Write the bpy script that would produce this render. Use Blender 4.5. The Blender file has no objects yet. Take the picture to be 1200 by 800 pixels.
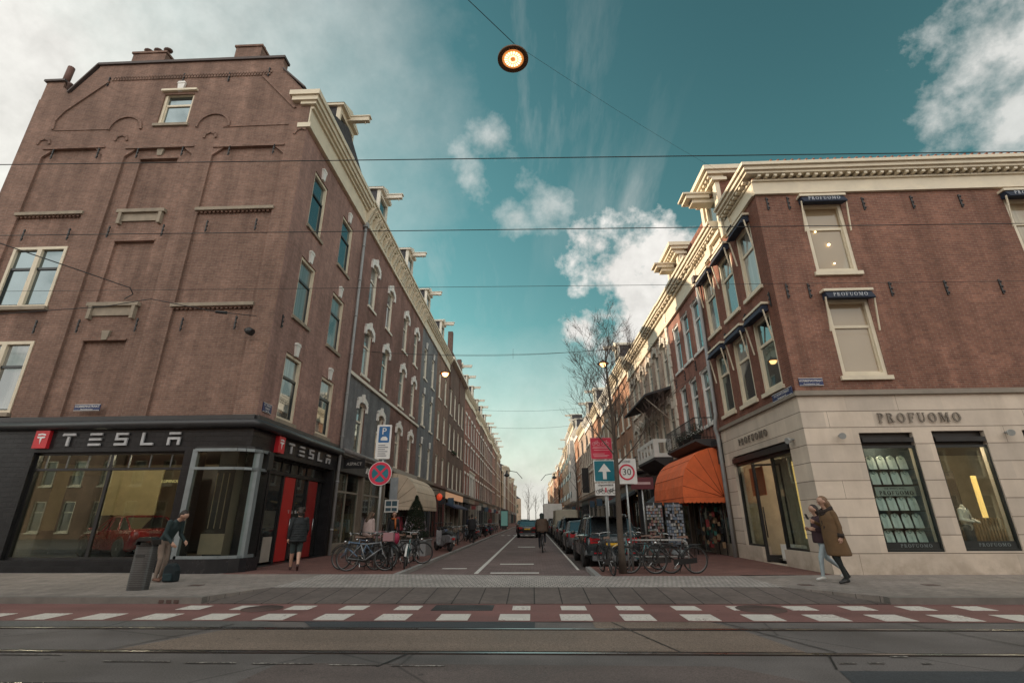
import bpy, bmesh, math, random
import numpy as np
from mathutils import Vector, Matrix, Euler
PI = math.pi
random.seed(7)
scene = bpy.context.scene
COL = scene.collection
R = math.radians

# ------------------------------------------------------------------ objects
def empty(name, loc=(0, 0, 0), label=None, cat=None, group=None, rz=0.0):
    o = bpy.data.objects.new(name, None)
    COL.objects.link(o)
    o.location = loc
    o.rotation_euler = (0, 0, rz)
    o.empty_display_size = 0.2
    tag(o, label, cat, group)
    return o

def tag(o, label=None, cat=None, group=None, kind=None):
    if label: o['label'] = label
    if cat: o['category'] = cat
    if group: o['group'] = group
    if kind: o['kind'] = kind
    return o

def root_of(o):
    while o.parent: o = o.parent
    return o

def copy_tree(o, parent=None):
    c = o.copy()
    COL.objects.link(c)
    c.parent = parent
    for ch in list(o.children):
        copy_tree(ch, c)
    return c

class MB:
    """collects faces, built as ONE mesh object; coordinates in metres (world, or local to a thing at the origin)"""
    def __init__(self):
        self.v = []; self.f = []; self.m = []; self.sm = []
    def add(self, vs, fs, m=0, smooth=False):
        b = len(self.v)
        self.v += [tuple(p) for p in vs]
        for f in fs:
            self.f.append(tuple(b + i for i in f)); self.m.append(m); self.sm.append(smooth)
    def poly(self, pts, m=0):
        self.add(pts, [tuple(range(len(pts)))], m)
    def box(self, x0, x1, y0, y1, z0, z1, m=0):
        if x0 > x1: x0, x1 = x1, x0
        if y0 > y1: y0, y1 = y1, y0
        if z0 > z1: z0, z1 = z1, z0
        v = [(x0,y0,z0),(x1,y0,z0),(x1,y1,z0),(x0,y1,z0),(x0,y0,z1),(x1,y0,z1),(x1,y1,z1),(x0,y1,z1)]
        self.add(v, [(3,2,1,0),(4,5,6,7),(0,1,5,4),(1,2,6,5),(2,3,7,6),(3,0,4,7)], m)
    def hexa(self, v8, m=0):
        self.add(v8, [(3,2,1,0),(4,5,6,7),(0,1,5,4),(1,2,6,5),(2,3,7,6),(3,0,4,7)], m)
    def prism(self, pts, fn, a, b, m=0):
        """pts: 2d outline; fn(u,v,w)->xyz ; extruded w from a to b"""
        n = len(pts)
        vs = [fn(u, v, a) for u, v in pts] + [fn(u, v, b) for u, v in pts]
        fs = [tuple(range(n - 1, -1, -1)), tuple(range(n, 2 * n))]
        fs += [(i, (i + 1) % n, n + (i + 1) % n, n + i) for i in range(n)]
        self.add(vs, fs, m)
    def path(self, pts, rs, n=8, m=0, caps=True, smooth=True):
        pts = [Vector(p) for p in pts]
        if not hasattr(rs, '__len__'): rs = [rs] * len(pts)
        rings = []; up = None
        for i, p in enumerate(pts):
            if i == 0: t = pts[1] - p
            elif i == len(pts) - 1: t = p - pts[i - 1]
            else: t = (pts[i + 1] - p).normalized() + (p - pts[i - 1]).normalized()
            if t.length < 1e-9: t = Vector((0, 0, 1))
            t.normalize()
            if up is None:
                up = Vector((0, 0, 1)) if abs(t.z) < 0.9 else Vector((1, 0, 0))
            a = t.cross(up)
            if a.length < 1e-4: a = t.cross(Vector((1, 0, 0)))
            a.normalize(); b = a.cross(t).normalized(); up = b
            rings.append([p + rs[i] * (math.cos(2 * PI * k / n) * a + math.sin(2 * PI * k / n) * b) for k in range(n)])
        vs = [q for r in rings for q in r]; fs = []
        for i in range(len(rings) - 1):
            for k in range(n):
                k2 = (k + 1) % n
                fs.append((i*n + k, i*n + k2, (i+1)*n + k2, (i+1)*n + k))
        self.add(vs, fs, m, smooth)
        if caps:
            b0 = len(self.v) - len(vs)
            self.f.append(tuple(b0 + k for k in range(n - 1, -1, -1))); self.m.append(m); self.sm.append(False)
            self.f.append(tuple(b0 + (len(rings) - 1) * n + k for k in range(n))); self.m.append(m); self.sm.append(False)
    def tube(self, a, b, r, r2=None, n=8, m=0):
        self.path([a, b], [r, r if r2 is None else r2], n, m)
    def lathe(self, prof, c, n=16, m=0, axis='z', smooth=True, caps=True):
        """prof: (radius, height)"""
        vs = []
        for r, h in prof:
            for k in range(n):
                x, y = r * math.cos(2*PI*k/n), r * math.sin(2*PI*k/n)
                q = {'z': (x, y, h), 'x': (h, x, y), 'y': (x, h, y)}[axis]
                vs.append((c[0] + q[0], c[1] + q[1], c[2] + q[2]))
        fs = []
        for i in range(len(prof) - 1):
            for k in range(n):
                k2 = (k + 1) % n
                fs.append((i*n + k, i*n + k2, (i+1)*n + k2, (i+1)*n + k))
        self.add(vs, fs, m, smooth)
        b0 = len(self.v) - len(vs)
        for ri, rev in ((0, True), (len(prof) - 1, False)):
            if caps and prof[ri][0] > 1e-4:
                idx = [b0 + ri * n + k for k in range(n)]
                self.f.append(tuple(reversed(idx) if rev else idx)); self.m.append(m); self.sm.append(False)
    def torus(self, c, r0, r1, axis='y', n=28, k=6, m=0, a0=0.0, a1=2*PI):
        full = abs(a1 - a0 - 2*PI) < 1e-6
        N = n if full else n + 1
        vs = []
        for i in range(N):
            a = a0 + (a1 - a0) * i / n
            for j in range(k):
                b = 2*PI*j/k
                rr = r0 + r1 * math.cos(b); w = r1 * math.sin(b)
                q = {'y': (rr*math.cos(a), w, rr*math.sin(a)), 'z': (rr*math.cos(a), rr*math.sin(a), w), 'x': (w, rr*math.cos(a), rr*math.sin(a))}[axis]
                vs.append((c[0]+q[0], c[1]+q[1], c[2]+q[2]))
        fs = []
        for i in range(n):
            i2 = (i + 1) % N
            for j in range(k):
                j2 = (j + 1) % k
                fs.append((i*k + j, i2*k + j, i2*k + j2, i*k + j2))
        self.add(vs, fs, m, True)
    def ball(self, c, r, n=12, m=0):
        rx, ry, rz = (r, r, r) if not hasattr(r, '__len__') else r
        vs = [(c[0], c[1], c[2] - rz)]; h = n // 2
        for i in range(1, h):
            t = -PI/2 + PI*i/h
            for k in range(n):
                vs.append((c[0] + rx*math.cos(t)*math.cos(2*PI*k/n), c[1] + ry*math.cos(t)*math.sin(2*PI*k/n), c[2] + rz*math.sin(t)))
        vs.append((c[0], c[1], c[2] + rz)); fs = []
        for k in range(n):
            fs.append((0, 1 + (k+1) % n, 1 + k))
            fs.append((len(vs)-1, 1 + (h-2)*n + k, 1 + (h-2)*n + (k+1) % n))
        for i in range(h - 2):
            for k in range(n):
                k2 = (k+1) % n
                fs.append((1+i*n+k, 1+i*n+k2, 1+(i+1)*n+k2, 1+(i+1)*n+k))
        self.add(vs, fs, m, True)
    def transform(self, M):
        self.v = [tuple(M @ Vector(p)) for p in self.v]
    def build(self, name, mat, parent=None, bevel=0.0):
        if not self.v: return None
        off = Vector((0, 0, 0))
        if parent: off = root_of(parent).location
        me = bpy.data.meshes.new(name)
        me.from_pydata([(p[0]-off[0], p[1]-off[1], p[2]-off[2]) for p in self.v], [], self.f)
        mats = mat if isinstance(mat, (list, tuple)) else [mat]
        for q in mats: me.materials.append(q)
        me.polygons.foreach_set('material_index', self.m)
        me.polygons.foreach_set('use_smooth', self.sm)
        uv = me.uv_layers.new(name='UVMap')
        vv = np.array(self.v, dtype=float)
        data = np.zeros((len(me.loops), 2))
        for p in me.polygons:
            n = p.normal
            li = list(p.loop_indices); vi = list(p.vertices)
            a = abs(n.x), abs(n.y), abs(n.z)
            if a[2] >= a[0] and a[2] >= a[1]: data[li] = vv[vi][:, [0, 1]]
            elif a[0] > a[1]: data[li] = vv[vi][:, [1, 2]]
            else: data[li] = vv[vi][:, [0, 2]]
        uv.data.foreach_set('uv', data.ravel())
        me.update()
        o = bpy.data.objects.new(name, me)
        COL.objects.link(o)
        if parent: o.parent = parent
        if bevel:
            b = o.modifiers.new('bevel', 'BEVEL'); b.width = bevel; b.segments = 2; b.limit_method = 'ANGLE'; b.angle_limit = R(40)
        return o

# ------------------------------------------------------------------ materials
MATS = {}
def nt_new(name):
    m = bpy.data.materials.new(name); m.use_nodes = True
    nt = m.node_tree; b = nt.nodes['Principled BSDF']
    return m, nt, b

def lin(c):
    if isinstance(c, str):
        c = c.lstrip('#'); c = [int(c[i:i+2], 16)/255 for i in (0, 2, 4)]
        c = [x/12.92 if x <= 0.04045 else ((x+0.055)/1.055)**2.4 for x in c]
    return (c[0], c[1], c[2], 1)

def N(nt, typ, ins=None, **kw):
    n = nt.nodes.new(typ)
    for k, v in kw.items(): setattr(n, k, v)
    for k, v in (ins or {}).items():
        if hasattr(v, 'is_output') or isinstance(v, bpy.types.NodeSocket): nt.links.new(v, n.inputs[k])
        else: n.inputs[k].default_value = v
    return n

def math_(nt, op, a, b=None, c=None, clamp=False):
    n = nt.nodes.new('ShaderNodeMath'); n.operation = op; n.use_clamp = clamp
    for i, v in enumerate((a, b, c)):
        if v is None: continue
        if isinstance(v, bpy.types.NodeSocket): nt.links.new(v, n.inputs[i])
        else: n.inputs[i].default_value = v
    return n.outputs[0]

def mixc(nt, fac, a, b, mode='MIX'):
    n = nt.nodes.new('ShaderNodeMix'); n.data_type = 'RGBA'; n.blend_type = mode
    for i, v in ((0, fac), (6, a), (7, b)):
        if isinstance(v, bpy.types.NodeSocket): nt.links.new(v, n.inputs[i])
        else: n.inputs[i].default_value = v
    return n.outputs[2]

def noise(nt, vec, scale, detail=4, rough=0.55):
    n = N(nt, 'ShaderNodeTexNoise', {'Scale': scale, 'Detail': detail, 'Roughness': rough})
    if vec is not None: nt.links.new(vec, n.inputs['Vector'])
    return n.outputs['Fac']

def ramp(nt, fac, stops):
    n = nt.nodes.new('ShaderNodeValToRGB'); nt.links.new(fac, n.inputs[0])
    e = n.color_ramp.elements
    while len(e) < len(stops): e.new(0.5)
    for k, (p, c) in enumerate(stops):
        e[k].position = p; e[k].color = c if len(c) == 4 else (*c, 1)
    return n.outputs[0]

def maprange(nt, v, a, b, c=0.0, d=1.0):
    n = nt.nodes.new('ShaderNodeMapRange'); nt.links.new(v, n.inputs[0])
    for i, x in enumerate((a, b, c, d)): n.inputs[i+1].default_value = x
    return n.outputs[0]

def mxm(nt, a, b): return math_(nt, 'MAXIMUM', a, b)
def plain(name, col, rough=0.6, metal=0.0, var=0.18, scale=3.0, bump=0.0, spec=0.5, coat=0.0, emit=None, estr=0.0, splash=0.0, wrinkle=0.0):
    """a plain surface with a little dirt and unevenness of its own"""
    if name in MATS: return MATS[name]
    m, nt, b = nt_new(name); c = lin(col)
    tc = nt.nodes.new('ShaderNodeTexCoord')
    f = noise(nt, tc.outputs['Object'], scale, 5, 0.62)
    f2 = maprange(nt, f, 0.3, 0.75)
    dark = tuple(x * (1 - var) for x in c[:3]) + (1,)
    lite = tuple(min(1, x * (1 + var*0.6)) for x in c[:3]) + (1,)
    cc_ = mixc(nt, f2, dark, lite)
    if splash:
        geo = nt.nodes.new('ShaderNodeNewGeometry'); sz = N(nt, 'ShaderNodeSeparateXYZ', {0: geo.outputs['Position']})
        sm = N(nt, 'ShaderNodeMapping', {'Vector': geo.outputs['Position'], 'Scale': (1.5, 1.5, 0.25)})
        a = math_(nt, 'MULTIPLY', maprange(nt, sz.outputs[2], 0.1, 1.0, 1.0, 0.0), maprange(nt, noise(nt, geo.outputs['Position'], 2.3, 5, 0.65), 0.35, 0.62))
        a2 = maprange(nt, noise(nt, sm.outputs[0], 1.3, 5, 0.6), 0.45, 0.75, 0.0, 0.45)
        uv = nt.nodes.new('ShaderNodeUVMap'); uv.uv_map = 'UVMap'
        mp = N(nt, 'ShaderNodeMapping', {'Vector': uv.outputs[0], 'Location': (0.4, -0.12, 0)})
        bt = N(nt, 'ShaderNodeTexBrick', {'Vector': mp.outputs[0], 'Color1': (0.80, 0.80, 0.80, 1), 'Color2': (1.10, 1.08, 1.05, 1), 'Mortar': (0.95, 0.95, 0.95, 1), 'Scale': 1.0, 'Mortar Size': 0.0, 'Brick Width': 1.37, 'Row Height': 0.48})
        cc_ = mixc(nt, 0.8, cc_, bt.outputs['Color'], 'MULTIPLY')
        cc_ = mixc(nt, math_(nt, 'MULTIPLY', mxm(nt, a, a2), splash), cc_, (c[0]*0.42, c[1]*0.38, c[2]*0.33, 1))
    nt.links.new(cc_, b.inputs['Base Color'])
    rr = maprange(nt, f, 0.3, 0.7, max(0.02, rough - 0.08), min(1, rough + 0.08))
    nt.links.new(rr, b.inputs['Roughness'])
    b.inputs['Metallic'].default_value = metal
    b.inputs['Specular IOR Level'].default_value = spec
    b.inputs['Coat Weight'].default_value = coat
    if emit is not None:
        b.inputs['Emission Color'].default_value = lin(emit); b.inputs['Emission Strength'].default_value = estr
    if wrinkle:
        bn = N(nt, 'ShaderNodeBump', {'Strength': wrinkle, 'Distance': 0.08})
        nt.links.new(noise(nt, tc.outputs['Object'], 2.2, 3, 0.5), bn.inputs['Height']); nt.links.new(bn.outputs[0], b.inputs['Normal'])
    if bump:
        bn = N(nt, 'ShaderNodeBump', {'Strength': bump, 'Distance': 0.02})
        nt.links.new(noise(nt, tc.outputs['Object'], scale*12, 3), bn.inputs['Height'])
        nt.links.new(bn.outputs[0], b.inputs['Normal'])
    MATS[name] = m
    return m

def brick(name, c1, c2, mortar, bw=0.22, rh=0.066, ms=0.008, rough=0.85, large=0.3, grime=0.3, bump=0.35, off=0.5, rot=0.0, spots=0.0, tint=None):
    if name in MATS: return MATS[name]
    m, nt, b = nt_new(name)
    uv = nt.nodes.new('ShaderNodeUVMap'); uv.uv_map = 'UVMap'
    mp = N(nt, 'ShaderNodeMapping', {'Vector': uv.outputs[0], 'Rotation': (0, 0, rot)})
    br = N(nt, 'ShaderNodeTexBrick', {'Vector': mp.outputs[0], 'Color1': lin(c1), 'Color2': lin(c2), 'Mortar': lin(mortar), 'Scale': 1.0,
                                      'Mortar Size': ms, 'Mortar Smooth': 0.15, 'Bias': 0.0, 'Brick Width': bw, 'Row Height': rh})
    br.offset = off
    tc = nt.nodes.new('ShaderNodeTexCoord')
    geo = nt.nodes.new('ShaderNodeNewGeometry')
    f1 = noise(nt, geo.outputs['Position'], 0.35, 5, 0.6)
    f2 = noise(nt, geo.outputs['Position'], 1.7, 6, 0.7)
    f3 = noise(nt, geo.outputs['Position'], 9.0, 3, 0.6)
    k = maprange(nt, f1, 0.3, 0.72, 1 - large, 1 + large * 0.7)
    k2 = maprange(nt, f2, 0.35, 0.75, 1 + grime * 0.4, 1 - grime * 0.6)
    k3 = maprange(nt, f3, 0.3, 0.7, 0.86, 1.12)
    kk = math_(nt, 'MULTIPLY', math_(nt, 'MULTIPLY', k, k2), k3)
    if rh < 0.07 and bump > 0.3 and rough > 0.8:      # damp streaks running down the walls, and repointed patches
        sm = N(nt, 'ShaderNodeMapping', {'Vector': geo.outputs['Position'], 'Scale': (1.1, 1.1, 0.10)})
        kk = math_(nt, 'MULTIPLY', kk, maprange(nt, noise(nt, sm.outputs[0], 1.6, 5, 0.65), 0.34, 0.66, 0.74, 1.12))
        pm = maprange(nt, noise(nt, geo.outputs['Position'], 0.9, 2, 0.4), 0.56, 0.60, 1.0, 1.13)
        kk = math_(nt, 'MULTIPLY', kk, pm)
    cc = N(nt, 'ShaderNodeCombineColor', {0: kk, 1: kk, 2: kk})
    c = mixc(nt, 1.0, br.outputs['Color'], cc.outputs[0], 'MULTIPLY')
    if tint is not None:
        c = mixc(nt, maprange(nt, noise(nt, geo.outputs['Position'], 0.5, 4), 0.48, 0.7, 0, 0.75), c, lin(tint))
    if spots:
        g = maprange(nt, noise(nt, geo.outputs['Position'], 26.0, 2, 0.5), 0.68, 0.74, 0, spots)
        c = mixc(nt, g, c, (0.02, 0.02, 0.02, 1))
    nt.links.new(c, b.inputs['Base Color'])
    b.inputs['Roughness'].default_value = rough
    b.inputs['Specular IOR Level'].default_value = 0.3
    bn = N(nt, 'ShaderNodeBump', {'Strength': bump, 'Distance': 0.01})
    h = math_(nt, 'ADD', math_(nt, 'MULTIPLY', br.outputs['Fac'], -1.0), math_(nt, 'MULTIPLY', f3, 0.5))
    nt.links.new(h, bn.inputs['Height']); nt.links.new(bn.outputs[0], b.inputs['Normal'])
    MATS[name] = m
    return m

def asphalt(name, col, speck=0.5, cracks=True, patch=0.25, red=0.0):
    if name in MATS: return MATS[name]
    m, nt, b = nt_new(name)
    geo = nt.nodes.new('ShaderNodeNewGeometry'); P = geo.outputs['Position']
    st = N(nt, 'ShaderNodeMapping', {'Vector': P, 'Scale': (0.12, 1.0, 1.0)})
    a = noise(nt, P, 60.0, 3, 0.7); c_ = noise(nt, P, 0.7, 6, 0.65); w = noise(nt, st.outputs[0], 1.3, 5, 0.6)
    k = math_(nt, 'MULTIPLY', maprange(nt, a, 0.25, 0.75, 1 - speck, 1 + speck), maprange(nt, c_, 0.3, 0.72, 1 - patch, 1 + patch))
    k = math_(nt, 'MULTIPLY', k, maprange(nt, w, 0.3, 0.7, 0.86, 1.14))
    cc = N(nt, 'ShaderNodeCombineColor', {0: k, 1: k, 2: k})
    c = mixc(nt, 1.0, lin(col), cc.outputs[0], 'MULTIPLY')
    if cracks:
        vo = N(nt, 'ShaderNodeTexVoronoi', {'Scale': 0.22}, feature='DISTANCE_TO_EDGE')
        ds = N(nt, 'ShaderNodeMixRGB', {0: 0.05, 1: P, 2: N(nt, 'ShaderNodeTexNoise', {'Vector': P, 'Scale': 1.6, 'Detail': 6}).outputs['Color']})
        ds.blend_type = 'ADD'; nt.links.new(ds.outputs[0], vo.inputs['Vector'])
        e = maprange(nt, vo.outputs['Distance'], 0.0, 0.006, 0.55, 0.0)
        c = mixc(nt, e, c, (0.012, 0.011, 0.01, 1))
    # small pale chips and stains
    s = maprange(nt, noise(nt, P, 7.0, 2, 0.4), 0.72, 0.76, 0, 0.5)
    c = mixc(nt, s, c, (0.02, 0.018, 0.016, 1))
    nt.links.new(c, b.inputs['Base Color'])
    nt.links.new(maprange(nt, c_, 0.3, 0.7, 0.62, 0.9), b.inputs['Roughness'])
    b.inputs['Specular IOR Level'].default_value = 0.35
    bn = N(nt, 'ShaderNodeBump', {'Strength': 0.35, 'Distance': 0.01, 'Height': a}); nt.links.new(bn.outputs[0], b.inputs['Normal'])
    MATS[name] = m
    return m

def worn_paint(name, col, under, wear=0.5):
    if name in MATS: return MATS[name]
    m, nt, b = nt_new(name)
    geo = nt.nodes.new('ShaderNodeNewGeometry'); P = geo.outputs['Position']
    a = noise(nt, P, 22.0, 6, 0.75); d = noise(nt, P, 2.1, 4, 0.6)
    f = maprange(nt, math_(nt, 'ADD', a, math_(nt, 'MULTIPLY', d, 0.5)), wear + 0.42, wear + 0.6)
    g = maprange(nt, d, 0.3, 0.7, 0.8, 1.05)
    cc = N(nt, 'ShaderNodeCombineColor', {0: g, 1: g, 2: g})
    c = mixc(nt, 1.0, lin(col), cc.outputs[0], 'MULTIPLY')
    nt.links.new(mixc(nt, f, c, lin(under)), b.inputs['Base Color'])
    b.inputs['Roughness'].default_value = 0.7
    MATS[name] = m
    return m

def glass_dark(name, col=(0.02, 0.024, 0.026), refl=0.9, curtain=None, gl=(0.8, 0.85, 0.85)):
    """house window: what you see is mostly the sky mirrored in it, with dim curtains behind"""
    if name in MATS: return MATS[name]
    m, nt, b = nt_new(name)
    geo = nt.nodes.new('ShaderNodeNewGeometry')
    c = lin(col)
    if curtain is not None:
        st = N(nt, 'ShaderNodeMapping', {'Vector': geo.outputs['Position'], 'Scale': (9.0, 9.0, 0.2)})
        f = noise(nt, st.outputs[0], 1.0, 2)
        blk = N(nt, 'ShaderNodeMapping', {'Vector': geo.outputs['Position'], 'Scale': (0.6, 0.6, 0.35)})
        g = maprange(nt, noise(nt, blk.outputs[0], 1.0, 1), 0.46, 0.5)
        cur = mixc(nt, maprange(nt, f, 0.3, 0.7), tuple(x*0.55 for x in lin(curtain)[:3]) + (1,), lin(curtain))
        nt.links.new(mixc(nt, g, c, cur), b.inputs['Base Color'])
    else: b.inputs['Base Color'].default_value = c
    b.inputs['Roughness'].default_value = 0.6
    b.inputs['Specular IOR Level'].default_value = 0.2
    gs = N(nt, 'ShaderNodeBsdfGlossy', {'Roughness': 0.03, 'Color': (*gl, 1)})
    bn = N(nt, 'ShaderNodeBump', {'Strength': 0.06, 'Distance': 0.05}); nt.links.new(noise(nt, geo.outputs['Position'], 1.1, 1), bn.inputs['Height'])
    nt.links.new(bn.outputs[0], gs.inputs['Normal'])
    fr = N(nt, 'ShaderNodeFresnel', {'IOR': 1.75})
    fac = math_(nt, 'ADD', math_(nt, 'MULTIPLY', fr.outputs[0], refl), 0.16 * refl, clamp=True)
    mx = N(nt, 'ShaderNodeMixShader', {0: fac, 1: b.outputs[0], 2: gs.outputs[0]})
    nt.links.new(mx.outputs[0], nt.nodes['Material Output'].inputs[0])
    MATS[name] = m
    return m

def glass_clear(name, tint=(0.85, 0.9, 0.88), refl=1.0, base=0.04):
    if name in MATS: return MATS[name]
    m, nt, b = nt_new(name)
    tr = N(nt, 'ShaderNodeBsdfTransparent', {'Color': (*tint, 1)})
    gs = N(nt, 'ShaderNodeBsdfGlossy', {'Roughness': 0.01, 'Color': (0.9, 0.95, 0.95, 1)})
    fr = N(nt, 'ShaderNodeFresnel', {'IOR': 1.5})
    fac = math_(nt, 'ADD', math_(nt, 'MULTIPLY', fr.outputs[0], refl*0.28), base*0.0, clamp=True)
    mx = N(nt, 'ShaderNodeMixShader', {0: fac, 1: tr.outputs[0], 2: gs.outputs[0]})
    nt.links.new(mx.outputs[0], nt.nodes['Material Output'].inputs[0])
    nt.nodes.remove(b)
    MATS[name] = m
    return m

def lamp_mat(name, col, strength):
    if name in MATS: return MATS[name]
    m, nt, b = nt_new(name)
    b.inputs['Base Color'].default_value = lin(col)
    b.inputs['Emission Color'].default_value = lin(col); b.inputs['Emission Strength'].default_value = strength
    MATS[name] = m
    return m

CREAM = plain('cream_paint', (0.66, 0.58, 0.44), 0.5, var=0.14, scale=2.0)
CREAM2 = plain('ivory_paint', (0.70, 0.65, 0.55), 0.5, var=0.12, scale=2.0)
WHITE = plain('white_paint', (0.72, 0.70, 0.66), 0.5, var=0.14, scale=2.5)
DARKFRAME = plain('dark_green_frame', (0.02, 0.025, 0.025), 0.35)
BLACK = plain('black_paint', (0.014, 0.014, 0.015), 0.38)
IRON = plain('wrought_iron', (0.02, 0.02, 0.021), 0.5)
RUBBER = plain('rubber', (0.018, 0.018, 0.018), 0.75)
STEEL = plain('brushed_steel', (0.42, 0.42, 0.43), 0.35, metal=1.0, var=0.2)
GALV = plain('galvanised_steel', (0.36, 0.38, 0.38), 0.5, metal=0.6, var=0.25)
GREYPIPE = plain('grey_pipe', (0.30, 0.31, 0.31), 0.6)
SLATE = brick('roof_slate', (0.06, 0.06, 0.066), (0.085, 0.08, 0.085), (0.03, 0.03, 0.03), 0.25, 0.16, 0.006)
TILE = brick('roof_tile', (0.22, 0.085, 0.06), (0.27, 0.11, 0.075), (0.08, 0.04, 0.03), 0.24, 0.3, 0.02)
GL = [glass_dark('window_glass_a', curtain=(0.34, 0.33, 0.30)), glass_dark('window_glass_b', (0.012, 0.015, 0.016), 1.0, gl=(0.7, 0.85, 0.88)),
      glass_dark('window_glass_c', (0.03, 0.03, 0.028), 0.85, curtain=(0.2, 0.19, 0.17))]
SHOPGLASS = glass_clear('shop_glass')
DARKGLASS = glass_dark('shop_dark_glass', (0.01, 0.011, 0.012), 0.6)

BR_L1 = brick('brick_corner_left', (0.235, 0.134, 0.10), (0.175, 0.10, 0.077), (0.235, 0.18, 0.145), large=0.16, grime=0.25)
BR_L1S = brick('brick_side_left', (0.36, 0.205, 0.17), (0.28, 0.16, 0.135), (0.29, 0.21, 0.18), large=0.14, grime=0.2)
BR_R1 = brick('brick_corner_right', (0.25, 0.112, 0.076), (0.175, 0.078, 0.057), (0.25, 0.17, 0.13), large=0.16, grime=0.2)
BR = {
 'mauve': brick('brick_mauve', (0.27, 0.145, 0.12), (0.21, 0.112, 0.096), (0.18, 0.13, 0.11)),
 'grey': brick('brick_painted_grey', (0.185, 0.19, 0.20), (0.17, 0.175, 0.185), (0.15, 0.155, 0.16), large=0.12),
 'brown': brick('brick_brown', (0.28, 0.17, 0.125), (0.22, 0.135, 0.105), (0.18, 0.135, 0.11)),
 'dark': brick('brick_dark', (0.175, 0.105, 0.085), (0.135, 0.082, 0.068), (0.14, 0.11, 0.09)),
 'red': brick('brick_red', (0.35, 0.155, 0.115), (0.28, 0.122, 0.095), (0.25, 0.165, 0.13)),
 'orange': brick('brick_orange', (0.44, 0.22, 0.13), (0.38, 0.18, 0.105), (0.34, 0.24, 0.17)),
 'tan': brick('brick_tan', (0.42, 0.32, 0.23), (0.38, 0.28, 0.20), (0.34, 0.27, 0.2)),
 'sand': plain('sand_stone', (0.46, 0.38, 0.29), 0.8, var=0.2, bump=0.2),
 'white': plain('white_render', (0.58, 0.56, 0.52), 0.8, var=0.15, bump=0.1),
 'brownstone': brick('brick_brownstone', (0.54, 0.42, 0.34), (0.45, 0.345, 0.275), (0.25, 0.19, 0.15)),
}
STONE = plain('pale_limestone', (0.60, 0.515, 0.43), 0.7, var=0.16, scale=1.0, bump=0.15, splash=0.6)
# ------------------------------------------------------------------ camera, sun, sky
cam_d = bpy.data.cameras.new('camera'); cam = bpy.data.objects.new('camera', cam_d); COL.objects.link(cam)
scene.camera = cam
cam_d.sensor_width = 36; cam_d.lens = 571.5 / 1200 * 36; cam_d.clip_end = 4000; cam_d.clip_start = 0.05
p_, y_, r_ = R(20.04), R(2.2), R(-0.31)
fw = Vector((-math.sin(y_)*math.cos(p_), math.cos(y_)*math.cos(p_), math.sin(p_)))
rt = Vector((math.cos(y_), math.sin(y_), 0)); up_ = rt.cross(fw)
rt2 = math.cos(r_)*rt + math.sin(r_)*up_; up2 = -math.sin(r_)*rt + math.cos(r_)*up_
cam.matrix_world = Matrix(((rt2.x, up2.x, -fw.x, 0), (rt2.y, up2.y, -fw.y, 0), (rt2.z, up2.z, -fw.z, 1.52), (0, 0, 0, 1)))

SUN_AZ = R(-62); SUN_EL = R(22.0)      # azimuth from +Y, negative to the left
sd = Vector((math.sin(SUN_AZ)*math.cos(SUN_EL), math.cos(SUN_AZ)*math.cos(SUN_EL), math.sin(SUN_EL)))
sl = bpy.data.lights.new('sun', 'SUN'); sl.energy = 4.4; sl.angle = R(0.5); sl.color = (1.0, 0.80, 0.58)
so = bpy.data.objects.new('sun', sl); COL.objects.link(so); so.rotation_euler = sd.to_track_quat('Z', 'Y').to_euler()

w = bpy.data.worlds.new('World'); scene.world = w; w.use_nodes = True
nt = w.node_tree; bg = nt.nodes['Background']
sky = nt.nodes.new('ShaderNodeTexSky'); sky.sky_type = 'NISHITA'; sky.sun_disc = False
sky.sun_elevation = SUN_EL; sky.sun_rotation = SUN_AZ
sky.air_density = 1.0; sky.dust_density = 0.25; sky.ozone_density = 2.5
tc = nt.nodes.new('ShaderNodeTexCoord'); D = tc.outputs['Generated']
sep = N(nt, 'ShaderNodeSeparateXYZ', {0: D})
tl0 = mixc(nt, 1.0, sky.outputs[0], (0.98*0.164, 1.16*0.164, 0.80*0.164, 1), 'MULTIPLY')
gam = N(nt, 'ShaderNodeGamma', {0: tl0, 1: 1.45})
teal = mixc(nt, 1.0, gam.outputs[0], (7.5, 7.2, 5.65, 1), 'MULTIPLY')
low = maprange(nt, sep.outputs[2], 0.62, 0.15, 1.0, 0.80)
teal = mixc(nt, 1.0, teal, N(nt, 'ShaderNodeCombineColor', {0: math_(nt, 'POWER', low, 0.3), 1: low, 2: math_(nt, 'POWER', low, 0.6)}).outputs[0], 'MULTIPLY')
def pix_dir(px, py):
    return ((px-600)/571.5*rt2 - (py-400)/571.5*up2 + fw).normalized()
def blob(px, py, rad, soft=1.0):
    d = pix_dir(px, py)
    dt = N(nt, 'ShaderNodeVectorMath', {0: D, 1: d}, operation='DISTANCE').outputs['Value']
    return maprange(nt, dt, rad, rad*(1-0.95*soft), 0.0, 1.0)
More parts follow.
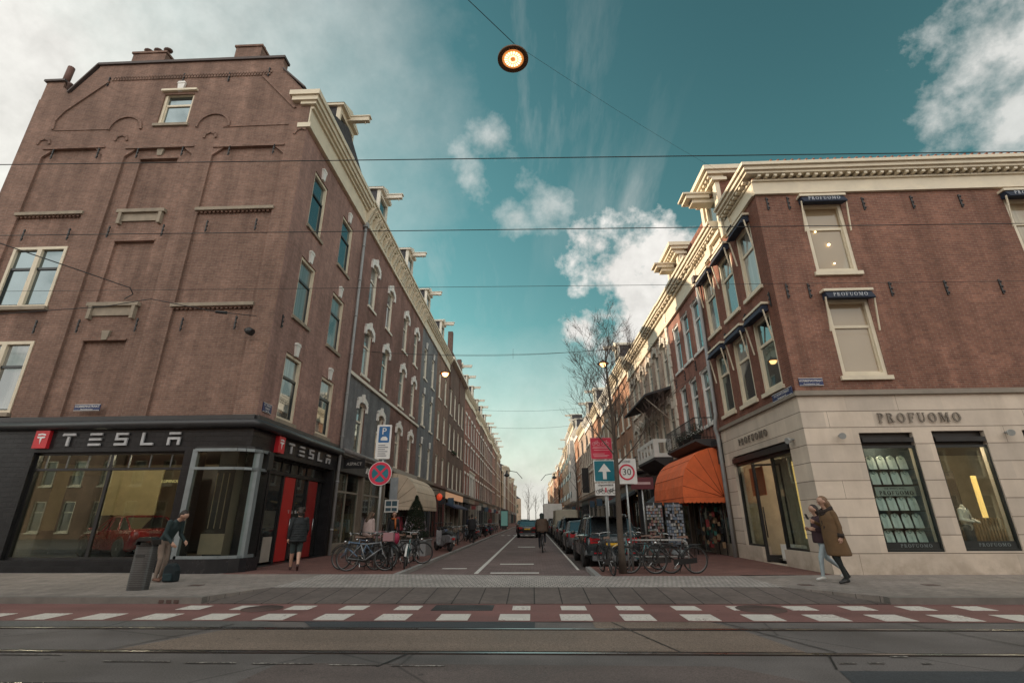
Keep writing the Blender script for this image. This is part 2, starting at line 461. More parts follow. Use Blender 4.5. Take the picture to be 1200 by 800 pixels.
# clouds lie on a high layer: direction projected to a plane
den = math_(nt, 'ADD', math_(nt, 'MAXIMUM', sep.outputs[2], 0.0), 0.22)
pv = N(nt, 'ShaderNodeVectorMath', {0: D}, operation='SCALE'); nt.links.new(math_(nt, 'DIVIDE', 1.0, den), pv.inputs['Scale'])
n_big = noise(nt, D, 5.5, 9, 0.62)
n_fine = noise(nt, D, 16.0, 8, 0.6)
mpw = N(nt, 'ShaderNodeMapping', {'Vector': pv.outputs[0], 'Rotation': (0, 0, R(18)), 'Scale': (4.2, 0.8, 1.0)})
n_wisp = noise(nt, mpw.outputs[0], 1.15, 9, 0.62)
shape = math_(nt, 'ADD', math_(nt, 'MULTIPLY', n_big, 1.5), math_(nt, 'ADD', math_(nt, 'MULTIPLY', n_fine, 0.85), -0.675))
def cloud(mask, thr, width, gain=1.0):
    v = math_(nt, 'ADD', shape, math_(nt, 'MULTIPLY', mask, 0.62))
    return math_(nt, 'MULTIPLY', maprange(nt, v, thr, thr + width), gain)
def mx_(*a):
    r = a[0]
    for b in a[1:]: r = math_(nt, 'MAXIMUM', r, b)
    return r
cum = mx_(blob(725, 312, 0.17), blob(745, 352, 0.19), blob(700, 285, 0.09), blob(735, 415, 0.2), blob(780, 300, 0.12), blob(690,390,.1))
cum2 = mx_(blob(1200, 130, 0.20), blob(1150, 45, 0.19), blob(1090, 160, 0.12), blob(1230, 40, 0.24))
small = mx_(blob(548, 205, 0.11), blob(578, 168, 0.10), blob(645, 240, 0.11), blob(604, 256, 0.07))
c1 = cloud(cum, 0.80, 0.24); c2 = cloud(cum2, 0.84, 0.36, 0.75); c3 = cloud(small, 0.88, 0.4, 0.5)
glow = mx_(blob(-120, 60, 0.95), math_(nt, 'MULTIPLY', blob(130, -40, 0.45), 0.55))
c4 = math_(nt, 'MULTIPLY', maprange(nt, math_(nt, 'ADD', glow, math_(nt, 'MULTIPLY', n_big, 0.35)), 0.38, 1.08), 1.0, clamp=True)
wm = mx_(blob(600, 120, 0.34), blob(470, 300, 0.3), blob(740, 240, 0.16), blob(400, 60, 0.35))
c5 = math_(nt, 'MULTIPLY', maprange(nt, n_wisp, 0.50, 0.80), math_(nt, 'MULTIPLY', wm, 0.55))
hor = maprange(nt, sep.outputs[2], 0.42, 0.05, 0.0, 1.0)          # whitening low over the street
c6 = math_(nt, 'MULTIPLY', maprange(nt, math_(nt, 'ADD', hor, math_(nt, 'MULTIPLY', n_big, 0.35)), 0.30, 1.15), 0.96, clamp=True)
back = maprange(nt, sep.outputs[1], 0.15, -0.45, 0.0, 1.0)         # unseen broken cloud, added behind the camera to light the fronts neutrally
c7 = math_(nt, 'MULTIPLY', maprange(nt, math_(nt, 'ADD', shape, math_(nt, 'MULTIPLY', back, 0.4)), 0.55, 0.8), back, clamp=True)
fac = math_(nt, 'MINIMUM', mx_(c1, c2, c3, c4, c5, c6, c7), 0.97)
shade = maprange(nt, n_fine, 0.3, 0.7, 0.78, 1.08)
shade = math_(nt, 'MULTIPLY', shade, math_(nt, 'ADD', math_(nt, 'ADD', 1.0, math_(nt, 'MULTIPLY', hor, -0.16)), math_(nt, 'MULTIPLY', back, 1.2)))
ccol = mixc(nt, 1.0, (4.9, 4.75, 4.5, 1), N(nt, 'ShaderNodeCombineColor', {0: shade, 1: shade, 2: shade}).outputs[0], 'MULTIPLY')
fin = mixc(nt, fac, teal, ccol)
nt.links.new(fin, bg.inputs[0]); bg.inputs[1].default_value = 0.12
vs = scene.view_settings; vs.view_transform = 'Standard'; vs.look = 'None'; vs.gamma = 1.0; vs.exposure = 0.66
scene.render.resolution_x = 1024; scene.render.resolution_y = 682

# ------------------------------------------------------------------ ground
def struct(name, mb, mat, **k):
    o = mb.build(name, mat, None, **k); o['kind'] = 'structure'; return o
def sheet(name, pts, z, mat):
    mb = MB(); mb.poly([(x, y, z) if not hasattr(z, '__len__') else (x, y, z[i]) for i, (x, y) in enumerate(pts)], 0)
    return struct(name, mb, mat)
A_MAIN = asphalt('asphalt_main', (0.128, 0.113, 0.108), patch=0.35); A_DARK = asphalt('asphalt_dark', (0.05, 0.054, 0.06), cracks=False)
A_RED = asphalt('asphalt_cycle_red', (0.175, 0.085, 0.077), 0.25, cracks=False, patch=0.2)
A_BROWN = asphalt('aggregate_concrete', (0.175, 0.132, 0.105), 0.75, cracks=False, patch=0.15)
A_WARM = asphalt('asphalt_reddish', (0.118, 0.092, 0.085), 0.5)
PAVE = brick('pavement_tiles', (0.27, 0.232, 0.21), (0.225, 0.197, 0.178), (0.09, 0.078, 0.07), 0.3, 0.3, 0.006, large=0.22, grime=0.35, bump=0.2)
KLINK = brick('table_bricks', (0.37, 0.335, 0.31), (0.29, 0.265, 0.248), (0.09, 0.08, 0.072), 0.105, 0.21, 0.007, large=0.2, grime=0.3, bump=0.3)
REDK = brick('red_clinkers', (0.20, 0.096, 0.08), (0.155, 0.076, 0.065), (0.05, 0.033, 0.03), 0.21, 0.075, 0.006, large=0.2, grime=0.35, bump=0.3)
STREETK = brick('street_clinkers', (0.185, 0.132, 0.124), (0.155, 0.112, 0.105), (0.05, 0.038, 0.035), 0.21, 0.075, 0.005, large=0.22, grime=0.35, bump=0.25)
SLAB = brick('ramp_slabs', (0.135, 0.108, 0.098), (0.11, 0.09, 0.082), (0.03, 0.026, 0.024), 0.53, 2.0, 0.012, large=0.2, grime=0.4, off=0.0)
KERB = plain('kerb_stone', (0.17, 0.155, 0.14), 0.8, var=0.3, scale=2.0, bump=0.3)
KERBL = plain('kerb_pale_stone', (0.27, 0.26, 0.25), 0.8, var=0.25, scale=2.0)
PAINT = worn_paint('road_paint_white', (0.62, 0.58, 0.53), (0.15, 0.085, 0.075), 0.37)
PAINTW = worn_paint('road_paint_worn', (0.5, 0.46, 0.41), (0.075, 0.066, 0.062), 0.15)

g = MB()
g.poly([(-1500, -1500, -0.03), (1500, -1500, -0.03), (1500, 2500, -0.03), (-1500, 2500, -0.03)])
struct('ground', g, A_MAIN)
g = MB(); g.poly([(-250, -60, 0), (250, -60, 0), (250, 10.43, 0), (-250, 10.43, 0)]); struct('main_road', g, A_MAIN)
sheet('cycle_lane', [(-250, 8.75), (250, 8.75), (250, 10.43), (-250, 10.43)], 0.008, A_RED)
sheet('road_patch_dark', [(-3.4, 8.3), (0.0, 8.3), (0.0, 8.75), (-3.7, 8.75)], 0.006, A_DARK)
sheet('road_patch_brown', [(-5.3, 6.92), (3.25, 6.92), (3.0, 8.11), (-4.6, 8.11)], 0.006, A_BROWN)
sheet('road_patch_brown_edge', [(0.9, 8.27), (2.95, 8.27), (2.75, 8.75), (0.9, 8.75)], 0.006, A_BROWN)
sheet('road_patch_warm', [(-3.2, 4.0), (4.6, 4.0), (2.1, 6.3), (-2.9, 6.35)], 0.006, A_WARM)
sheet('road_patch_asphalt', [(2.5, 3.5), (14, 3.5), (14, 6.25), (3.2, 6.15)], 0.007, A_DARK)
sheet('road_strip_grey', [(-250, 8.3), (-3.9, 8.3), (-4.3, 8.75), (-250, 8.75)], 0.006, asphalt('asphalt_grey', (0.115, 0.112, 0.108)))
# tar joints between the concrete panels
JOINT = plain('tar_joint', (0.012, 0.012, 0.012), 0.6)
g = MB()
for (a, b) in (((1.2, 8.7), (1.75, 6.9)), ((2.9, 8.7), (3.6, 6.9)), ((5.6, 8.7), (6.8, 5.2)), ((3.45, 6.8), (3.2, 6.2)), ((-4.7, 8.5), (-5.4, 6.9)), ((7.7, 8.7), (9.6, 5.6)), ((-5.3, 8.45), (-2.0, 8.52)), ((-1.55, 6.75), (-1.75, 6.2))):
    w2 = 0.012
    g.poly([(a[0]-w2, a[1], 0.0105), (a[0]+w2, a[1], 0.0105), (b[0]+w2, b[1], 0.0105), (b[0]-w2, b[1], 0.0105)])
struct('road_joint', g, JOINT)
RAIL = plain('rail_steel', (0.40, 0.40, 0.42), 0.28, metal=1.0, var=0.35, scale=0.6)
GROOVE = plain('rail_groove', (0.03, 0.021, 0.017), 0.8, var=0.5)
for yy in (8.19, 6.81, 5.52, 4.1):
    g = MB(); g.box(-250, 250, yy - 0.028, yy + 0.028, -0.02, 0.014, 0)
    g.box(-250, 250, yy + 0.029, yy + 0.06, -0.02, 0.0125, 1); g.box(-250, 250, yy - 0.045, yy - 0.029, -0.02, 0.0125, 1)
    struct('tram_rail', g, [RAIL, GROOVE])
# block markings beside the cycle lane
g = MB()
k = -40
for k in range(-26, 32):
    x = -0.33 + k * 1.005
    g.box(x - 0.255, x + 0.255, 8.83, 9.38, 0.009, 0.0125)
for k in range(-6, 9):
    x = -0.30 + k * 1.005
    if k == -1: continue
    g.box(x - 0.225 if k else x-0.1, x + 0.225, 9.78, 10.22, 0.009, 0.0125)
struct('road_markings', g, PAINT)
g = MB()
for a, b, y0_ in ((-5.0, -4.2, 6.35), (-4.0, -3.4, 6.3), (-3.2, -2.5, 6.28), (-2.3, -1.75, 6.24), (-1.6, -1.0, 6.22), (3.35, 3.55, 6.42), (3.68, 3.86, 6.43), (4.25, 4.36, 6.42), (4.1, 4.3, 6.7), (-6.6, -5.75, 6.62)):
    g.box(a, b, y0_, y0_ + 0.035, 0.012, 0.0145)
struct('road_markings_faded', g, PAINTW)
# drain lid in the cycle lane and gully in the kerb
g = MB(); g.box(-1.85, -0.75, 9.72, 10.3, 0.009, 0.014); struct('inspection_cover', g, brick('tread_plate', (0.11, 0.11, 0.11), (0.08, 0.08, 0.08), (0.03, 0.03, 0.03), 0.04, 0.04, 0.01))
g = MB(); g.lathe([(0.0, 0.014), (0.36, 0.014), (0.36, 0.0085)], (-5.0, 9.9, 0), 24); struct('manhole_cover', g, plain('cast_iron', (0.085, 0.05, 0.043), 0.7))
g = MB(); g.lathe([(0.0, 0.014), (0.42, 0.014), (0.42, 0.0085)], (4.0, 9.9, 0), 24); struct('manhole_cover', g, MATS['cast_iron'])

ZP = 0.12
def pave(name, pts, mat, z=ZP):
    mb = MB(); n = len(pts)
    mb.prism(pts, lambda u, v, w_: (u, v, w_), -0.02, z)
    return struct(name, mb, mat)
# pavement before the corner buildings, kerbs, raised crossing table and its ramp
pave('pavement', [(-250, 10.61), (-6.5, 10.61), (-5.9, 11.95), (-5.9, 14.8), (-8.82, 14.8), (-8.82, 15.6), (-250, 15.6)], PAVE)
pave('pavement', [(250, 10.61), (250, 15.6), (7.85, 15.6), (7.85, 14.4), (5.4, 14.4), (5.4, 11.95), (6.6, 10.61)], PAVE)
pave('kerb', [(-250, 10.43), (-6.5, 10.43), (-6.5, 10.607), (-250, 10.607)], KERB, ZP + 0.003)
pave('kerb', [(250, 10.43), (250, 10.607), (6.6, 10.607), (6.6, 10.43)], KERB, ZP + 0.003)
pave('crossing_table', [(-5.897, 11.953), (5.397, 11.953), (5.397, 14.2), (1.62, 14.2), (-3.75, 14.75), (-5.897, 14.75)], KLINK)
mb = MB()
mb.add([(-6.497, 10.433, 0.02), (6.597, 10.433, 0.02), (5.4, 11.95, ZP), (-5.9, 11.95, ZP), (-6.497, 10.433, -0.02), (6.597, 10.433, -0.02), (5.4, 11.95, -0.02), (-5.9, 11.95, -0.02)],
       [(0,1,2,3), (7,6,5,4), (4,5,1,0), (5,6,2,1), (6,7,3,2), (7,4,0,3)])
struct('crossing_ramp', mb, SLAB)
g = MB()
for x in (-8.0, 8.6, 5.9): g.box(x, x+0.28, 12.2, 12.42, ZP + 0.001, ZP + 0.005)
for x in (-7.35, -7.2, -7.05): g.box(x, x+0.1, 10.42, 10.426, 0.02, 0.08)
struct('drain_cover', g, MATS['cast_iron'])
# side street
pave('side_street', [(-3.75, 14.75), (1.62, 14.2), (1.62, 16.9), (1.447, 16.95), (1.447, 700), (-3.75, 700)], STREETK, 0.02)
pave('kerb', [(-3.9, 14.753), (-3.75, 14.753), (-3.753, 330), (-3.9, 330)], KERBL, ZP + 0.003)
pave('side_pavement', [(-8.817, 14.803), (-3.903, 14.753), (-3.903, 400), (-8.817, 400)], REDK)
pave('side_pavement', [(1.78, 14.203), (5.397, 14.203), (7.847, 14.403), (7.847, 400), (4.1, 400), (4.1, 16.9), (1.78, 16.9)], REDK)
pave('kerb', [(1.625, 14.203), (1.777, 14.203), (1.777, 16.9), (1.625, 16.9)], KERBL, ZP + 0.003)
pave('parking_lane', [(1.45, 16.903), (4.097, 16.903), (4.097, 400), (1.45, 400)], brick('parking_clinkers', (0.10, 0.075, 0.068), (0.08, 0.06, 0.055), (0.04, 0.033, 0.03), 0.075, 0.21, 0.005), 0.024)
pave('far_block_ground', [(-300, 15.603), (-8.82, 15.603), (-8.82, 500), (-300, 500)], A_MAIN, 0.05)
pave('far_block_ground', [(7.85, 15.603), (300, 15.603), (300, 500), (7.85, 500)], A_MAIN, 0.05)
g = MB()
g.box(-1.78, -1.66, 15.9, 75, 0.0205, 0.025)
g.box(-1.3, 0.15, 15.95, 16.2, 0.0205, 0.025); g.box(-1.2, 0.0, 19.0, 19.3, 0.0205, 0.025); g.box(-0.9, 0.1, 30.5, 31.0, 0.0205, 0.025)
g.box(-3.0, -2.2, 17.4, 17.6, 0.0205, 0.025)
for k in range(6): g.box(-3.2 + k*0.6, -2.9 + k*0.6, 52, 53.2, 0.026, 0.029)
struct('street_markings', g, worn_paint('street_paint', (0.62, 0.60, 0.56), (0.10, 0.07, 0.06), 0.38))
g = MB()
g.box(1.36, 1.44, 16.95, 120, 0.0205, 0.025)
struct('parking_line', g, PAINT)
# ------------------------------------------------------------------ facade tools
def plane_front(Y):  return lambda u, z, d: (u, Y - d, z)          # faces the camera road
def plane_left(X):   return lambda u, z, d: (X + d, u, z)          # left row, faces +X
def plane_right(X):  return lambda u, z, d: (X - d, u, z)          # right row, faces -X
def fbox(mb, P, u0, u1, z0, z1, d0, d1, m=0):
    a = P(u0, z0, d0); b = P(u1, z1, d1)
    mb.box(a[0], b[0], a[1], b[1], a[2], b[2], m)
def fpoly(mb, P, pts, d0, d1, m=0):
    mb.prism(pts, lambda u, v, w_: P(u, v, w_), d0, d1, m)
def wall_grid(mb, P, u0, u1, z0, z1, holes, depth=0.22, m=0, recess=()):
    """holes: (u0,u1,z0,z1) ; recess: (u0,u1,z0,z1,depth) shallow blind panels"""
    allh = [(h[0], h[1], h[2], h[3], None) for h in holes] + list(recess)
    us = sorted({round(x, 4) for x in [u0, u1] + [c for h in allh for c in h[:2]] if u0 <= x <= u1})
    zs = sorted({round(x, 4) for x in [z0, z1] + [c for h in allh for c in h[2:4]] if z0 <= x <= z1})
    def state(u, z):
        dd = 0.0
        for h in allh:
            if h[0] < u < h[1] and h[2] < z < h[3]:
                if h[4] is None: return None
                dd = max(dd, h[4])
        return dd
    G = [[state((us[i]+us[i+1])/2, (zs[j]+zs[j+1])/2) for j in range(len(zs)-1)] for i in range(len(us)-1)]
    def q(a, b, c, d): mb.add([a, b, c, d], [(0, 1, 2, 3)], m)
    for i in range(len(us)-1):
        for j in range(len(zs)-1):
            s = G[i][j]
            if s is None: continue
            q(P(us[i], zs[j], -s), P(us[i+1], zs[j], -s), P(us[i+1], zs[j+1], -s), P(us[i], zs[j+1], -s))
    D_ = lambda s: depth if s is None else s
    for i in range(len(us)-1):
        for j in range(len(zs)-1):
            s = G[i][j]
            if i + 1 < len(us)-1 and D_(G[i+1][j]) != D_(s):
                a, b = D_(s), D_(G[i+1][j]); u = us[i+1]
                q(P(u, zs[j], -a), P(u, zs[j], -b), P(u, zs[j+1], -b), P(u, zs[j+1], -a))
            if j + 1 < len(zs)-1 and D_(G[i][j+1]) != D_(s):
                a, b = D_(s), D_(G[i][j+1]); z = zs[j+1]
                q(P(us[i], z, -a), P(us[i+1], z, -a), P(us[i+1], z, -b), P(us[i], z, -b))

wcount = [0]
def window(root, P, u0, u1, z0, z1, fm=None, style='sash', glass=None, sill=None, sill_m=None, lintel=None, lin_m=None, dep=0.14, arch=0.0, bars=None):
    fm = fm or CREAM; wcount[0] += 1
    if glass is None: glass = GL[(wcount[0] * 7) % 3]
    f = MB(); t = 0.11; w = u1 - u0; h = z1 - z0; d0, d1 = -dep - 0.06, -dep + 0.075
    fbox(f, P, u0, u0 + t, z0, z1, d0, d1); fbox(f, P, u1 - t, u1, z0, z1, d0, d1)
    fbox(f, P, u0 + t, u1 - t, z1 - t, z1, d0, d1); fbox(f, P, u0 + t, u1 - t, z0, z0 + t, d0, d1)
    zm = z0 + h * 0.64
    if style in ('sash', 'double', 'sashdark'):
        fbox(f, P, u0 + t, u1 - t, zm - 0.045, zm + 0.045, d0 + 0.015, d1 - 0.05, 1)
        if style == 'double':
            c = (u0 + u1)/2; fbox(f, P, c - 0.09, c + 0.09, z0 + t, z1 - t, d0 - 0.002, d1 + 0.004)
        fbox(f, P, u0 + t, u1 - t, z0 + t, z0 + t + 0.05, d0 + 0.02, d1 - 0.055, 1)
        for a, b in (((u0 + t, u0 + t + 0.04)), ((u1 - t - 0.04, u1 - t))):
            fbox(f, P, a, b, z0 + t + 0.05, zm - 0.045, d0 + 0.02, d1 - 0.055, 1)
    elif style == 'casement':
        c = (u0 + u1)/2; fbox(f, P, c - 0.06, c + 0.06, z0 + t, z1 - t, d0, d1)
    if arch:
        # segmental head: fill the two corners
        for s in (-1, 1):
            uo = u0 if s < 0 else u1
            pts = [(uo, z1), (uo, z1 - arch)] + [(uo - s * w/2 * (1 - math.cos(a)), z1 - arch + arch * math.sin(a)) for a in (0.35, 0.7, 1.05, 1.57)]
            fpoly(f, P, pts, d1 + 0.001, -0.015)
    fr = f.build('window', [fm, DARKFRAME if style in ('sashdark', 'double') else fm], root)
    g = MB(); a = P(u0 + t, z0 + t, -dep - 0.03); b = P(u1 - t, z1 - t, -dep - 0.022)
    fbox(g, P, u0 + t*0.9, u1 - t*0.9, z0 + t*0.9, z1 - t*0.9, -dep - 0.03, -dep - 0.022)
    g.build('pane', glass, fr)
    if sill is not False:
        s_ = MB(); e = 0.09
        fbox(s_, P, u0 - e, u1 + e, z0 - 0.13, z0 - 0.002, -dep + 0.076, 0.085); s_.build('sill', sill_m or fm, fr)
    if lintel == 'hood':
        # heavy white segmental hood with ears
        l = MB(); c = (u0 + u1)/2; hw = w/2 + 0.17; H = 0.36
        outer = []; inner = []
        for k in range(9):
            a = -1 + k/4
            outer.append((c + a * hw, z1 + 0.12 + H * 0.62 * (1 - a*a)))
            inner.append((c + a * (w/2 + 0.0), z1 - 0.16 + 0.20 * (1 - a*a)))
        for k in range(8):
            fpoly(l, P, [inner[k], inner[k+1], outer[k+1], outer[k]], 0.002, 0.10)
        for s in (-1, 1):
            fbox(l, P, c + s*(w/2), c + s*hw, z1 - 0.40, z1 + 0.0, 0.003, 0.11)
        fbox(l, P, c - 0.09, c + 0.09, z1 + 0.0, z1 + 0.46, 0.003, 0.14)
        l.build('hood', lin_m or WHITE, fr)
    elif lintel == 'key':
        l = MB(); c = (u0 + u1)/2
        fpoly(l, P, [(c - 0.09, z1 - 0.0), (c + 0.09, z1 - 0.0), (c + 0.16, z1 + 0.42), (c - 0.16, z1 + 0.42)], 0.003, 0.09)
        fpoly(l, P, [(c - 0.19, z1 + 0.42), (c + 0.19, z1 + 0.42), (c + 0.13, z1 + 0.52), (c - 0.13, z1 + 0.52)], 0.003, 0.11)
        l.build('keystone', lin_m or WHITE, fr)
    elif lintel == 'flat':
        l = MB(); fbox(l, P, u0 - 0.12, u1 + 0.12, z1 + 0.002, z1 + 0.26, 0.003, 0.05); l.build('lintel', lin_m or WHITE, fr)
    return fr

def moulding(mb, P, u0, u1, prof, m=0):
    """prof: list of (z0,z1,depth) stacked boxes"""
    for z0, z1, d in prof: fbox(mb, P, u0, u1, z0, z1, -0.02, d, m)

def cornice(root, P, u0, u1, zb, zt, mat, out=0.7, modil=0.45, paired=False, name='cornice'):
    c = MB(); h = zt - zb
    moulding(c, P, u0, u1, [(zb, zb + 0.14*h, 0.13), (zb + 0.14*h, zb + 0.58*h, 0.06), (zb + 0.58*h, zb + 0.66*h, 0.18),
                            (zb + 0.72*h, zb + 0.80*h, out*0.8), (zb + 0.80*h, zb + 0.92*h, out), (zb + 0.92*h, zt, out + 0.08)])
    o = c.build(name, mat, root)
    b = MB(); n = max(1, int((u1 - u0) / modil))
    for k in range(n):
        u = u0 + (k + 0.5) * (u1 - u0) / n
        fbox(b, P, u - modil*0.2, u + modil*0.2, zb + 0.66*h, zb + 0.72*h - 0.001, -0.02, out*0.72)
        if paired and k % 2 == 0:
            for s in (-0.16, 0.16):
                pts = [(zb + 0.15*h, 0.06), (zb + 0.15*h, 0.16), (zb + 0.3*h, 0.22), (zb + 0.5*h, 0.34), (zb + 0.66*h - 0.002, 0.55), (zb + 0.66*h - 0.002, 0.06)]
                b.prism(pts, lambda z, d, w_, u=u, s=s: P(u + s + w_, z, d), -0.08, 0.08)
    b.build('modillions', mat, o)
    return o

def hoist_dormer(root, P, uc, zb, w=1.4, h=2.1, back=0.15, mat=None, ped=True, beam=1.25, glass=None):
    mat = mat or CREAM2
    d = MB(); t = 0.14
    fbox(d, P, uc - w/2, uc - w/2 + t, zb, zb + h, -back - 0.2, -back); fbox(d, P, uc + w/2 - t, uc + w/2, zb, zb + h, -back - 0.2, -back)
    fbox(d, P, uc - w/2 + t, uc + w/2 - t, zb + h - 0.3, zb + h, -back - 0.2, -back); fbox(d, P, uc - w/2 + t, uc + w/2 - t, zb, zb + 0.3, -back - 0.2, -back)
    fbox(d, P, uc - w/2 - 0.12, uc + w/2 + 0.12, zb + h, zb + h + 0.12, -back - 2.2, -back + 0.16)
    fbox(d, P, uc - w/2 + 0.02, uc + w/2 - 0.02, zb, zb + h, -back - 2.2, -back - 0.21, 1)
    if ped:
        fpoly(d, P, [(uc - w/2 - 0.15, zb + h + 0.12), (uc + w/2 + 0.15, zb + h + 0.12), (uc, zb + h + 0.55)], -back - 1.9, -back + 0.18)
    o = d.build('dormer', [mat, SLATE], root)
    g = MB(); fbox(g, P, uc - w/2 + t, uc + w/2 - t, zb + 0.3, zb + h - 0.3, -back - 0.16, -back - 0.12); g.build('pane', glass or GL[1], o)
    b = MB(); zz = zb + h + 0.1
    fbox(b, P, uc - 0.11, uc + 0.11, zz - 0.22, zz + 0.02, -back - 0.05, beam)
    fbox(b, P, uc - 0.15, uc + 0.15, zz + 0.02, zz + 0.08, -back - 0.05, beam + 0.06)
    b.tube(P(uc, zz - 0.22, beam - 0.2), P(uc, zz - 0.36, beam - 0.2), 0.025)
    b.build('hoist_beam', mat, o)
    return o

def anchor_irons(root, P, pts):
    for (u, z) in pts:
        m = MB(); fbox(m, P, u - 0.022, u + 0.022, z - 0.25, z + 0.25, 0.003, 0.035)
        for dz in (-0.17, 0.0, 0.17):
            m.ball(P(u + 0.03, z + dz, 0.03), 0.04, 6); 
        m.build('wall_anchor', IRON, root)

def downpipe(root, P, u, z0, z1, d=0.16, r=0.055, mat=None, head=True):
    m = MB(); m.tube(P(u, z0, d), P(u, z1, d), r, n=8)
    z = z0 + 1
    while z < z1: m.tube(P(u, z, d), P(u, z + 0.06, d), r*1.3, n=8); z += 2.0
    if head: fbox(m, P, u - 0.14, u + 0.14, z1 - 0.02, z1 + 0.26, 0.03, 0.27)
    return m.build('drainpipe', mat or GREYPIPE, root)

def text_mesh(txt, size, P, u, z, d, mirror=False, thick=0.02, font_shear=0.0, space=1.0, slope=0.0):
    """centred lettering laid on plane P; returns an MB"""
    cu = bpy.data.curves.new('txt', 'FONT'); cu.body = txt; cu.size = size; cu.align_x = 'CENTER'; cu.align_y = 'CENTER'
    cu.extrude = thick/2; cu.shear = font_shear; cu.space_character = space; cu.resolution_u = 2
    o = bpy.data.objects.new('txt', cu); COL.objects.link(o)
    dg = bpy.context.evaluated_depsgraph_get(); me = bpy.data.meshes.new_from_object(o.evaluated_get(dg))
    s = -1 if mirror else 1
    mb = MB()
    mb.add([P(u + s*v.co.x, z + v.co.y, d + thick/2 + v.co.z) for v in me.vertices], [tuple(p.vertices) for p in me.polygons])
    COL.objects.unlink(o); bpy.data.objects.remove(o); bpy.data.curves.remove(cu); bpy.data.meshes.remove(me)
    return mb

def ring2(cx, cy, rx, ry, ix, iy, a0=0, a1=360, n=20):
    out = []
    for k in range(n):
        a, b = R(a0 + (a1-a0)*k/n), R(a0 + (a1-a0)*(k+1)/n)
        out.append([(cx + ix*math.cos(a), cy + iy*math.sin(a)), (cx + rx*math.cos(a), cy + ry*math.sin(a)), (cx + rx*math.cos(b), cy + ry*math.sin(b)), (cx + ix*math.cos(b), cy + iy*math.sin(b))])
    return out
def rc(a, b, c, d): return [(a, b), (c, b), (c, d), (a, d)]
SERIF = {
 'P': [rc(.1,.07,.29,.93), rc(0,0,.4,.07), rc(0,.93,.29,1)] + ring2(.29,.72,.40,.28,.2,.2,-90,90,10),
 'R': [rc(.1,.07,.29,.93), rc(0,0,.4,.07), rc(0,.93,.29,1)] + ring2(.29,.74,.38,.26,.19,.18,-90,90,10) + [[(.36,.49),(.54,.49),(.84,0),(.6,0)]],
 'O': ring2(.48,.5,.48,.5,.28,.43),
 'F': [rc(.1,.07,.29,.93), rc(0,0,.4,.07), rc(0,.93,.75,1), rc(.67,.74,.75,.93), rc(.29,.46,.52,.54), rc(.50,.38,.57,.62)],
 'U': [rc(.1,.32,.28,.93), rc(0,.93,.38,1), rc(.70,.32,.78,.93), rc(.6,.93,.88,1)] + ring2(.44,.34,.34,.34,.18,.27,180,360,12),
 'M': [rc(.1,.07,.17,.93), rc(0,0,.28,.07), rc(0,.93,.25,1), rc(.88,.07,1.06,.93), rc(.78,0,1.16,.07), rc(.92,.93,1.16,1), [(.13,.97),(.34,1),(.62,.22),(.5,.05)], [(.5,.05),(.6,.12),(1.0,1),(.9,1)]],
}
TL = {  # wide-set geometric capitals made of bars
 'T': [[(0,.80),(.06,1),(.94,1),(1,.80)], [(.41,0),(.59,0),(.59,.72),(.41,.72)]],
 'E': [rc(.08,.82,.98,1), rc(.08,.41,.98,.59), rc(.08,0,.98,.18)],
 'S': [rc(.04,.82,.96,1), rc(.04,.50,.22,.82), rc(.04,.41,.96,.59), rc(.78,.18,.96,.41), rc(.04,0,.96,.18)],
 'L': [rc(.04,0,.22,1), rc(.22,0,.96,.18)],
 'A': [rc(.08,.82,.92,1), rc(.04,0,.22,.60), rc(.78,0,.96,.60), rc(.22,.42,.78,.60)],
}
def glyphs(txt, table, P, u0, z0, h, w, gap, d0=0.02, d1=0.06, mirror=False):
    """u0 = left edge as read; mirror for planes whose u runs right to left"""
    mb = MB(); s = -1 if mirror else 1; x = 0
    for ch in txt:
        gl = table[ch]; ww = max(p[0] for q in gl for p in q)
        for i, q in enumerate(gl):
            fpoly(mb, P, [(u0 + s*(x + p[0]*w), z0 + p[1]*h) for p in q], d0, d1 + 0.0005*i)
        x += ww*w + gap
    return mb

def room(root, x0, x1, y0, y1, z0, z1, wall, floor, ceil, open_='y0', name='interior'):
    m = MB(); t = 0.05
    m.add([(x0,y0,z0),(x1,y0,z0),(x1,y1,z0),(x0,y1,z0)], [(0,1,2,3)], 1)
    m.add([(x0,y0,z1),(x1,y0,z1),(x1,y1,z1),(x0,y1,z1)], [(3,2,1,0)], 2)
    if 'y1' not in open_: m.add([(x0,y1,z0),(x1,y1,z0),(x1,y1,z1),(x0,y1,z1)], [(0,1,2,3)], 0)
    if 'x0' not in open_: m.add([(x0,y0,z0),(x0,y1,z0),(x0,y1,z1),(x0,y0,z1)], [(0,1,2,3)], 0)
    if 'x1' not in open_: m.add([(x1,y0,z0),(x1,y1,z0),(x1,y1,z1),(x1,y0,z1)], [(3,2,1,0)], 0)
    return m.build(name, [wall, floor, ceil], root)

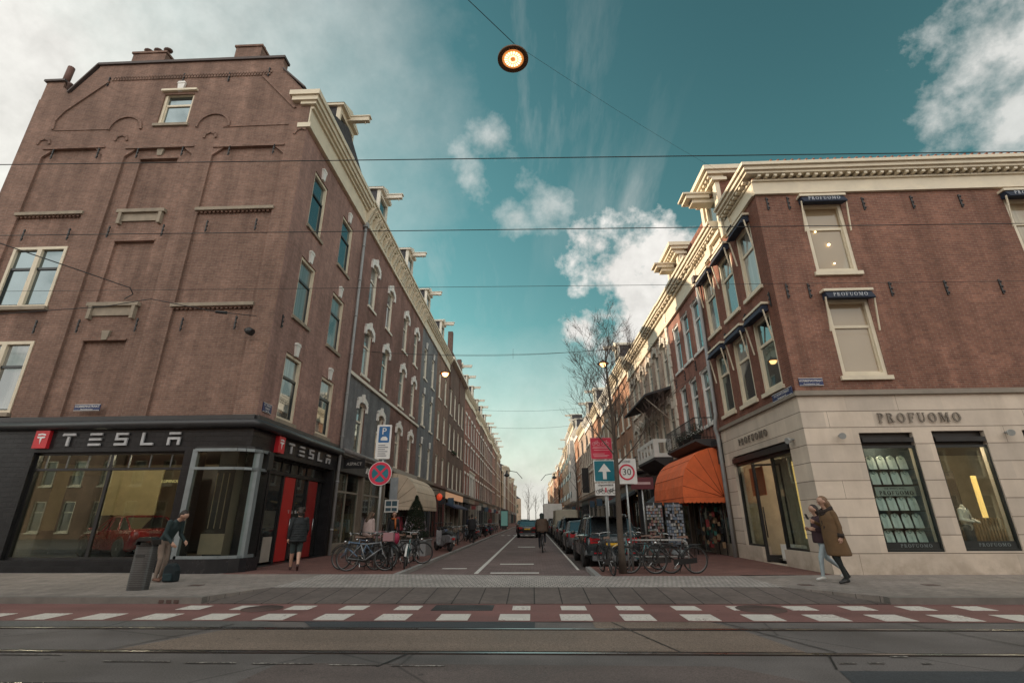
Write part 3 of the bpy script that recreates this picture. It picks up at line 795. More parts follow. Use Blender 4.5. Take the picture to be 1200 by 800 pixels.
# ================================================================== corner building, left
L1 = empty('corner_shop_building', (-14.8, 18.7, 0), 'brown brick corner building with black tiled shop front and blind arched wall panels', 'building')
YL, XL = 15.2, -8.82
PF = plane_front(YL); PS = plane_left(XL)
xl = -20.72
fw_holes = [(-19.30, -17.22, 8.72, 11.22), (-19.30, -17.22, 4.9, 7.44), (-15.2, -13.9, 16.85, 18.55)]
rec = [(-19.6, -17.05, 12.7, 15.72, 0.10), (-16.12, -13.33, 4.7, 15.62, 0.10), (-12.5, -9.62, 12.7, 15.55, 0.10), (-12.5, -9.62, 8.72, 12.55, 0.10), (-12.5, -9.62, 4.7, 8.55, 0.10),
       (-15.48, -13.95, 12.7, 15.15, 0.2), (-15.48, -13.95, 8.82, 11.36, 0.2), (-15.48, -13.95, 4.7, 7.4, 0.2), (-19.6, -17.05, 4.7, 12.55, 0.10)]
m = MB()
wall_grid(m, PF, xl, XL, 4.6, 18.45, fw_holes, 0.25, 0, rec)
# arched heads over the panels: corner fillets that narrow the panel top
for (a, b, z) in ((-19.6, -17.05, 15.72), (-16.12, -13.33, 15.62), (-12.5, -9.62, 15.55)):
    for s, uo in ((1, a), (-1, b)):
        fpoly(m, PF, [(uo, z), (uo, z - 0.35), (uo + s*0.40, z)], -0.10, -0.001)
    fbox(m, PF, a - 0.02, b + 0.02, z + 0.0, z + 0.09, 0.002, 0.05)
for (u, z) in ((-14.71, 15.15), (-14.71, 11.36), (-14.71, 7.4)):
    pts = [(u - 0.78, z + 0.01), (u + 0.78, z + 0.01), (u + 0.78, z + 0.07), (u, z + 0.17), (u - 0.78, z + 0.07)]
    fpoly(m, PF, pts, -0.1, -0.05)
# gable above the cornice line
fpoly(m, PF, [(-20.72, 18.45), (-19.95, 18.45), (-19.85, 19.1), (-19.42, 18.75), (-18.56, 20.12), (-18.56, 20.25), (-10.36, 20.25), (-10.36, 20.0), (-10.2, 19.55), (-9.27, 18.45), (-20.72, 18.45)][1:-1], -0.35, 0.0)
# raised mouldings of the gable
def strip(pts, wd=0.10, d=0.06):
    for a, b in zip(pts[:-1], pts[1:]):
        dx, dz = b[0]-a[0], b[1]-a[1]; L = math.hypot(dx, dz); nx, nz = -dz/L*wd/2, dx/L*wd/2
        fpoly(m, PF, [(a[0]+nx, a[1]+nz), (a[0]-nx, a[1]-nz), (b[0]-nx, b[1]-nz), (b[0]+nx, b[1]+nz)], 0.001, d)
strip([(-19.54, 16.75), (-19.6, 17.2), (-19.35, 17.7), (-17.86, 19.30)]); strip([(-11.1, 19.28), (-9.45, 17.45)])
strip([(-19.5, 16.72), (-17.1, 16.68)], 0.05, 0.03); strip([(-12.3, 16.6), (-9.6, 16.62)], 0.05, 0.03)
for c in (-16.45, -12.75):
    strip([(c + 0.68*math.cos(R(a)), 16.62 + 0.68*math.sin(R(a))) for a in range(0, 181, 15)], 0.09, 0.06)
    strip([(c - 0.25, 16.05), (c - 0.2, 16.25), (c, 16.35), (c + 0.2, 16.25), (c + 0.25, 16.05)], 0.09, 0.05)
strip([(-19.95, 16.0), (-19.9, 16.2), (-19.7, 16.28), (-19.5, 16.2), (-19.45, 16.0)], 0.09, 0.05)
strip([(-9.3, 16.1), (-9.2, 16.3), (-9.0, 16.38), (-8.84, 16.3)], 0.09, 0.05)
# dentil course
for k in range(56):
    u = -17.75 + k*0.125
    fbox(m, PF, u, u + 0.065, 19.32, 19.42, 0.001, 0.05); fbox(m, PF, u + 0.0625, u + 0.125, 19.44, 19.54, 0.001, 0.05)
for (a, b, z) in ((-19.64, -17.02, 12.56), (-12.55, -9.58, 12.56), (-12.55, -9.62, 8.58)):
    n_ = int((b - a) / 0.16)
    for k in range(n_): fbox(m, PF, a + k*0.16, a + k*0.16 + 0.08, z - 0.07, z, -0.10, -0.01)
# left, rear, top of the block
m.box(xl, xl + 0.3, YL + 0.01, 24.0, 4.6, 15.5); m.box(xl, XL - 0.3, 23.9, 24.2, 0, 16.4)
m.box(xl, xl + 0.3, YL + 0.01, YL + 1.3, 15.5, 18.4)
m.build('brick_wall', BR_L1, L1)
m = MB(); side_h = []
for (a, b) in ((16.42, 17.72), (19.60, 20.98)):
    side_h += [(a, b, 12.68, 15.30), (a, b, 8.72, 11.26), (a, b, 4.86, 7.30)]
wall_grid(m, PS, YL + 0.0, 22.35, 4.6, 16.5, side_h, 0.25); m.build('side_wall', BR_L1S, L1)
WST = plain('weathered_stone', (0.30, 0.25, 0.19), 0.8, var=0.3)
for (a, b, z) in ((-19.68, -16.98, 12.57), (-12.58, -9.55, 12.57), (-12.58, -9.6, 8.59)):
    m = MB(); fbox(m, PF, a, b, z, z + 0.13, -0.11, 0.07); m.build('stone_sill', WST, L1)
for z in (12.60, 8.70):
    m = MB(); fbox(m, PF, -15.65, -13.78, z - 0.02, z + 0.12, -0.2, 0.06); fbox(m, PF, -15.5, -13.9, z - 0.36, z - 0.02, -0.19, -0.04)
    for u in (-15.55, -13.98): fbox(m, PF, u, u + 0.12, z - 0.5, z - 0.02, -0.1, 0.05)
    m.build('balcony_ledge', WST, L1)
for z in (7.42, 15.3): m = MB(); fpoly(m, PF, [(-14.80, z), (-14.62, z), (-14.56, z + 0.35), (-14.86, z + 0.35)], -0.1, -0.02); m.build('keystone', WST, L1)
m = MB()
fbox(m, PF, -18.62, -10.3, 20.25, 20.37, -0.4, 0.08); fbox(m, PF, -20.78, -19.85, 19.42, 19.52, -1.35, 0.07)
for a, b in (((-19.5, 18.72), (-18.58, 20.3)), ((-10.3, 19.62), (-9.2, 18.5))):
    dx, dz = b[0]-a[0], b[1]-a[1]; L = math.hypot(dx, dz); nx, nz = -dz/L*0.06, dx/L*0.06
    fpoly(m, PF, [(a[0], a[1]), (b[0], b[1]), (b[0]+nx, b[1]+nz), (a[0]+nx, a[1]+nz)], -0.4, 0.09)
m.build('coping', plain('lead_coping', (0.07, 0.05, 0.045), 0.6), L1)
# piers and chimneys
m = MB(); m.box(-20.7, -19.9, YL + 0.02, YL + 1.3, 18.4, 19.42); ch = m.build('parapet_pier', BR_L1, L1)
p = MB(); p.path([(-20.12, YL + 0.2, 19.5), (-20.1, YL + 0.2, 20.45)], 0.13, 10); p.build('flue_pipe', plain('rusty_flue', (0.13, 0.06, 0.045), 0.7), ch)
for u in (-19.80, -19.55):
    p = MB(); p.lathe([(0.1, 0), (0.08, 0.3), (0.11, 0.32), (0.11, 0.4)], (u, YL + 0.15, 19.05 if u < -19.7 else 18.75), 10); p.build('chimney_pot', plain('chimney_pot_clay', (0.10, 0.06, 0.05), 0.7), ch)
for (a, b, zt, pots) in ((-17.2, -15.72, 20.85, (-16.95, -16.5, -16.05)), (-12.6, -11.45, 21.0, (-12.4, -12.15, -11.9, -11.65))):
    m = MB(); m.box(a, b, YL - 0.02, YL + 0.8, 20.37, zt); m.box(a - 0.05, b + 0.05, YL - 0.07, YL + 0.85, zt, zt + 0.1)
    c = m.build('chimney', BR_L1, L1)
    for k, u in enumerate(pots):
        p = MB()
        if len(pots) == 3: p.path([(u, YL + 0.3, zt + 0.1), (u, YL + 0.3, zt + 0.32), (u + 0.12, YL + 0.2, zt + 0.42)], [0.1, 0.1, 0.13], 10); p.ball((u + 0.16, YL + 0.2, zt + 0.42), (0.2, 0.16, 0.08), 10)
        else: p.lathe([(0.09, 0), (0.08, 0.22), (0.1, 0.24), (0.1, 0.3)], (u, YL + 0.35, zt + 0.1), 10)
        p.build('chimney_pot', MATS['chimney_pot_clay'], c)
m = MB(); m.prism([(15.5, 18.4), (19.0, 20.0), (23.9, 18.0), (23.9, 16.4), (15.5, 16.4)], lambda u, v, w_: (w_, u, v), xl + 0.3, XL - 0.05); m.build('roof', SLATE, L1)
# cornice of the street side, returned at the corner
m = MB()
moulding(m, PS, YL + 0.0, 22.35, [(16.4, 16.62, 0.16), (16.62, 17.40, 0.05), (17.40, 17.55, 0.15), (17.55, 17.70, 0.26), (17.70, 17.92, 0.34), (17.92, 18.15, 0.42)])
fbox(m, PF, -9.55, -8.82 + 0.34, 17.70, 17.92, 0.001, 0.2); fbox(m, PF, -9.65, -8.82 + 0.42, 17.92, 18.15, 0.001, 0.28)
fbox(m, PF, -9.2, -8.82 + 0.26, 17.55, 17.70, 0.001, 0.12); fbox(m, PF, -9.2, -8.82 + 0.16, 16.4, 16.62, 0.001, 0.08)
m.build('cornice', CREAM, L1)
m = MB(); fbox(m, PF, -9.35, -8.6, 18.15, 18.3, -0.9, 0.05); m.build('gutter_corner', MATS['lead_coping'], L1)
hoist_dormer(L1, PS, 18.9, 18.10, 1.8, 2.3, 0.1, CREAM, beam=1.0)
window(L1, PF, *fw_holes[0], fm=CREAM, style='double', glass=GL[1], sill_m=MATS['weathered_stone']); window(L1, PF, *fw_holes[1], fm=CREAM, style='double', glass=GL[2], sill_m=MATS['weathered_stone'])
window(L1, PF, *fw_holes[2], fm=CREAM, style='sash', glass=GL[1], lintel='key', sill_m=MATS['weathered_stone'])
m = MB(); fbox(m, PF, -15.32, -13.8, 18.56, 18.66, 0.0, 0.12); m.build('window_hood', CREAM, L1)
for k, h in enumerate(side_h):
    window(L1, PS, *h, fm=CREAM, style='sashdark', glass=GL[(k + 1) % 3], lintel='key', sill_m=MATS['weathered_stone'], dep=0.12)
anchor_irons(L1, PF, [(-19.16, 15.5), (-17.25, 15.46), (-15.6, 15.42), (-13.75, 15.45), (-11.83, 15.4), (-10.02, 15.4), (-19.06, 11.7), (-17.28, 11.7), (-15.75, 11.75), (-13.65, 11.75), (-12.0, 11.88), (-10.12, 11.9), (-17.3, 7.94), (-15.75, 7.94), (-13.65, 7.94), (-12.03, 7.92), (-10.13, 7.95), (-17.9, 19.3), (-14.6, 19.35), (-12.6, 19.3), (-10.9, 19.5)])
anchor_irons(L1, PS, [(15.75, 8.2)])
downpipe(L1, PS, 22.22, 0.12, 16.3, 0.14, 0.07)
# ---- black shop front
TILEB = brick('black_shop_tiles', (0.021, 0.021, 0.023), (0.014, 0.014, 0.016), (0.007, 0.007, 0.007), 0.3, 0.15, 0.008, rough=0.3, large=0.3, grime=0.3, bump=0.5)
m = MB()
big = (-15.85, -10.92, 0.46, 3.60); cor = (-10.42, XL, 0.50, 3.62)
wall_grid(m, PF, xl, XL, 0.0, 4.30, [big, cor, (-20.4, -17.4, 0.46, 3.6)], 0.35)
door = (16.5, 21.95, 0.13, 3.62)
wall_grid(m, PS, YL, 22.35, 0.0, 4.30, [door, (YL, 15.92, 0.50, 3.62)], 0.5)
m.build('shop_front', TILEB, L1)
m = MB()
m.path([(xl, YL - 0.12, 4.44), (XL + 0.02, YL - 0.12, 4.44), (XL + 0.14, YL + 0.02, 4.44), (XL + 0.14, 22.35, 4.44)], 0.14, 10)
fbox(m, PF, xl, XL, 4.3, 4.36, 0.0, 0.12); fbox(m, PF, xl, XL, 4.52, 4.72, 0.0, 0.1); fbox(m, PS, YL, 22.35, 4.52, 4.72, 0.0, 0.1); fbox(m, PS, YL, 22.35, 4.3, 4.36, 0.0, 0.12)
m.build('fascia_moulding', plain('dark_fascia_moulding', (0.03, 0.03, 0.032), 0.4), L1)
SILV = plain('silver_frame', (0.22, 0.25, 0.26), 0.4, metal=0.3)
def shopwin(root, P, h, verts=(), trans=None, fm=BLACK, glass=None, dep=0.18, post=0.07, name='shop_window'):
    f = MB(); u0, u1, z0, z1 = h; t = post
    for a, b in ((u0, u0 + t), (u1 - t, u1)): fbox(f, P, a, b, z0, z1, -dep - 0.05, -dep + 0.04)
    fbox(f, P, u0 + t, u1 - t, z1 - 0.07, z1, -dep - 0.05, -dep + 0.03); fbox(f, P, u0 + t, u1 - t, z0, z0 + 0.07, -dep - 0.05, -dep + 0.03)
    for v in verts: fbox(f, P, v - 0.05, v + 0.05, z0 + 0.07, z1 - 0.07, -dep - 0.04, -dep + 0.03)
    if trans: fbox(f, P, u0 + t, u1 - t, trans - 0.035, trans + 0.035, -dep - 0.045, -dep + 0.06)
    o = f.build(name, fm, root)
    g = MB(); fbox(g, P, u0 + t*0.8, u1 - t*0.8, z0 + 0.05, z1 - 0.05, -dep - 0.012, -dep); g.build('glass', glass or SHOPGLASS, o)
    return o
shopwin(L1, PF, big, (-13.35,), 3.08, BLACK)
BAY = [(-10.40, 15.2), (-10.40, 14.97), (-9.35, 14.97), (-9.10, 15.0), (-8.88, 15.09), (-8.70, 15.25), (-8.60, 15.48), (-8.58, 15.9)]
f = MB()
for i in (1, 6): 
    x, y = BAY[i]
    f.prism([(x - 0.08, y - 0.03), (x + 0.08, y - 0.03), (x + 0.08, y + 0.10), (x - 0.08, y + 0.10)], lambda u, v, w_: (u, v, w_), 0.5, 3.62) if i == 1 else f.prism([(x - 0.12, y - 0.18), (x + 0.02, y - 0.08), (x + 0.04, y + 0.08), (x - 0.08, y + 0.08)], lambda u, v, w_: (u, v, w_), 0.5, 3.62)
for z0, z1, o in ((3.0, 3.08, 0.05), (3.55, 3.64, 0.06), (0.5, 0.58, 0.03)):
    for (a, b) in zip(BAY[1:-1], BAY[2:]):
        dx, dy = b[0]-a[0], b[1]-a[1]; L = math.hypot(dx, dy); nx, ny = dy/L*o, -dx/L*o
        f.hexa([(a[0], a[1], z0), (b[0], b[1], z0), (b[0]+nx, b[1]+ny, z0), (a[0]+nx, a[1]+ny, z0), (a[0], a[1], z1), (b[0], b[1], z1), (b[0]+nx, b[1]+ny, z1), (a[0]+nx, a[1]+ny, z1)])
bay = f.build('bay_window', SILV, L1)
g = MB(); n_ = len(BAY); g.add([(x, y, 0.56) for x, y in BAY] + [(x, y, 3.58) for x, y in BAY], [(i, i+1, n_+i+1, n_+i) for i in range(n_-1)], 0, False); g.build('glass', SHOPGLASS, bay)
g = MB(); g.prism(BAY + [(XL, 15.9), (XL, 15.2)], lambda u, v, w_: (u, v, w_), 3.64, 3.72); g.build('bay_roof', BLACK, L1)
shopwin(L1, PF, (-20.4, -17.4, 0.46, 3.6), (), 3.08, BLACK)
for k in range(7):
    f = MB(); u = -15.5 + k*0.68; fbox(f, PF, u - 0.015, u + 0.015, 3.12, 3.52, -0.21, -0.165); f.build('glazing_bar', plain('grey_bar', (0.12, 0.12, 0.12), 0.5), L1)
# projecting rounded sill under the corner window
m = MB()
pts = [(-10.75, YL), (-10.75, YL - 0.32), (-9.35, YL - 0.32), (-9.05, YL - 0.28), (-8.78, YL - 0.16), (-8.58, YL + 0.02), (-8.48, YL + 0.25), (-8.46, YL + 0.85), (XL, YL + 0.85)]
m.prism(pts, lambda u, v, w_: (u, v, w_), 0.1, 0.50); m.build('corner_plinth', plain('polished_black_stone', (0.02, 0.021, 0.024), 0.22), L1)
m = MB()
for x in (-10.66,):
    m.add([(x - 0.2, YL - 0.04, 1.15), (x + 0.2, YL - 0.04, 1.15), (x + 0.2, YL + 0.02, 1.15), (x - 0.2, YL + 0.02, 1.15), (x, YL - 0.10, 0.62), (x, YL + 0.0, 0.62)], [(0,1,2,3), (0,4,1), (1,4,5,2), (3,2,5), (0,3,5,4)], 0)
m.build('wedge_bracket', plain('teal_black_metal', (0.03, 0.05, 0.055), 0.3), L1)
# entrance on the side
REDP = plain('red_door_panel', (0.42, 0.022, 0.02), 0.35)
f = MB(); PD = PS
for v in (16.52, 18.3, 21.6): fbox(f, PD, v, v + 0.1, 0.13, 3.1, -0.42, -0.34)
fbox(f, PD, 16.5, 21.95, 3.08, 3.2, -0.42, -0.3); fbox(f, PD, 16.5, 21.95, 3.58, 3.62, -0.45, -0.2)
for v in (17.4, 18.1, 18.8, 19.5, 20.2): fbox(f, PD, v, v + 0.03, 3.2, 3.58, -0.42, -0.36)
fr = f.build('entrance_frame', BLACK, L1)
g = MB(); fbox(g, PD, 16.62, 21.9, 0.2, 3.58, -0.405, -0.395); g.build('glass', DARKGLASS, fr)
for a, b in ((18.42, 19.25), (20.45, 21.3)):
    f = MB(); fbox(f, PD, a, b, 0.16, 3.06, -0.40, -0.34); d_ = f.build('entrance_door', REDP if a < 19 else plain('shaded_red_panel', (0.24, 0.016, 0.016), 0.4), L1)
    h = MB(); h.tube(PD(b - 0.12, 0.9, -0.29), PD(b - 0.12, 1.6, -0.29), 0.02); h.build('handle', STEEL, d_)
f = MB(); fbox(f, PD, 19.27, 19.4, 0.16, 3.06, -0.40, -0.33); fbox(f, PD, 20.3, 20.43, 0.16, 3.06, -0.40, -0.33); f.build('door_post', BLACK, L1)
f = MB(); fbox(f, PD, 17.55, 18.15, 0.2, 1.0, -0.39, -0.375); f.build('poster', plain('pale_poster', (0.34, 0.30, 0.26), 0.6), L1)
t_ = glyphs('TESLA', TL, PD, 18.95, 1.78, 0.11, 0.13, 0.16, -0.338, -0.33); t_.build('lettering', plain('pale_lettering', (0.5, 0.5, 0.5), 0.4), fr)
f = MB(); fbox(f, PD, 21.98, 22.15, 0.13, 3.6, 0.002, 0.04); f.build('side_panel', BLACK, L1)
# fascia lettering with the red badge
LET = plain('grey_sign_letters', (0.42, 0.42, 0.43), 0.45)
RED = plain('sign_red', (0.55, 0.022, 0.03), 0.4)
b_ = glyphs('TESLA', TL, PF, -15.02, 3.79, 0.40, 0.44, 0.44, 0.02, 0.07).build('shop_lettering', LET, L1)
b_ = glyphs('TESLA', TL, PS, 17.55, 3.82, 0.36, 0.43, 0.43, 0.02, 0.07).build('shop_lettering', LET, L1)
for P_, a, b in ((PF, -15.88, -15.42), (PS, 16.62, 17.06)):
    f = MB(); fbox(f, P_, a, b, 3.72, 4.28, 0.0, 0.12 if P_ is PF else 0.14); bd = f.build('badge_panel', RED, L1)
    c = (a + b)/2; dd = 0.12 if P_ is PF else 0.14
    e = MB(); 
    fpoly(e, P_, [(c - 0.13, 4.12), (c - 0.12, 4.17), (c, 4.19), (c + 0.12, 4.17), (c + 0.13, 4.12), (c, 4.14)], dd + 0.001, dd + 0.01)
    fpoly(e, P_, [(c - 0.13, 4.09), (c + 0.13, 4.09), (c + 0.11, 4.03), (c + 0.035, 4.04), (c, 3.85), (c - 0.035, 4.04), (c - 0.11, 4.03)], dd + 0.001, dd + 0.012)
    e.transform(Matrix.Identity(4)); e.build('badge_emblem', plain('badge_white', (0.75, 0.75, 0.75), 0.4), bd)
f = MB(); fbox(f, PS, 15.75, 16.05, 3.05, 3.62, 0.0, 0.35); f.ball(PS(15.9, 3.02, 0.18), (0.13, 0.13, 0.12), 10); f.build('speaker_box', BLACK, L1)
# ---- showroom inside
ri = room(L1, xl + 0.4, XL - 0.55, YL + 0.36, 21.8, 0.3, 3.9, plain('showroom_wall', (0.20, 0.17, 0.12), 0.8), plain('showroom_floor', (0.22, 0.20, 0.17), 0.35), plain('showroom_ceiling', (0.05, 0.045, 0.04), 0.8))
YEL = plain('yellow_wall_panel', (0.30, 0.25, 0.13), 0.6)
for x0, x1, z0, z1, y in ((-20.2, -19.2, 1.2, 3.6, 20.6), (-16.6, -14.3, 1.75, 3.45, 19.0)):
    f = MB(); f.box(x0, x1, y, y + 0.05, z0, z1); f.build('wall_panel', YEL, L1)
f = MB(); f.box(-19.0, -16.9, 20.0, 20.1, 0.35, 3.3); f.build('dark_screen_wall', plain('dark_screen', (0.05, 0.045, 0.04), 0.5), L1)
f = MB(); f.box(-19.6, -18.0, 17.6, 18.3, 0.3, 1.15); f.build('display_counter', plain('grey_counter', (0.22, 0.21, 0.19), 0.5), L1)
f = MB(); f.box(-15.0, -12.2, 20.9, 21.0, 0.35, 3.6); f.build('dark_partition', BLACK, L1)
SPOT = lamp_mat('warm_spot', (1.0, 0.72, 0.42), 60)
for (x, y, z, e_) in ((-15.3, 16.5, 3.8, 60), (-12.3, 16.6, 3.8, 75), (-18.5, 17.0, 3.8, 35)):
    pl_ = bpy.data.lights.new('ceiling_lamp', 'POINT'); pl_.energy = e_; pl_.color = (1.0, 0.80, 0.55); pl_.shadow_soft_size = 0.05; po = bpy.data.objects.new('ceiling_lamp', pl_); COL.objects.link(po); po.location = (x, y, z)
for (x, y) in ((-15.3, 16.5), (-14.2, 17.2), (-12.3, 16.6), (-12.0, 16.6), (-9.9, 16.4), (-17.5, 17.5), (-13.2, 19.0)):
    f = MB(); f.lathe([(0.05, 0.0), (0.05, 0.03)], (x, y, 3.85), 10); f.build('spot_lamp', SPOT, L1)
f = MB()
for k in range(7): f.box(-10.3 + k*0.2, -10.3 + k*0.2 + 0.02, YL + 0.9, YL + 0.92, 1.3, 3.0)
f.box(-10.4, -9.2, YL + 0.8, YL + 0.84, 0.56, 1.15); f.build('display_board', plain('sand_board', (0.30, 0.25, 0.17), 0.7), L1)
f = MB(); f.box(-10.75, -8.95, YL + 1.6, YL + 1.7, 0.3, 3.8); f.build('dark_partition', BLACK, L1)
f = text_mesh('LUMINOUS', 0.13, PF, -11.5, 2.72, -0.5, thick=0.01); f.build('display_lettering', lamp_mat('gold_lettering', (0.75, 0.6, 0.25), 0.25), L1)

def wall_thing(name, label, cat, group=None):
    return lambda mb, mat: tag(mb.build(name, mat), label, cat, group)
# blue street name plates (enamel)
PLATE = plain('enamel_blue', (0.012, 0.025, 0.10), 0.3)
def nameplate(P, u0, u1, z0, z1, lines, label, mirror=False):
    t = empty('street_name_plate', P((u0+u1)/2, z0, 0), label, 'name plate')
    f = MB(); fbox(f, P, u0, u1, z0, z1, 0.01, 0.035); f.build('plate', PLATE, t)
    f = MB(); e = 0.012
    for q in ((u0, u1, z0, z0+e), (u0, u1, z1-e, z1)): fbox(f, P, *q, 0.0352, 0.038)
    for i, (s, sz, zz) in enumerate(lines):
        tm = text_mesh(s, sz, P, (u0+u1)/2, zz, 0.036, mirror, 0.003); f.add(tm.v, tm.f)
    f.build('lettering', WHITE, t); return t
nameplate(PF, -14.95, -14.08, 4.93, 5.14, [('HOBBEMASTRAAT', 0.10, 5.065), ('Museumkwartier', 0.06, 4.97)], 'dark blue street name plate on the blind brick panel above the black shop', False)
nameplate(PS, 15.45, 16.0, 4.9, 5.2, [('P.C. HOOFT-', 0.08, 5.13), ('STRAAT', 0.08, 5.03), ('Oud-Zuid', 0.05, 4.95)], 'small blue street name plate by the corner window of the left brick building', False)
# ================================================================== corner building, right
YR, XR = 14.4, 7.85
R1 = empty('corner_stone_shop_building', (14, 17.5, 0), 'red brick corner building on a pale stone ground floor with two display windows', 'building')
PF2 = plane_front(YR); PS2 = plane_right(XR)
fh = [(9.30, 10.62, 8.95, 11.52), (9.32, 10.64, 5.48, 7.98), (15.95, 17.25, 8.95, 11.52), (15.97, 17.29, 5.48, 7.98)]
sh = [(15.12, 16.36, 8.90, 11.42), (17.00, 18.26, 8.90, 11.42), (18.95, 20.18, 8.90, 11.42), (15.02, 16.30, 5.42, 7.92), (16.90, 18.15, 5.42, 7.92), (18.80, 20.02, 5.42, 7.92)]
m = MB(); wall_grid(m, PF2, XR, 30, 4.9, 11.95, fh, 0.22)
m.box(29.7, 30, YR + 0.01, 26, 0, 11.9); m.box(XR + 0.3, 30, 25.8, 26, 0, 11.9); m.build('brick_wall', BR_R1, R1)
m = MB(); wall_grid(m, PS2, YR, 20.65, 4.9, 11.95, sh, 0.22); m.build('side_wall', brick('brick_side_right', (0.225, 0.082, 0.052), (0.17, 0.062, 0.042), (0.21, 0.14, 0.11), large=0.14, grime=0.2), R1)
# stone ground floor with open joints
sw1 = (9.36, 10.85, 0.66, 3.80); sw2 = (11.38, 12.83, 0.68, 3.83); sw3 = (13.87, 15.3, 0.68, 3.83)
dh = (15.38, 19.80, 0.12, 3.76)
m = MB(); wall_grid(m, PF2, XR, 30, 0.0, 4.9, [sw1, sw2, sw3], 0.3); wall_grid(m, PS2, YR, 20.65, 0.0, 4.9, [dh], 0.35)
m.build('stone_wall', STONE, R1)
m = MB(); SJ = plain('stone_joint', (0.17, 0.135, 0.105), 0.9)
ops = [sw1, sw2, sw3]
for z in (0.63, 1.08, 1.53, 2.01, 2.49, 2.99, 3.48, 3.96, 4.43):
    segs = [(XR, 30)]
    for o in ops:
        if o[2] < z < o[3]:
            segs = [s2 for s in segs for s2 in ((s[0], min(s[1], o[0])), (max(s[0], o[1]), s[1])) if s2[1] - s2[0] > 0.02]
    for s in segs: fbox(m, PF2, s[0], s[1], z - 0.009, z + 0.009, -0.01, 0.002)
    segs = [(YR, dh[0]), (dh[1], 20.65)] if z < 3.76 else [(YR, 20.65)]
    for s in segs: fbox(m, PS2, s[0], s[1], z - 0.009, z + 0.009, -0.01, 0.002)
zs = [0.12, 0.63, 1.08, 1.53, 2.01, 2.49, 2.99, 3.48, 3.96, 4.43, 4.9]
rnd = random.Random(3)
for i in range(len(zs) - 1):
    for k in range(16):
        x = XR + 0.75 + k*1.37 + (0.68 if i % 2 else 0)
        if any(o[0] - 0.05 < x < o[1] + 0.05 for o in ops) and 0.6 < zs[i] + 0.2 < 3.8: continue
        if x < 29 and (i*5 + k*3) % 4 == 0: fbox(m, PF2, x - 0.004, x + 0.004, zs[i], zs[i+1], -0.01, 0.0015)
m.build('stone_joints', SJ, R1)
m = MB()
fbox(m, PF2, XR - 0.09, 30, 4.9, 4.99, 0.0, 0.09); fbox(m, PF2, XR - 0.04, 30, 4.99, 5.05, 0.0, 0.04)
fbox(m, PS2, YR, 20.65, 4.9, 4.99, 0.0, 0.09); fbox(m, PS2, YR, 20.65, 4.99, 5.05, 0.0, 0.04)
m.build('string_course', plain('grey_brown_stone', (0.25, 0.215, 0.175), 0.75), R1)
# cornice all round
prof = [(11.95, 12.05, 0.10), (12.05, 12.48, 0.04), (12.48, 12.55, 0.10), (12.66, 12.76, 0.30), (12.76, 12.90, 0.38), (12.90, 13.02, 0.46)]
m = MB()
moulding(m, PF2, XR - 0.04, 30, prof[:3])
for z0, z1, d in prof[3:]: fbox(m, PF2, XR - d, 30, z0, z1, -0.02, d)
moulding(m, PS2, YR, 16.75, prof); moulding(m, PS2, 17.5, 20.65, prof)
co = m.build('cornice', CREAM, R1)
m = MB()
for k in range(80):
    x = XR + 0.1 + k*0.275
    fbox(m, PF2, x, x + 0.10, 12.56, 12.655, 0.0, 0.26)
for k in range(22):
    y = YR + 0.1 + k*0.28
    if not 16.6 < y < 17.5: fbox(m, PS2, y, y + 0.14, 12.56, 12.655, 0.0, 0.26)
m.build('modillions', CREAM, co)
m = MB(); m.prism([(YR - 0.35, 13.03), (YR - 0.3, 13.14), (YR + 3.4, 14.6), (26, 14.6), (26, 11.9), (YR + 0.3, 11.9), (YR + 0.3, 13.03)], lambda u, v, w_: (w_, u, v), XR + 0.35, 29.9); m.build('roof', TILE, R1)
m = MB()
for k in range(90): m.ball((XR + 0.6 + k*0.24, YR - 0.32, 13.12), (0.05, 0.09, 0.05), 6)
m.build('ridge_tiles', MATS['roof_tile'], R1)
m = MB(); m.box(17.1, 17.7, YR + 0.8, YR + 1.4, 13.4, 13.95); m.box(17.05, 17.75, YR + 0.75, YR + 1.45, 13.95, 14.03); m.build('chimney', WHITE, R1)
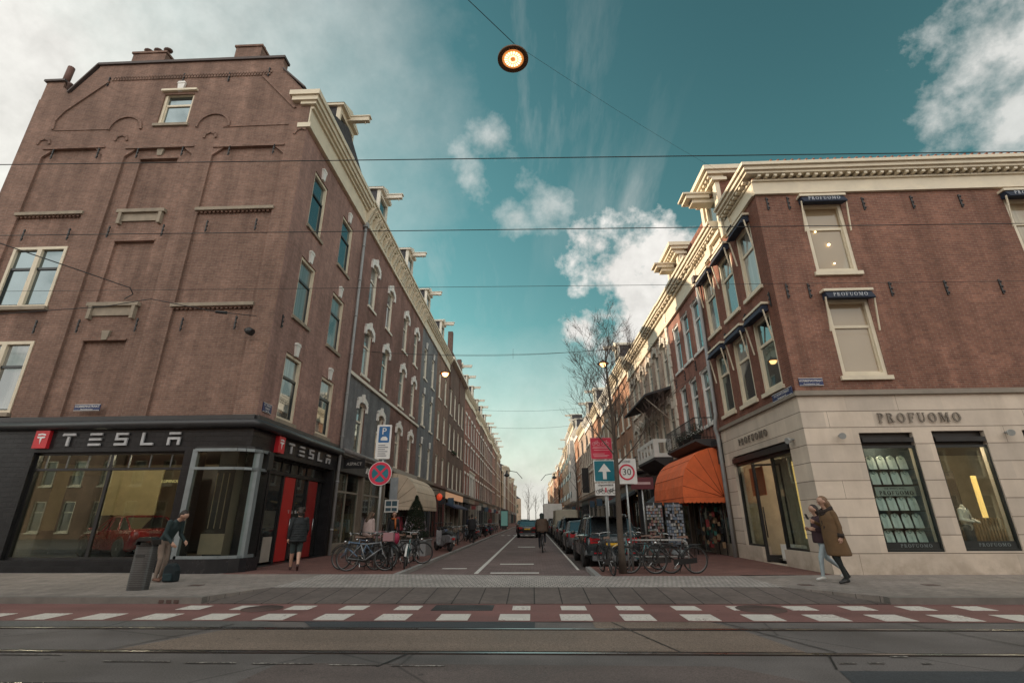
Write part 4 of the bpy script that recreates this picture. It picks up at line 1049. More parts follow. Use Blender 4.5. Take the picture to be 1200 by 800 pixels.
# ornate attic gable above the side cornice
def attic(root, P, a, b, zb, zt, mat, brk, out=0.5, beam=1.3):
    c = (a + b)/2; m = MB(); w = b - a
    fbox(m, P, a, b, zb, zt - 0.6, -1.8, -0.02); o = m.build('attic_gable', brk, root)
    m = MB()
    for u in (a + 0.0, b - 0.28): fbox(m, P, u, u + 0.28, zb, zt - 0.62, -0.018, 0.16)
    fbox(m, P, c - 0.55, c + 0.55, zb + 0.35, zb + 0.5, -0.018, 0.2)
    for s in (-0.55, 0.43): fbox(m, P, c + s, c + s + 0.12, zb + 0.5, zt - 0.75, -0.018, 0.1)
    fbox(m, P, a - 0.12, b + 0.12, zt - 0.62, zt - 0.48, -0.3, 0.3)
    for k in range(int((w + 0.2)/0.28)): fbox(m, P, a - 0.08 + k*0.28, a + 0.06 + k*0.28, zt - 0.48, zt - 0.36, -0.2, 0.42)
    fbox(m, P, a - 0.2, b + 0.2, zt - 0.36, zt - 0.2, -1.8, out); fbox(m, P, a - 0.28, b + 0.28, zt - 0.2, zt, -1.8, out + 0.12)
    for s in (-1, 1):
        u = a - 0.05 if s < 0 else b + 0.05
        fpoly(m, P, [(u, zb), (u + s*0.55, zb), (u + s*0.38, zb + 0.5), (u + s*0.12, zb + 0.9), (u, zb + 1.3)], -0.15, 0.1)
    m.build('attic_moulding', mat, o)
    g = MB(); fbox(g, P, c - 0.42, c + 0.42, zb + 0.5, zt - 0.78, -0.015, 0.0); g.build('pane', GL[1], o)
    if beam:
        h = MB(); fbox(h, P, c - 0.32, c + 0.32, zt - 0.95, zt - 0.78, 0.2, beam*0.9); fbox(h, P, c - 0.22, c + 0.22, zt - 1.12, zt - 0.95, 0.0, beam*0.7)
        fbox(h, P, c - 0.38, c + 0.38, zt - 0.78, zt - 0.7, 0.1, beam); h.build('hoist_beam', mat, o)
attic(R1, PS2, 16.85, 18.7, 11.96, 15.1, CREAM, MATS['brick_side_right'])
for h in fh: window(R1, PF2, *h, fm=CREAM, style='sash', glass=glass_dark('warm_room_glass', (0.30, 0.22, 0.13), 0.3, curtain=(0.4, 0.33, 0.22)) if h[2] > 8 else glass_dark('beige_blind_glass', (0.36, 0.28, 0.19), 0.25), dep=0.1)
for k, h in enumerate(sh): window(R1, PS2, *h, fm=CREAM, style='sash', glass=GL[k % 2], dep=0.1)
# warm lit lamps seen through the top front window
for q, r_q in (((9.95, YR + 0.075, 10.0), 0.045), ((9.62, YR + 0.075, 10.5), 0.03), ((9.98, YR + 0.075, 9.3), 0.03)):
    f = MB(); f.ball(q, r_q, 8); f.build('lit_lamp', lamp_mat('window_lamp', (1.0, 0.75, 0.4), 3.0), R1)
AWN = plain('navy_canvas', (0.016, 0.024, 0.045), 0.8)
def drop_awning(root, P, u0, u1, z1, txt=None, mirror=False):
    m = MB()
    fbox(m, P, u0, u1, z1 + 0.14, z1 + 0.22, 0.0, 0.24, 1)
    m.prism([(0.02, z1 + 0.14), (0.20, z1 + 0.12), (0.33, z1 - 0.13), (0.31, z1 - 0.15), (0.02, z1 - 0.08)], lambda d, z, u: P(u, z, d), u0 + 0.05, u1 - 0.05, 0)
    for u in (u0, u1 - 0.05):
        m.hexa([P(u, z1 - 1.15, 0.05), P(u + 0.035, z1 - 1.15, 0.05), P(u + 0.035, z1 - 1.15, 0.09), P(u, z1 - 1.15, 0.09), P(u, z1 - 0.06, 0.20), P(u + 0.035, z1 - 0.06, 0.20), P(u + 0.035, z1 - 0.06, 0.24), P(u, z1 - 0.06, 0.24)], 1)
    o = m.build('window_awning', [AWN, CREAM], root)
    if txt:
        t = glyphs(txt, SERIF, lambda u, z, d: P(u, z, 0.335 + d*0.1), u0 + 0.2, z1 - 0.085, 0.12, 0.11, 0.035, 0.002, 0.02, mirror); t.build('lettering', plain('awning_letters', (0.45, 0.47, 0.5), 0.6), o)
for h in fh: drop_awning(R1, PF2, h[0] - 0.1, h[1] + 0.1, h[3] + 0.06, 'PROFUOMO')
for h in sh: drop_awning(R1, PS2, h[0] - 0.1, h[1] + 0.1, h[3] + 0.06)
anchor_irons(R1, PF2, [(8.2, 11.6), (11.37, 11.5), (12.98, 11.5), (14.56, 11.5), (8.22, 8.3), (8.91, 8.3), (11.43, 8.3), (13.13, 8.3), (14.8, 8.3), (8.9, 11.6)])
anchor_irons(R1, PS2, [(14.75, 8.2), (16.65, 8.25), (18.6, 8.25), (20.35, 8.3), (20.4, 11.7)])
PIPED = plain('dark_brown_pipe', (0.07, 0.05, 0.045), 0.5)
m = MB(); m.path([PS2(20.45, 11.9, 0.14), PS2(20.5, 5.6, 0.14), PS2(20.5, 5.3, 0.2), PS2(20.62, 5.0, 0.2), PS2(20.62, 4.7, 0.14), PS2(20.62, 0.12, 0.14)], 0.075, 10); m.build('drainpipe', GREYPIPE, R1)
fb = MB(); fbox(fb, PS2, 20.3, 20.6, 11.7, 12.0, 0.0, 0.3); fb.build('pipe_head', PIPED, R1)
# lettering on stone
STL = plain('stone_letters', (0.20, 0.17, 0.14), 0.5, metal=0.3)
glyphs('PROFUOMO', SERIF, PF2, 9.98, 4.08, 0.27, 0.23, 0.092, 0.03, 0.06).build('shop_lettering', STL, R1)
glyphs('PROFUOMO', SERIF, PS2, 18.92, 4.08, 0.24, 0.23, 0.10, 0.03, 0.06, True).build('shop_lettering', STL, R1)
# display windows
for h in (sw1, sw2, sw3):
    shopwin(R1, PF2, (h[0], h[1], h[2] + 0.0, 3.44), (), None, DARKFRAME, post=0.045, dep=0.08, name='display_window')
    m = MB(); fbox(m, PF2, h[0], h[1], 3.44, h[3], -0.2, -0.14); fbox(m, PF2, h[0] + 0.04, h[1] - 0.04, 3.53, 3.66, -0.14, 0.03)
    m.build('shutter_box', BLACK, R1)
    m = MB(); fbox(m, PF2, h[0] + 0.06, h[1] - 0.06, h[2] + 0.05, h[2] + 0.24, -0.075, -0.07); b_ = m.build('lower_band', DARKFRAME, R1)
    glyphs('PROFUOMO', SERIF, PF2, h[0] + 0.42, h[2] + 0.11, 0.085, 0.085, 0.028, -0.069, -0.066).build('lettering', plain('faint_letters', (0.16, 0.19, 0.19), 0.5), b_)
PAN = plain('shop_panel_wall', (0.42, 0.37, 0.29), 0.7); 
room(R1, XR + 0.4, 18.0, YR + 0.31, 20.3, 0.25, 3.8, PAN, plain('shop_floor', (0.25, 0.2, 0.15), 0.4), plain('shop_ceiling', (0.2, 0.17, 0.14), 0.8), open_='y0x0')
f = MB(); f.box(9.5, 11.4, YR + 0.78, YR + 0.83, 0.3, 3.7); f.build('shirt_backboard', plain('blue_grey_board', (0.10, 0.13, 0.15), 0.7), R1)
f = MB(); f.box(11.42, 11.46, YR + 0.78, YR + 2.5, 0.3, 3.7); f.build('partition', PAN, R1)
f = MB(); f.box(9.72, 10.82, YR + 0.45, YR + 0.48, 2.09, 2.34); b_ = f.build('shelf_sign', plain('pale_green_card', (0.35, 0.40, 0.37), 0.6), R1)
glyphs('PROFUOMO', SERIF, plane_front(YR + 0.45), 9.82, 2.12, 0.11, 0.1, 0.03, 0.002, 0.005).build('lettering', BLACK, b_)
t_ = text_mesh('THE WHITE WALL', 0.075, plane_front(YR + 0.45), 10.27, 2.29, 0.002, thick=0.003); t_.build('lettering', BLACK, b_)
f = MB()
for z in (2.84, 2.42, 1.72, 1.26, 0.84): f.box(9.6, 10.95, YR + 0.42, YR + 0.74, z - 0.04, z - 0.02)
f.build('shelf', BLACK, R1)
# folded shirts on the shelves: every shirt is a thing
SH = plain('mint_white_shirt', (0.66, 0.74, 0.71), 0.8, var=0.1, scale=9)
def make_shirt():
    t = empty('folded_shirt', (0, 0, 0)); m = MB(); n = 7
    # folded body leaning back, soft edges
    pts = [(-0.115, 0), (0.115, 0), (0.12, 0.18), (0.11, 0.33), (0.065, 0.37), (-0.065, 0.37), (-0.11, 0.33), (-0.12, 0.18)]
    m.prism(pts, lambda u, v, w_: (u, -0.03 + w_ + 0.35*v*0.5, v), 0.0, 0.03)
    m.build('folded_body', SH, t, bevel=0.008)
    c = MB(); c.torus((0, 0.015, 0.335), 0.045, 0.014, 'y', 12, 6); c.build('collar', plain('shirt_collar', (0.40, 0.50, 0.48), 0.8), t)
    b = MB(); b.box(-0.012, 0.012, -0.035, -0.031, 0.02, 0.30); 
    b.transform(Matrix.Shear('XZ', 4, (0.0, 0.0)) if False else Matrix.Identity(4)); b.build('placket', MATS['mint_white_shirt'], t)
    return t
sp = make_shirt(); first = True
rows = ['top', 'second', 'middle', 'fourth', 'bottom']
nums = ['first', 'second', 'third', 'fourth']
for r, z in enumerate((2.84, 2.42, 1.72, 1.26, 0.84)):
    for k in range(4):
        o = sp if first else copy_tree(sp); first = False
        o.location = (9.84 + k*0.29 + 0.0, YR + 0.50, z - 0.018)
        o['label'] = 'pale folded shirt in the shop window, %s from the left on the %s shelf' % (nums[k], rows[r]); o['category'] = 'shirt'; o['group'] = 'folded shirts on the shop window shelves'
YS = lamp_mat('yellow_light_strip', (0.95, 0.62, 0.2), 0.5)
f = MB(); f.box(13.93, 14.08, YR + 2.2, YR + 2.24, 1.5, 2.75); f.build('light_strip', YS, R1)
f = MB()
for k in range(9): f.box(13.0 + k*0.09, 13.05 + k*0.09, YR + 1.4, YR + 1.44, 0.5, 1.5)
f.box(12.95, 13.8, YR + 1.45, YR + 1.5, 0.5, 1.45); f.build('slatted_seat', plain('slat_wood', (0.28, 0.2, 0.12), 0.6), R1)
f = MB(); f.box(12.9, 13.5, YR + 2.3, YR + 2.7, 0.3, 2.9); f.build('dark_cabinet', plain('dark_wood_cabinet', (0.06, 0.045, 0.035), 0.5), R1)
for (x, y, z, e_) in ((12.5, YR + 0.9, 3.7, 70), (10.1, YR + 0.36, 3.42, 6), (9.3, 17.3, 3.7, 60), (14.6, YR + 1.2, 3.7, 30)):
    pl_ = bpy.data.lights.new('ceiling_lamp', 'POINT'); pl_.energy = e_; pl_.color = (1.0, 0.80, 0.55); pl_.shadow_soft_size = 0.04; po = bpy.data.objects.new('ceiling_lamp', pl_); COL.objects.link(po); po.location = (x, y, z)
for (x, y) in ((12.35, YR + 0.9), (12.62, YR + 0.9), (14.1, YR + 2.6), (14.3, YR + 2.6), (14.5, YR + 2.6), (9.0, 16.0), (8.9, 19.2), (13.0, 18.0), (14.5, 16.0)):
    f = MB(); f.lathe([(0.05, 0.0), (0.05, 0.03)], (x, y, 3.74), 10); f.build('spot_lamp', SPOT, R1)
# entrance
f = MB()
for v in (15.42, 16.9, 18.45, 19.72): fbox(f, PS2, v, v + 0.07, 0.6 if v in (15.42, 19.72) else 0.13, 3.42, -0.2, -0.1)
fbox(f, PS2, 15.4, 16.9, 0.6, 0.66, -0.2, -0.1); fbox(f, PS2, 18.5, 19.78, 0.6, 0.66, -0.2, -0.1); fbox(f, PS2, 15.4, 19.78, 3.4, 3.46, -0.22, -0.08)
fr = f.build('entrance_frame', BLACK, R1)
for a, b in ((15.38, 16.9), (18.5, 19.8)): f = MB(); fbox(f, PS2, a, b, 0.12, 0.6, -0.3, 0.001); f.build('stall_riser', STONE, R1)
for a, b in ((15.49, 16.9), (18.52, 19.72)): g = MB(); fbox(g, PS2, a, b, 0.66, 3.4, -0.16, -0.15); g.build('glass', SHOPGLASS, fr)
f = MB(); fbox(f, PS2, 15.38, 19.8, 3.46, 3.76, -0.25, -0.1); fbox(f, PS2, 15.42, 19.76, 3.5, 3.68, -0.1, 0.06); f.build('shutter_box', BLACK, R1)
# open glass door leaf, swung outwards, and entry matting
f = MB()
def leaf(u, w_): return (XR + 0.1 + u*math.cos(R(20)), 18.42 - u*math.sin(R(20)), w_)
for a, b, z0, z1 in ((0, 0.06, 0.15, 3.35), (0.84, 0.9, 0.15, 3.35), (0.06, 0.84, 3.28, 3.35), (0.06, 0.84, 0.15, 0.35)):
    f.prism([(a, z0), (b, z0), (b, z1), (a, z1)], lambda u, v, w_: tuple(Vector(leaf(u, v)) + Vector((0.34*w_, 0.94*w_, 0))), -0.02, 0.02)
dl = f.build('open_door', BLACK, R1)
f = MB(); f.tube(leaf(0.12, 0.9), leaf(0.12, 1.9), 0.022); f.build('door_handle', BLACK, dl)
f = MB()
for k in range(5): f.box(XR + 0.9 + 0.05, XR + 0.95 + 0.06, 16.8 + k*0.4, 17.17 + k*0.4, 0.25, 3.5)
f.build('panelled_lobby', plain('lobby_panel', (0.36, 0.31, 0.22), 0.6), R1)
f = MB(); f.box(XR + 0.86, XR + 0.89, 17.1, 17.16, 0.9, 3.3); f.build('light_strip', YS, R1)
f = MB(); f.box(XR + 0.45, XR + 0.8, 17.1, 18.1, 0.2, 0.7); f.build('lobby_bench', WHITE, R1)
f = MB(); f.box(XR + 0.5, XR + 0.54, 18.6, 19.7, 2.3, 3.3); f.build('orange_panel', plain('orange_red_panel', (0.35, 0.12, 0.06), 0.6), R1)
nameplate(PF2, 7.98, 8.68, 5.2, 5.43, [('HOBBEMASTRAAT', 0.085, 5.345), ('Museumkwartier Zuid', 0.05, 5.25)], 'dark blue name plate on red brick just above the pale stone corner')
nameplate(lambda u, z, d: PS2(u, z, d + 0.05), 14.46, 15.7, 5.0, 5.22, [('P.C.HOOFTSTRAAT', 0.11, 5.14), ('Museumkwartier Zuid', 0.06, 5.045)], 'long blue name plate under the first side window of the red brick corner', True)
# wall loudspeakers
def wall_speaker(P, u, z, label):
    t = empty('wall_loudspeaker', P(u, z, 0), label, 'loudspeaker', 'round grey loudspeakers on the stone shop front')
    f = MB(); f.tube(P(u, z, 0.0), P(u, z, 0.1), 0.035); f.build('bracket', GREYPIPE, t)
    f = MB(); a, b = P(u, z, 0.08), P(u - 0.05, z - 0.04, 0.24); f.path([a, ((a[0]+b[0])/2, (a[1]+b[1])/2, (a[2]+b[2])/2), b], [0.05, 0.08, 0.09], 12); f.build('horn', plain('speaker_grey', (0.33, 0.34, 0.33), 0.5), t)
wall_speaker(PF2, 8.8, 3.72, 'grey wall loudspeaker on pale stone left of the shirt window'); wall_speaker(PF2, 13.4, 3.76, 'grey wall loudspeaker on pale stone right of the mannequin window')
wall_speaker(PS2, 15.05, 3.72, 'grey wall lamp unit beside the stone entrance near the corner')

# ================================================================== the rows of houses
ORD = ['first','second','third','fourth','fifth','sixth','seventh','eighth','ninth','tenth','eleventh','twelfth','thirteenth','fourteenth','fifteenth','sixteenth','seventeenth','eighteenth','nineteenth','twentieth','twenty first','twenty second','twenty third','twenty fourth','twenty fifth','twenty sixth','twenty seventh']
FASC = [plain('fascia_%d' % i, c, 0.5) for i, c in enumerate([(0.03,0.03,0.032),(0.16,0.13,0.10),(0.05,0.05,0.055),(0.25,0.22,0.18),(0.10,0.03,0.025),(0.02,0.05,0.05),(0.30,0.28,0.25)])]
SHOPLIT = lamp_mat('lit_shop_interior', (1.0, 0.6, 0.28), 0.55)
def house(side, y0, y1, label, name, brk, cols, rows, zt, zg=4.6, lint=None, lm=None, fm=None, ww=1.25, arch=0.0, corn=None, dormer=None, paired=False, low=None, shopcol=0, glassi=None, dep=0.14, detail=2, style='sash', lit=False, cmat=None, roofcol=None, depth=9.0, hoist=True, shop=True, sills=None):
    X = XL if side < 0 else XR; P = plane_left(X) if side < 0 else plane_right(X)
    root = empty(name, (X + side*4, (y0+y1)/2, 0), label, 'building')
    holes = [(c - ww/2, c + ww/2, a, b) for (a, b) in rows for c in cols]
    m = MB(); sgn = side
    wall_grid(m, P, y0, y1, zg, zt - 1.5 if corn is not None else zt, holes, dep + 0.09)
    xb = X + side*depth
    ztw = zt - 1.5 if corn is not None else zt
    m.box(xb, X + side*0.3, y0 + 0.01, y0 + 0.2, 0, ztw); m.box(xb, X + side*0.3, y1 - 0.2, y1 - 0.01, 0, ztw); m.box(xb, xb + 0.2, y0 + 0.2, y1 - 0.2, 0, ztw)
    wl = m.build('wall', BR[brk], root)
    if low:
        lz, lmat = low; m = MB(); wall_grid(m, lambda u, z, d: P(u, z, d + 0.01), y0, y1, zg, lz, [h for h in holes if h[2] < lz], 0.02); m.build('painted_wall', BR[lmat], root)
        m = MB(); fbox(m, P, y0, y1, lz - 0.06, lz + 0.1, -0.01, 0.12); m.build('string_course', CREAM2, root)
    m = MB(); rh = 0.0
    m.prism([(X + side*0.05, ztw), (X + side*0.05, zt - 0.02), (X + side*2.6, zt + 1.1), (X + side*(depth - 2), zt + 1.1), (xb, ztw)], lambda u, v, w_: (u, w_, v), y0 + 0.02, y1 - 0.02)
    m.build('roof', roofcol or SLATE, root)
    if corn is not None:
        cornice(root, P, y0 + 0.003, y1 - 0.003, zt - 1.5 if corn else zt - 1.5, zt, cmat or CREAM, out=0.36 if side < 0 else 0.42, modil=0.5, paired=paired)
    for i, h in enumerate(holes):
        gl = GL[(glassi if glassi is not None else (i + int(y0))) % 3]
        a_ = arch
        if detail >= 2: window(root, P, *h, fm=fm or CREAM2, style=style, glass=gl, lintel=lint, lin_m=lm, dep=dep, arch=a_)
        else:
            f = MB(); u0, u1, z0, z1 = h; t = 0.09
            fbox(f, P, u0, u0 + t, z0, z1, -dep, -dep + 0.07); fbox(f, P, u1 - t, u1, z0, z1, -dep, -dep + 0.07); fbox(f, P, u0 + t, u1 - t, z1 - t, z1, -dep, -dep + 0.07)
            fbox(f, P, u0 + t, u1 - t, z0, z0 + t, -dep, -dep + 0.07); zm = z0 + (z1-z0)*0.62; fbox(f, P, u0 + t, u1 - t, zm - 0.04, zm + 0.04, -dep, -dep + 0.06)
            fbox(f, P, u0 - 0.1, u1 + 0.1, z0 - 0.14, z0 - 0.002, -dep + 0.01, 0.08)
            if lint: fbox(f, P, u0 - 0.12, u1 + 0.12, z1 + 0.0, z1 + 0.3, 0.003, 0.07)
            fr = f.build('window', lm or fm or CREAM2, root)
            g = MB(); fbox(g, P, u0 + t*0.8, u1 - t*0.8, z0 + t*0.8, z1 - t*0.8, -dep - 0.02, -dep - 0.01); g.build('pane', gl, fr)
    if shop:
        # ground floor: pilasters, fascia, recessed glazing
        n = max(2, int((y1 - y0)/3.2)); zf = zg - 0.95
        for k in range(n + 1):
            m = MB(); u = y0 + k*(y1 - y0)/n; a = max(y0, u - 0.16); b = min(y1, u + 0.16); fbox(m, P, a, b, 0.1, zf, -0.3, 0.03)
            m.build('pilaster', FASC[(shopcol*3 + 1) % 7], root)
        if detail >= 1 and (y0 > 39 if side > 0 else y0 > 43):
            m = MB(); u = y0 + 1.2 + (int(y0) % 3); fbox(m, P, u, u + 0.08, 2.9, 3.35 + 0.3*(int(y0) % 2), 0.15, 0.75); m.tube(P(u + 0.04, 3.5, 0.0), P(u + 0.04, 3.5, 0.75), 0.02)
            m.build('projecting_sign', plain('sign_colour_%d' % (int(y0) % 4), [(0.02, 0.02, 0.022), (0.35, 0.33, 0.30), (0.20, 0.03, 0.03), (0.04, 0.08, 0.12)][int(y0) % 4], 0.5), root)
            for k in range(2):
                m = MB(); u = y0 + (k + 0.5)*(y1 - y0)/2; fbox(m, P, u - 0.3, u + 0.3, zf - 0.05, zf - 0.02, -0.9, -0.7); m.build('ceiling_light', SHOPLIT, root)
        m = MB(); fbox(m, P, y0, y1, zf, zg - 0.25, -0.3, 0.06); m.build('fascia', FASC[shopcol % 7], root)
        m = MB(); fbox(m, P, y0, y1, zg - 0.25, zg, -0.3, 0.22); fbox(m, P, y0, y1, zg - 0.32, zg - 0.25, -0.01, 0.14); m.build('shop_cornice', FASC[(shopcol + 3) % 7] if shopcol % 2 else MATS['dark_fascia_moulding'], root)
        f = MB(); door_k = (shopcol + 1) % n
        for k in range(n):
            a = y0 + k*(y1 - y0)/n + 0.16; b = y0 + (k + 1)*(y1 - y0)/n - 0.16
            z0 = 0.13 if k == door_k else 0.55
            fbox(f, P, a, b, 0.1, z0, -0.28, -0.1)
            for v in ((a, a + 0.06), (b - 0.06, b), ((a+b)/2 - 0.03, (a+b)/2 + 0.03)): fbox(f, P, *v, z0, zf, -0.24, -0.16)
            fbox(f, P, a + 0.06, b - 0.06, 2.75, 2.83, -0.235, -0.165)
        fr = f.build('shop_front', BLACK if shopcol % 3 else FASC[3], root)
        g = MB(); fbox(g, P, y0 + 0.05, y1 - 0.05, 0.13, zf, -0.215, -0.205); g.build('glass', SHOPGLASS, fr)
        m = MB(); fbox(m, P, y0 + 0.1, y1 - 0.1, 0.14, zf + 0.1, -3.6, -3.5)
        fbox(m, P, y0 + 0.1, y1 - 0.1, zf, zf + 0.05, -3.5, -0.3, 1); fbox(m, P, y0 + 0.1, y1 - 0.1, 0.125, 0.14, -3.5, -0.3, 1)
        m.build('shop_interior', [plain('interior_dim_%d' % (shopcol % 4), [(0.2,0.15,0.1),(0.12,0.1,0.09),(0.3,0.24,0.17),(0.16,0.06,0.05)][shopcol % 4], 0.8), plain('interior_floor', (0.1, 0.08, 0.07), 0.6)], root)
        if detail >= 1:
            rr = random.Random(int(y0)); m = MB()
            for k in range(int((y1-y0)/0.5)):
                u = y0 + 0.4 + k*0.5
                if u < y1 - 0.4: fbox(m, P, u, u + rr.uniform(0.15, 0.4), rr.uniform(0.2, 1.0), rr.uniform(1.2, 2.4), -1.2 - rr.uniform(0, 1), -1.0, rr.randrange(4))
            m.build('shop_display', [plain('goods_white', (0.5,0.48,0.44), 0.8), plain('goods_dark', (0.04,0.04,0.05), 0.8), plain('goods_red', (0.35,0.05,0.04), 0.8), plain('goods_tan', (0.35,0.25,0.15), 0.8)], root)
        if lit:
            for k in range(3):
                m = MB(); u = y0 + (k + 0.5)*(y1-y0)/3; fbox(m, P, u - 0.25, u + 0.25, zf - 0.06, zf - 0.02, -1.5, -1.2); m.build('ceiling_light', SHOPLIT, root)
    for c in (dormer or ()):
        if detail >= 1: hoist_dormer(root, P, c, zt - 0.05, 1.6, 2.1, -0.05, CREAM2, ped=detail > 1, beam=1.15)
    return root, P

R3L = [(4.62, 7.25), (8.72, 11.3), (12.62, 15.25)]
h2, P = house(-1, 22.35, 29.9, 'mauve brick house with grey painted first floor, beside the left corner building', 'terraced_house', 'mauve', [24.72, 28.05], R3L, 18.15, lint='hood', arch=0.22, corn=True, dormer=[24.9], paired=True, low=(8.3, 'grey'), shopcol=0, style='sash', ww=1.2)
glyphs_ = text_mesh('ASPACT', 0.42, P, 26.9, 3.95, 0.07, thick=0.04); glyphs_.build('shop_lettering', WHITE, h2)
m = MB(); m.path([P(22.35, 4.55, 0.16), P(29.9, 4.55, 0.16)], 0.13, 10); m.build('fascia_roll', plain('grey_lead_roll', (0.17, 0.16, 0.155), 0.5), h2)
h3, P = house(-1, 29.9, 37.45, 'mauve brick house with four storeys of white hooded windows above the cream shop awning', 'terraced_house', 'mauve', [32.1, 35.35], R3L, 18.15, lint='hood', arch=0.22, corn=True, dormer=[31.9], paired=True, shopcol=3, ww=1.2)
m = MB(); fbox(m, P, 29.9, 37.45, 8.25, 8.4, 0.0, 0.12); m.build('string_course', CREAM2, h3)
h4, P = house(-1, 37.45, 44.0, 'grey painted house with white keystones over its windows on the left of the street', 'terraced_house', 'grey', [39.1, 42.3], R3L, 18.15, lint='key', corn=True, dormer=[38.6], shopcol=5, ww=1.25)
h5, P = house(-1, 44.0, 51.0, 'plain brown brick house between the grey painted house and the dark gabled one', 'terraced_house', 'brown', [45.9, 49.2], R3L, 18.2, corn=True, dormer=[45.8], shopcol=1, ww=1.2, arch=0.12)
h6, P = house(-1, 51.0, 64.0, 'wide dark brick house with tall brick gable piers and plants on its balcony', 'terraced_house', 'dark', [52.8, 55.8, 59.0, 61.9], [(4.5, 7.3), (8.6, 11.3), (12.4, 15.2)], 18.2, lint=None, corn=None, shopcol=3, ww=1.2, arch=0.15, detail=2, lit=True)
m = MB(); m.box(XL - 0.4, XL + 0.12, 51.3, 51.9, 15, 21.6); m.box(XL - 0.4, XL + 0.12, 58.5, 59.1, 15, 20.6); m.box(XL - 0.5, XL + 0.0, 52, 58.4, 18.2, 19.6); m.build('gable', BR['dark'], h6)
m = MB(); fbox(m, P, 51, 64, 18.2, 18.5, -0.2, 0.5); m.build('cornice', CREAM2, h6)
m = MB()
for c in (54.3, 55.8): 
    for k in range(14): m.ball(P(c - 0.5 + k*0.08, 8.55 + random.uniform(-0.08, 0.08), 0.2), random.uniform(0.07, 0.13), 6)
m.build('window_plants', plain('window_plant_green', (0.04, 0.06, 0.03), 0.8), h6)
hoist_dormer(h6, P, 61, 18.3, beam=1.2)
far = [('red', True), ('mauve', True), ('red', True), ('dark', True), ('brown', True), ('mauve', True), ('dark', True), ('red', True), ('brown', False), ('tan', True), ('brown', True)]
y = 64.0; DN = ['red', 'mauve', 'red', 'dark', 'brown', 'mauve', 'dark', 'red', 'brown', 'tan', 'brown']
for i, (bk, wl) in enumerate(far):
    w_ = [6.4, 7.0, 6.6, 7.2, 6.8, 7, 6.6, 7, 6.8, 7, 7][i]
    house(-1, y, y + w_, '%s brick house, %s along the left row from the black corner shop' % (DN[i], ORD[i + 6]), 'terraced_house', bk, [y + w_*0.27, y + w_*0.73],
          [(4.6, 7.2), (8.6, 11.2), (12.4, 15.0)], 18.3 + 0.25*math.sin(i*2.3), lint='flat' if wl else None, lm=WHITE, corn=True, dormer=[y + w_*0.3], shopcol=i + 2, detail=1, lit=i % 3 == 0, low=(7.9, 'white') if i == 1 else None, ww=1.3)
    y += w_
# beyond the cross street
y = 147.0
fb_ = ['tan', 'white', 'brown', 'sand', 'brown', 'tan', 'red', 'sand', 'brown', 'tan', 'sand']
for i, bk in enumerate(fb_):
    w_ = 9 + (i * 37 % 7)
    house(-1, y, y + w_, 'distant %s terraced house beyond the cross street, %s of the far left row' % (bk, ORD[i]), 'terraced_house', bk, [y + w_*(k + 0.5)/4 for k in range(4)], [(4.6, 7.0), (8.4, 10.8), (12.0, 14.2)], 16.5 + (i*53 % 4), corn=True, shopcol=i, detail=0, ww=1.4)
    y += w_ + 0.3
# ---- right row
h, P = house(1, 20.65, 26.3, 'red brick house with six tall windows beside the stone corner shop building', 'terraced_house', 'red', [21.6, 23.25, 24.85], [(5.42, 7.9), (8.78, 11.3)], 13.25, zg=4.6, corn=True, shopcol=0, ww=1.12, arch=0.16, fm=WHITE, glassi=1, style='sash')
attic(h, P, 22.4, 24.4, 13.0, 14.9, CREAM, BR['red'], beam=1.2)
m = MB()
for k in range(22): fbox(m, P, 26.05 if k % 2 else 26.12, 26.5 if k % 2 else 26.42, 4.7 + k*0.36, 4.7 + k*0.36 + 0.34, 0.003, 0.09)
m.build('quoins', CREAM2, h)
anchor_irons(h, P, [(22.4, 8.3), (24.1, 8.3), (25.7, 8.3)])
h7_ = None
h, P = house(1, 26.3, 38.2, 'brownstone house with arched stone framed windows, dark blind and white balcony, right side of street', 'terraced_house', 'brownstone', [27.5, 29.4, 31.2, 33.2, 34.9, 36.6], [(5.1, 7.6), (8.6, 11.2)], 13.3, zg=4.5, corn=True, shopcol=2, ww=1.1, arch=0.3, lint='hood', lm=plain('grey_stone_trim', (0.52, 0.47, 0.40), 0.7), fm=CREAM2)
m = MB(); m.prism([(0.02, 8.5), (1.5, 8.05), (1.5, 7.95), (0.02, 8.35)], lambda d, z, u: P(u, z, d), 26.8, 33.4); bl = m.build('folding_blind', plain('dark_blind', (0.045, 0.045, 0.05), 0.8), h)
m = MB()
for u in (27.4, 30.0, 32.8): m.tube(P(u, 8.0, 1.4), P(u, 6.7, 0.05), 0.03, m=0)
m.build('blind_arm', CREAM2, bl)
h7 = h
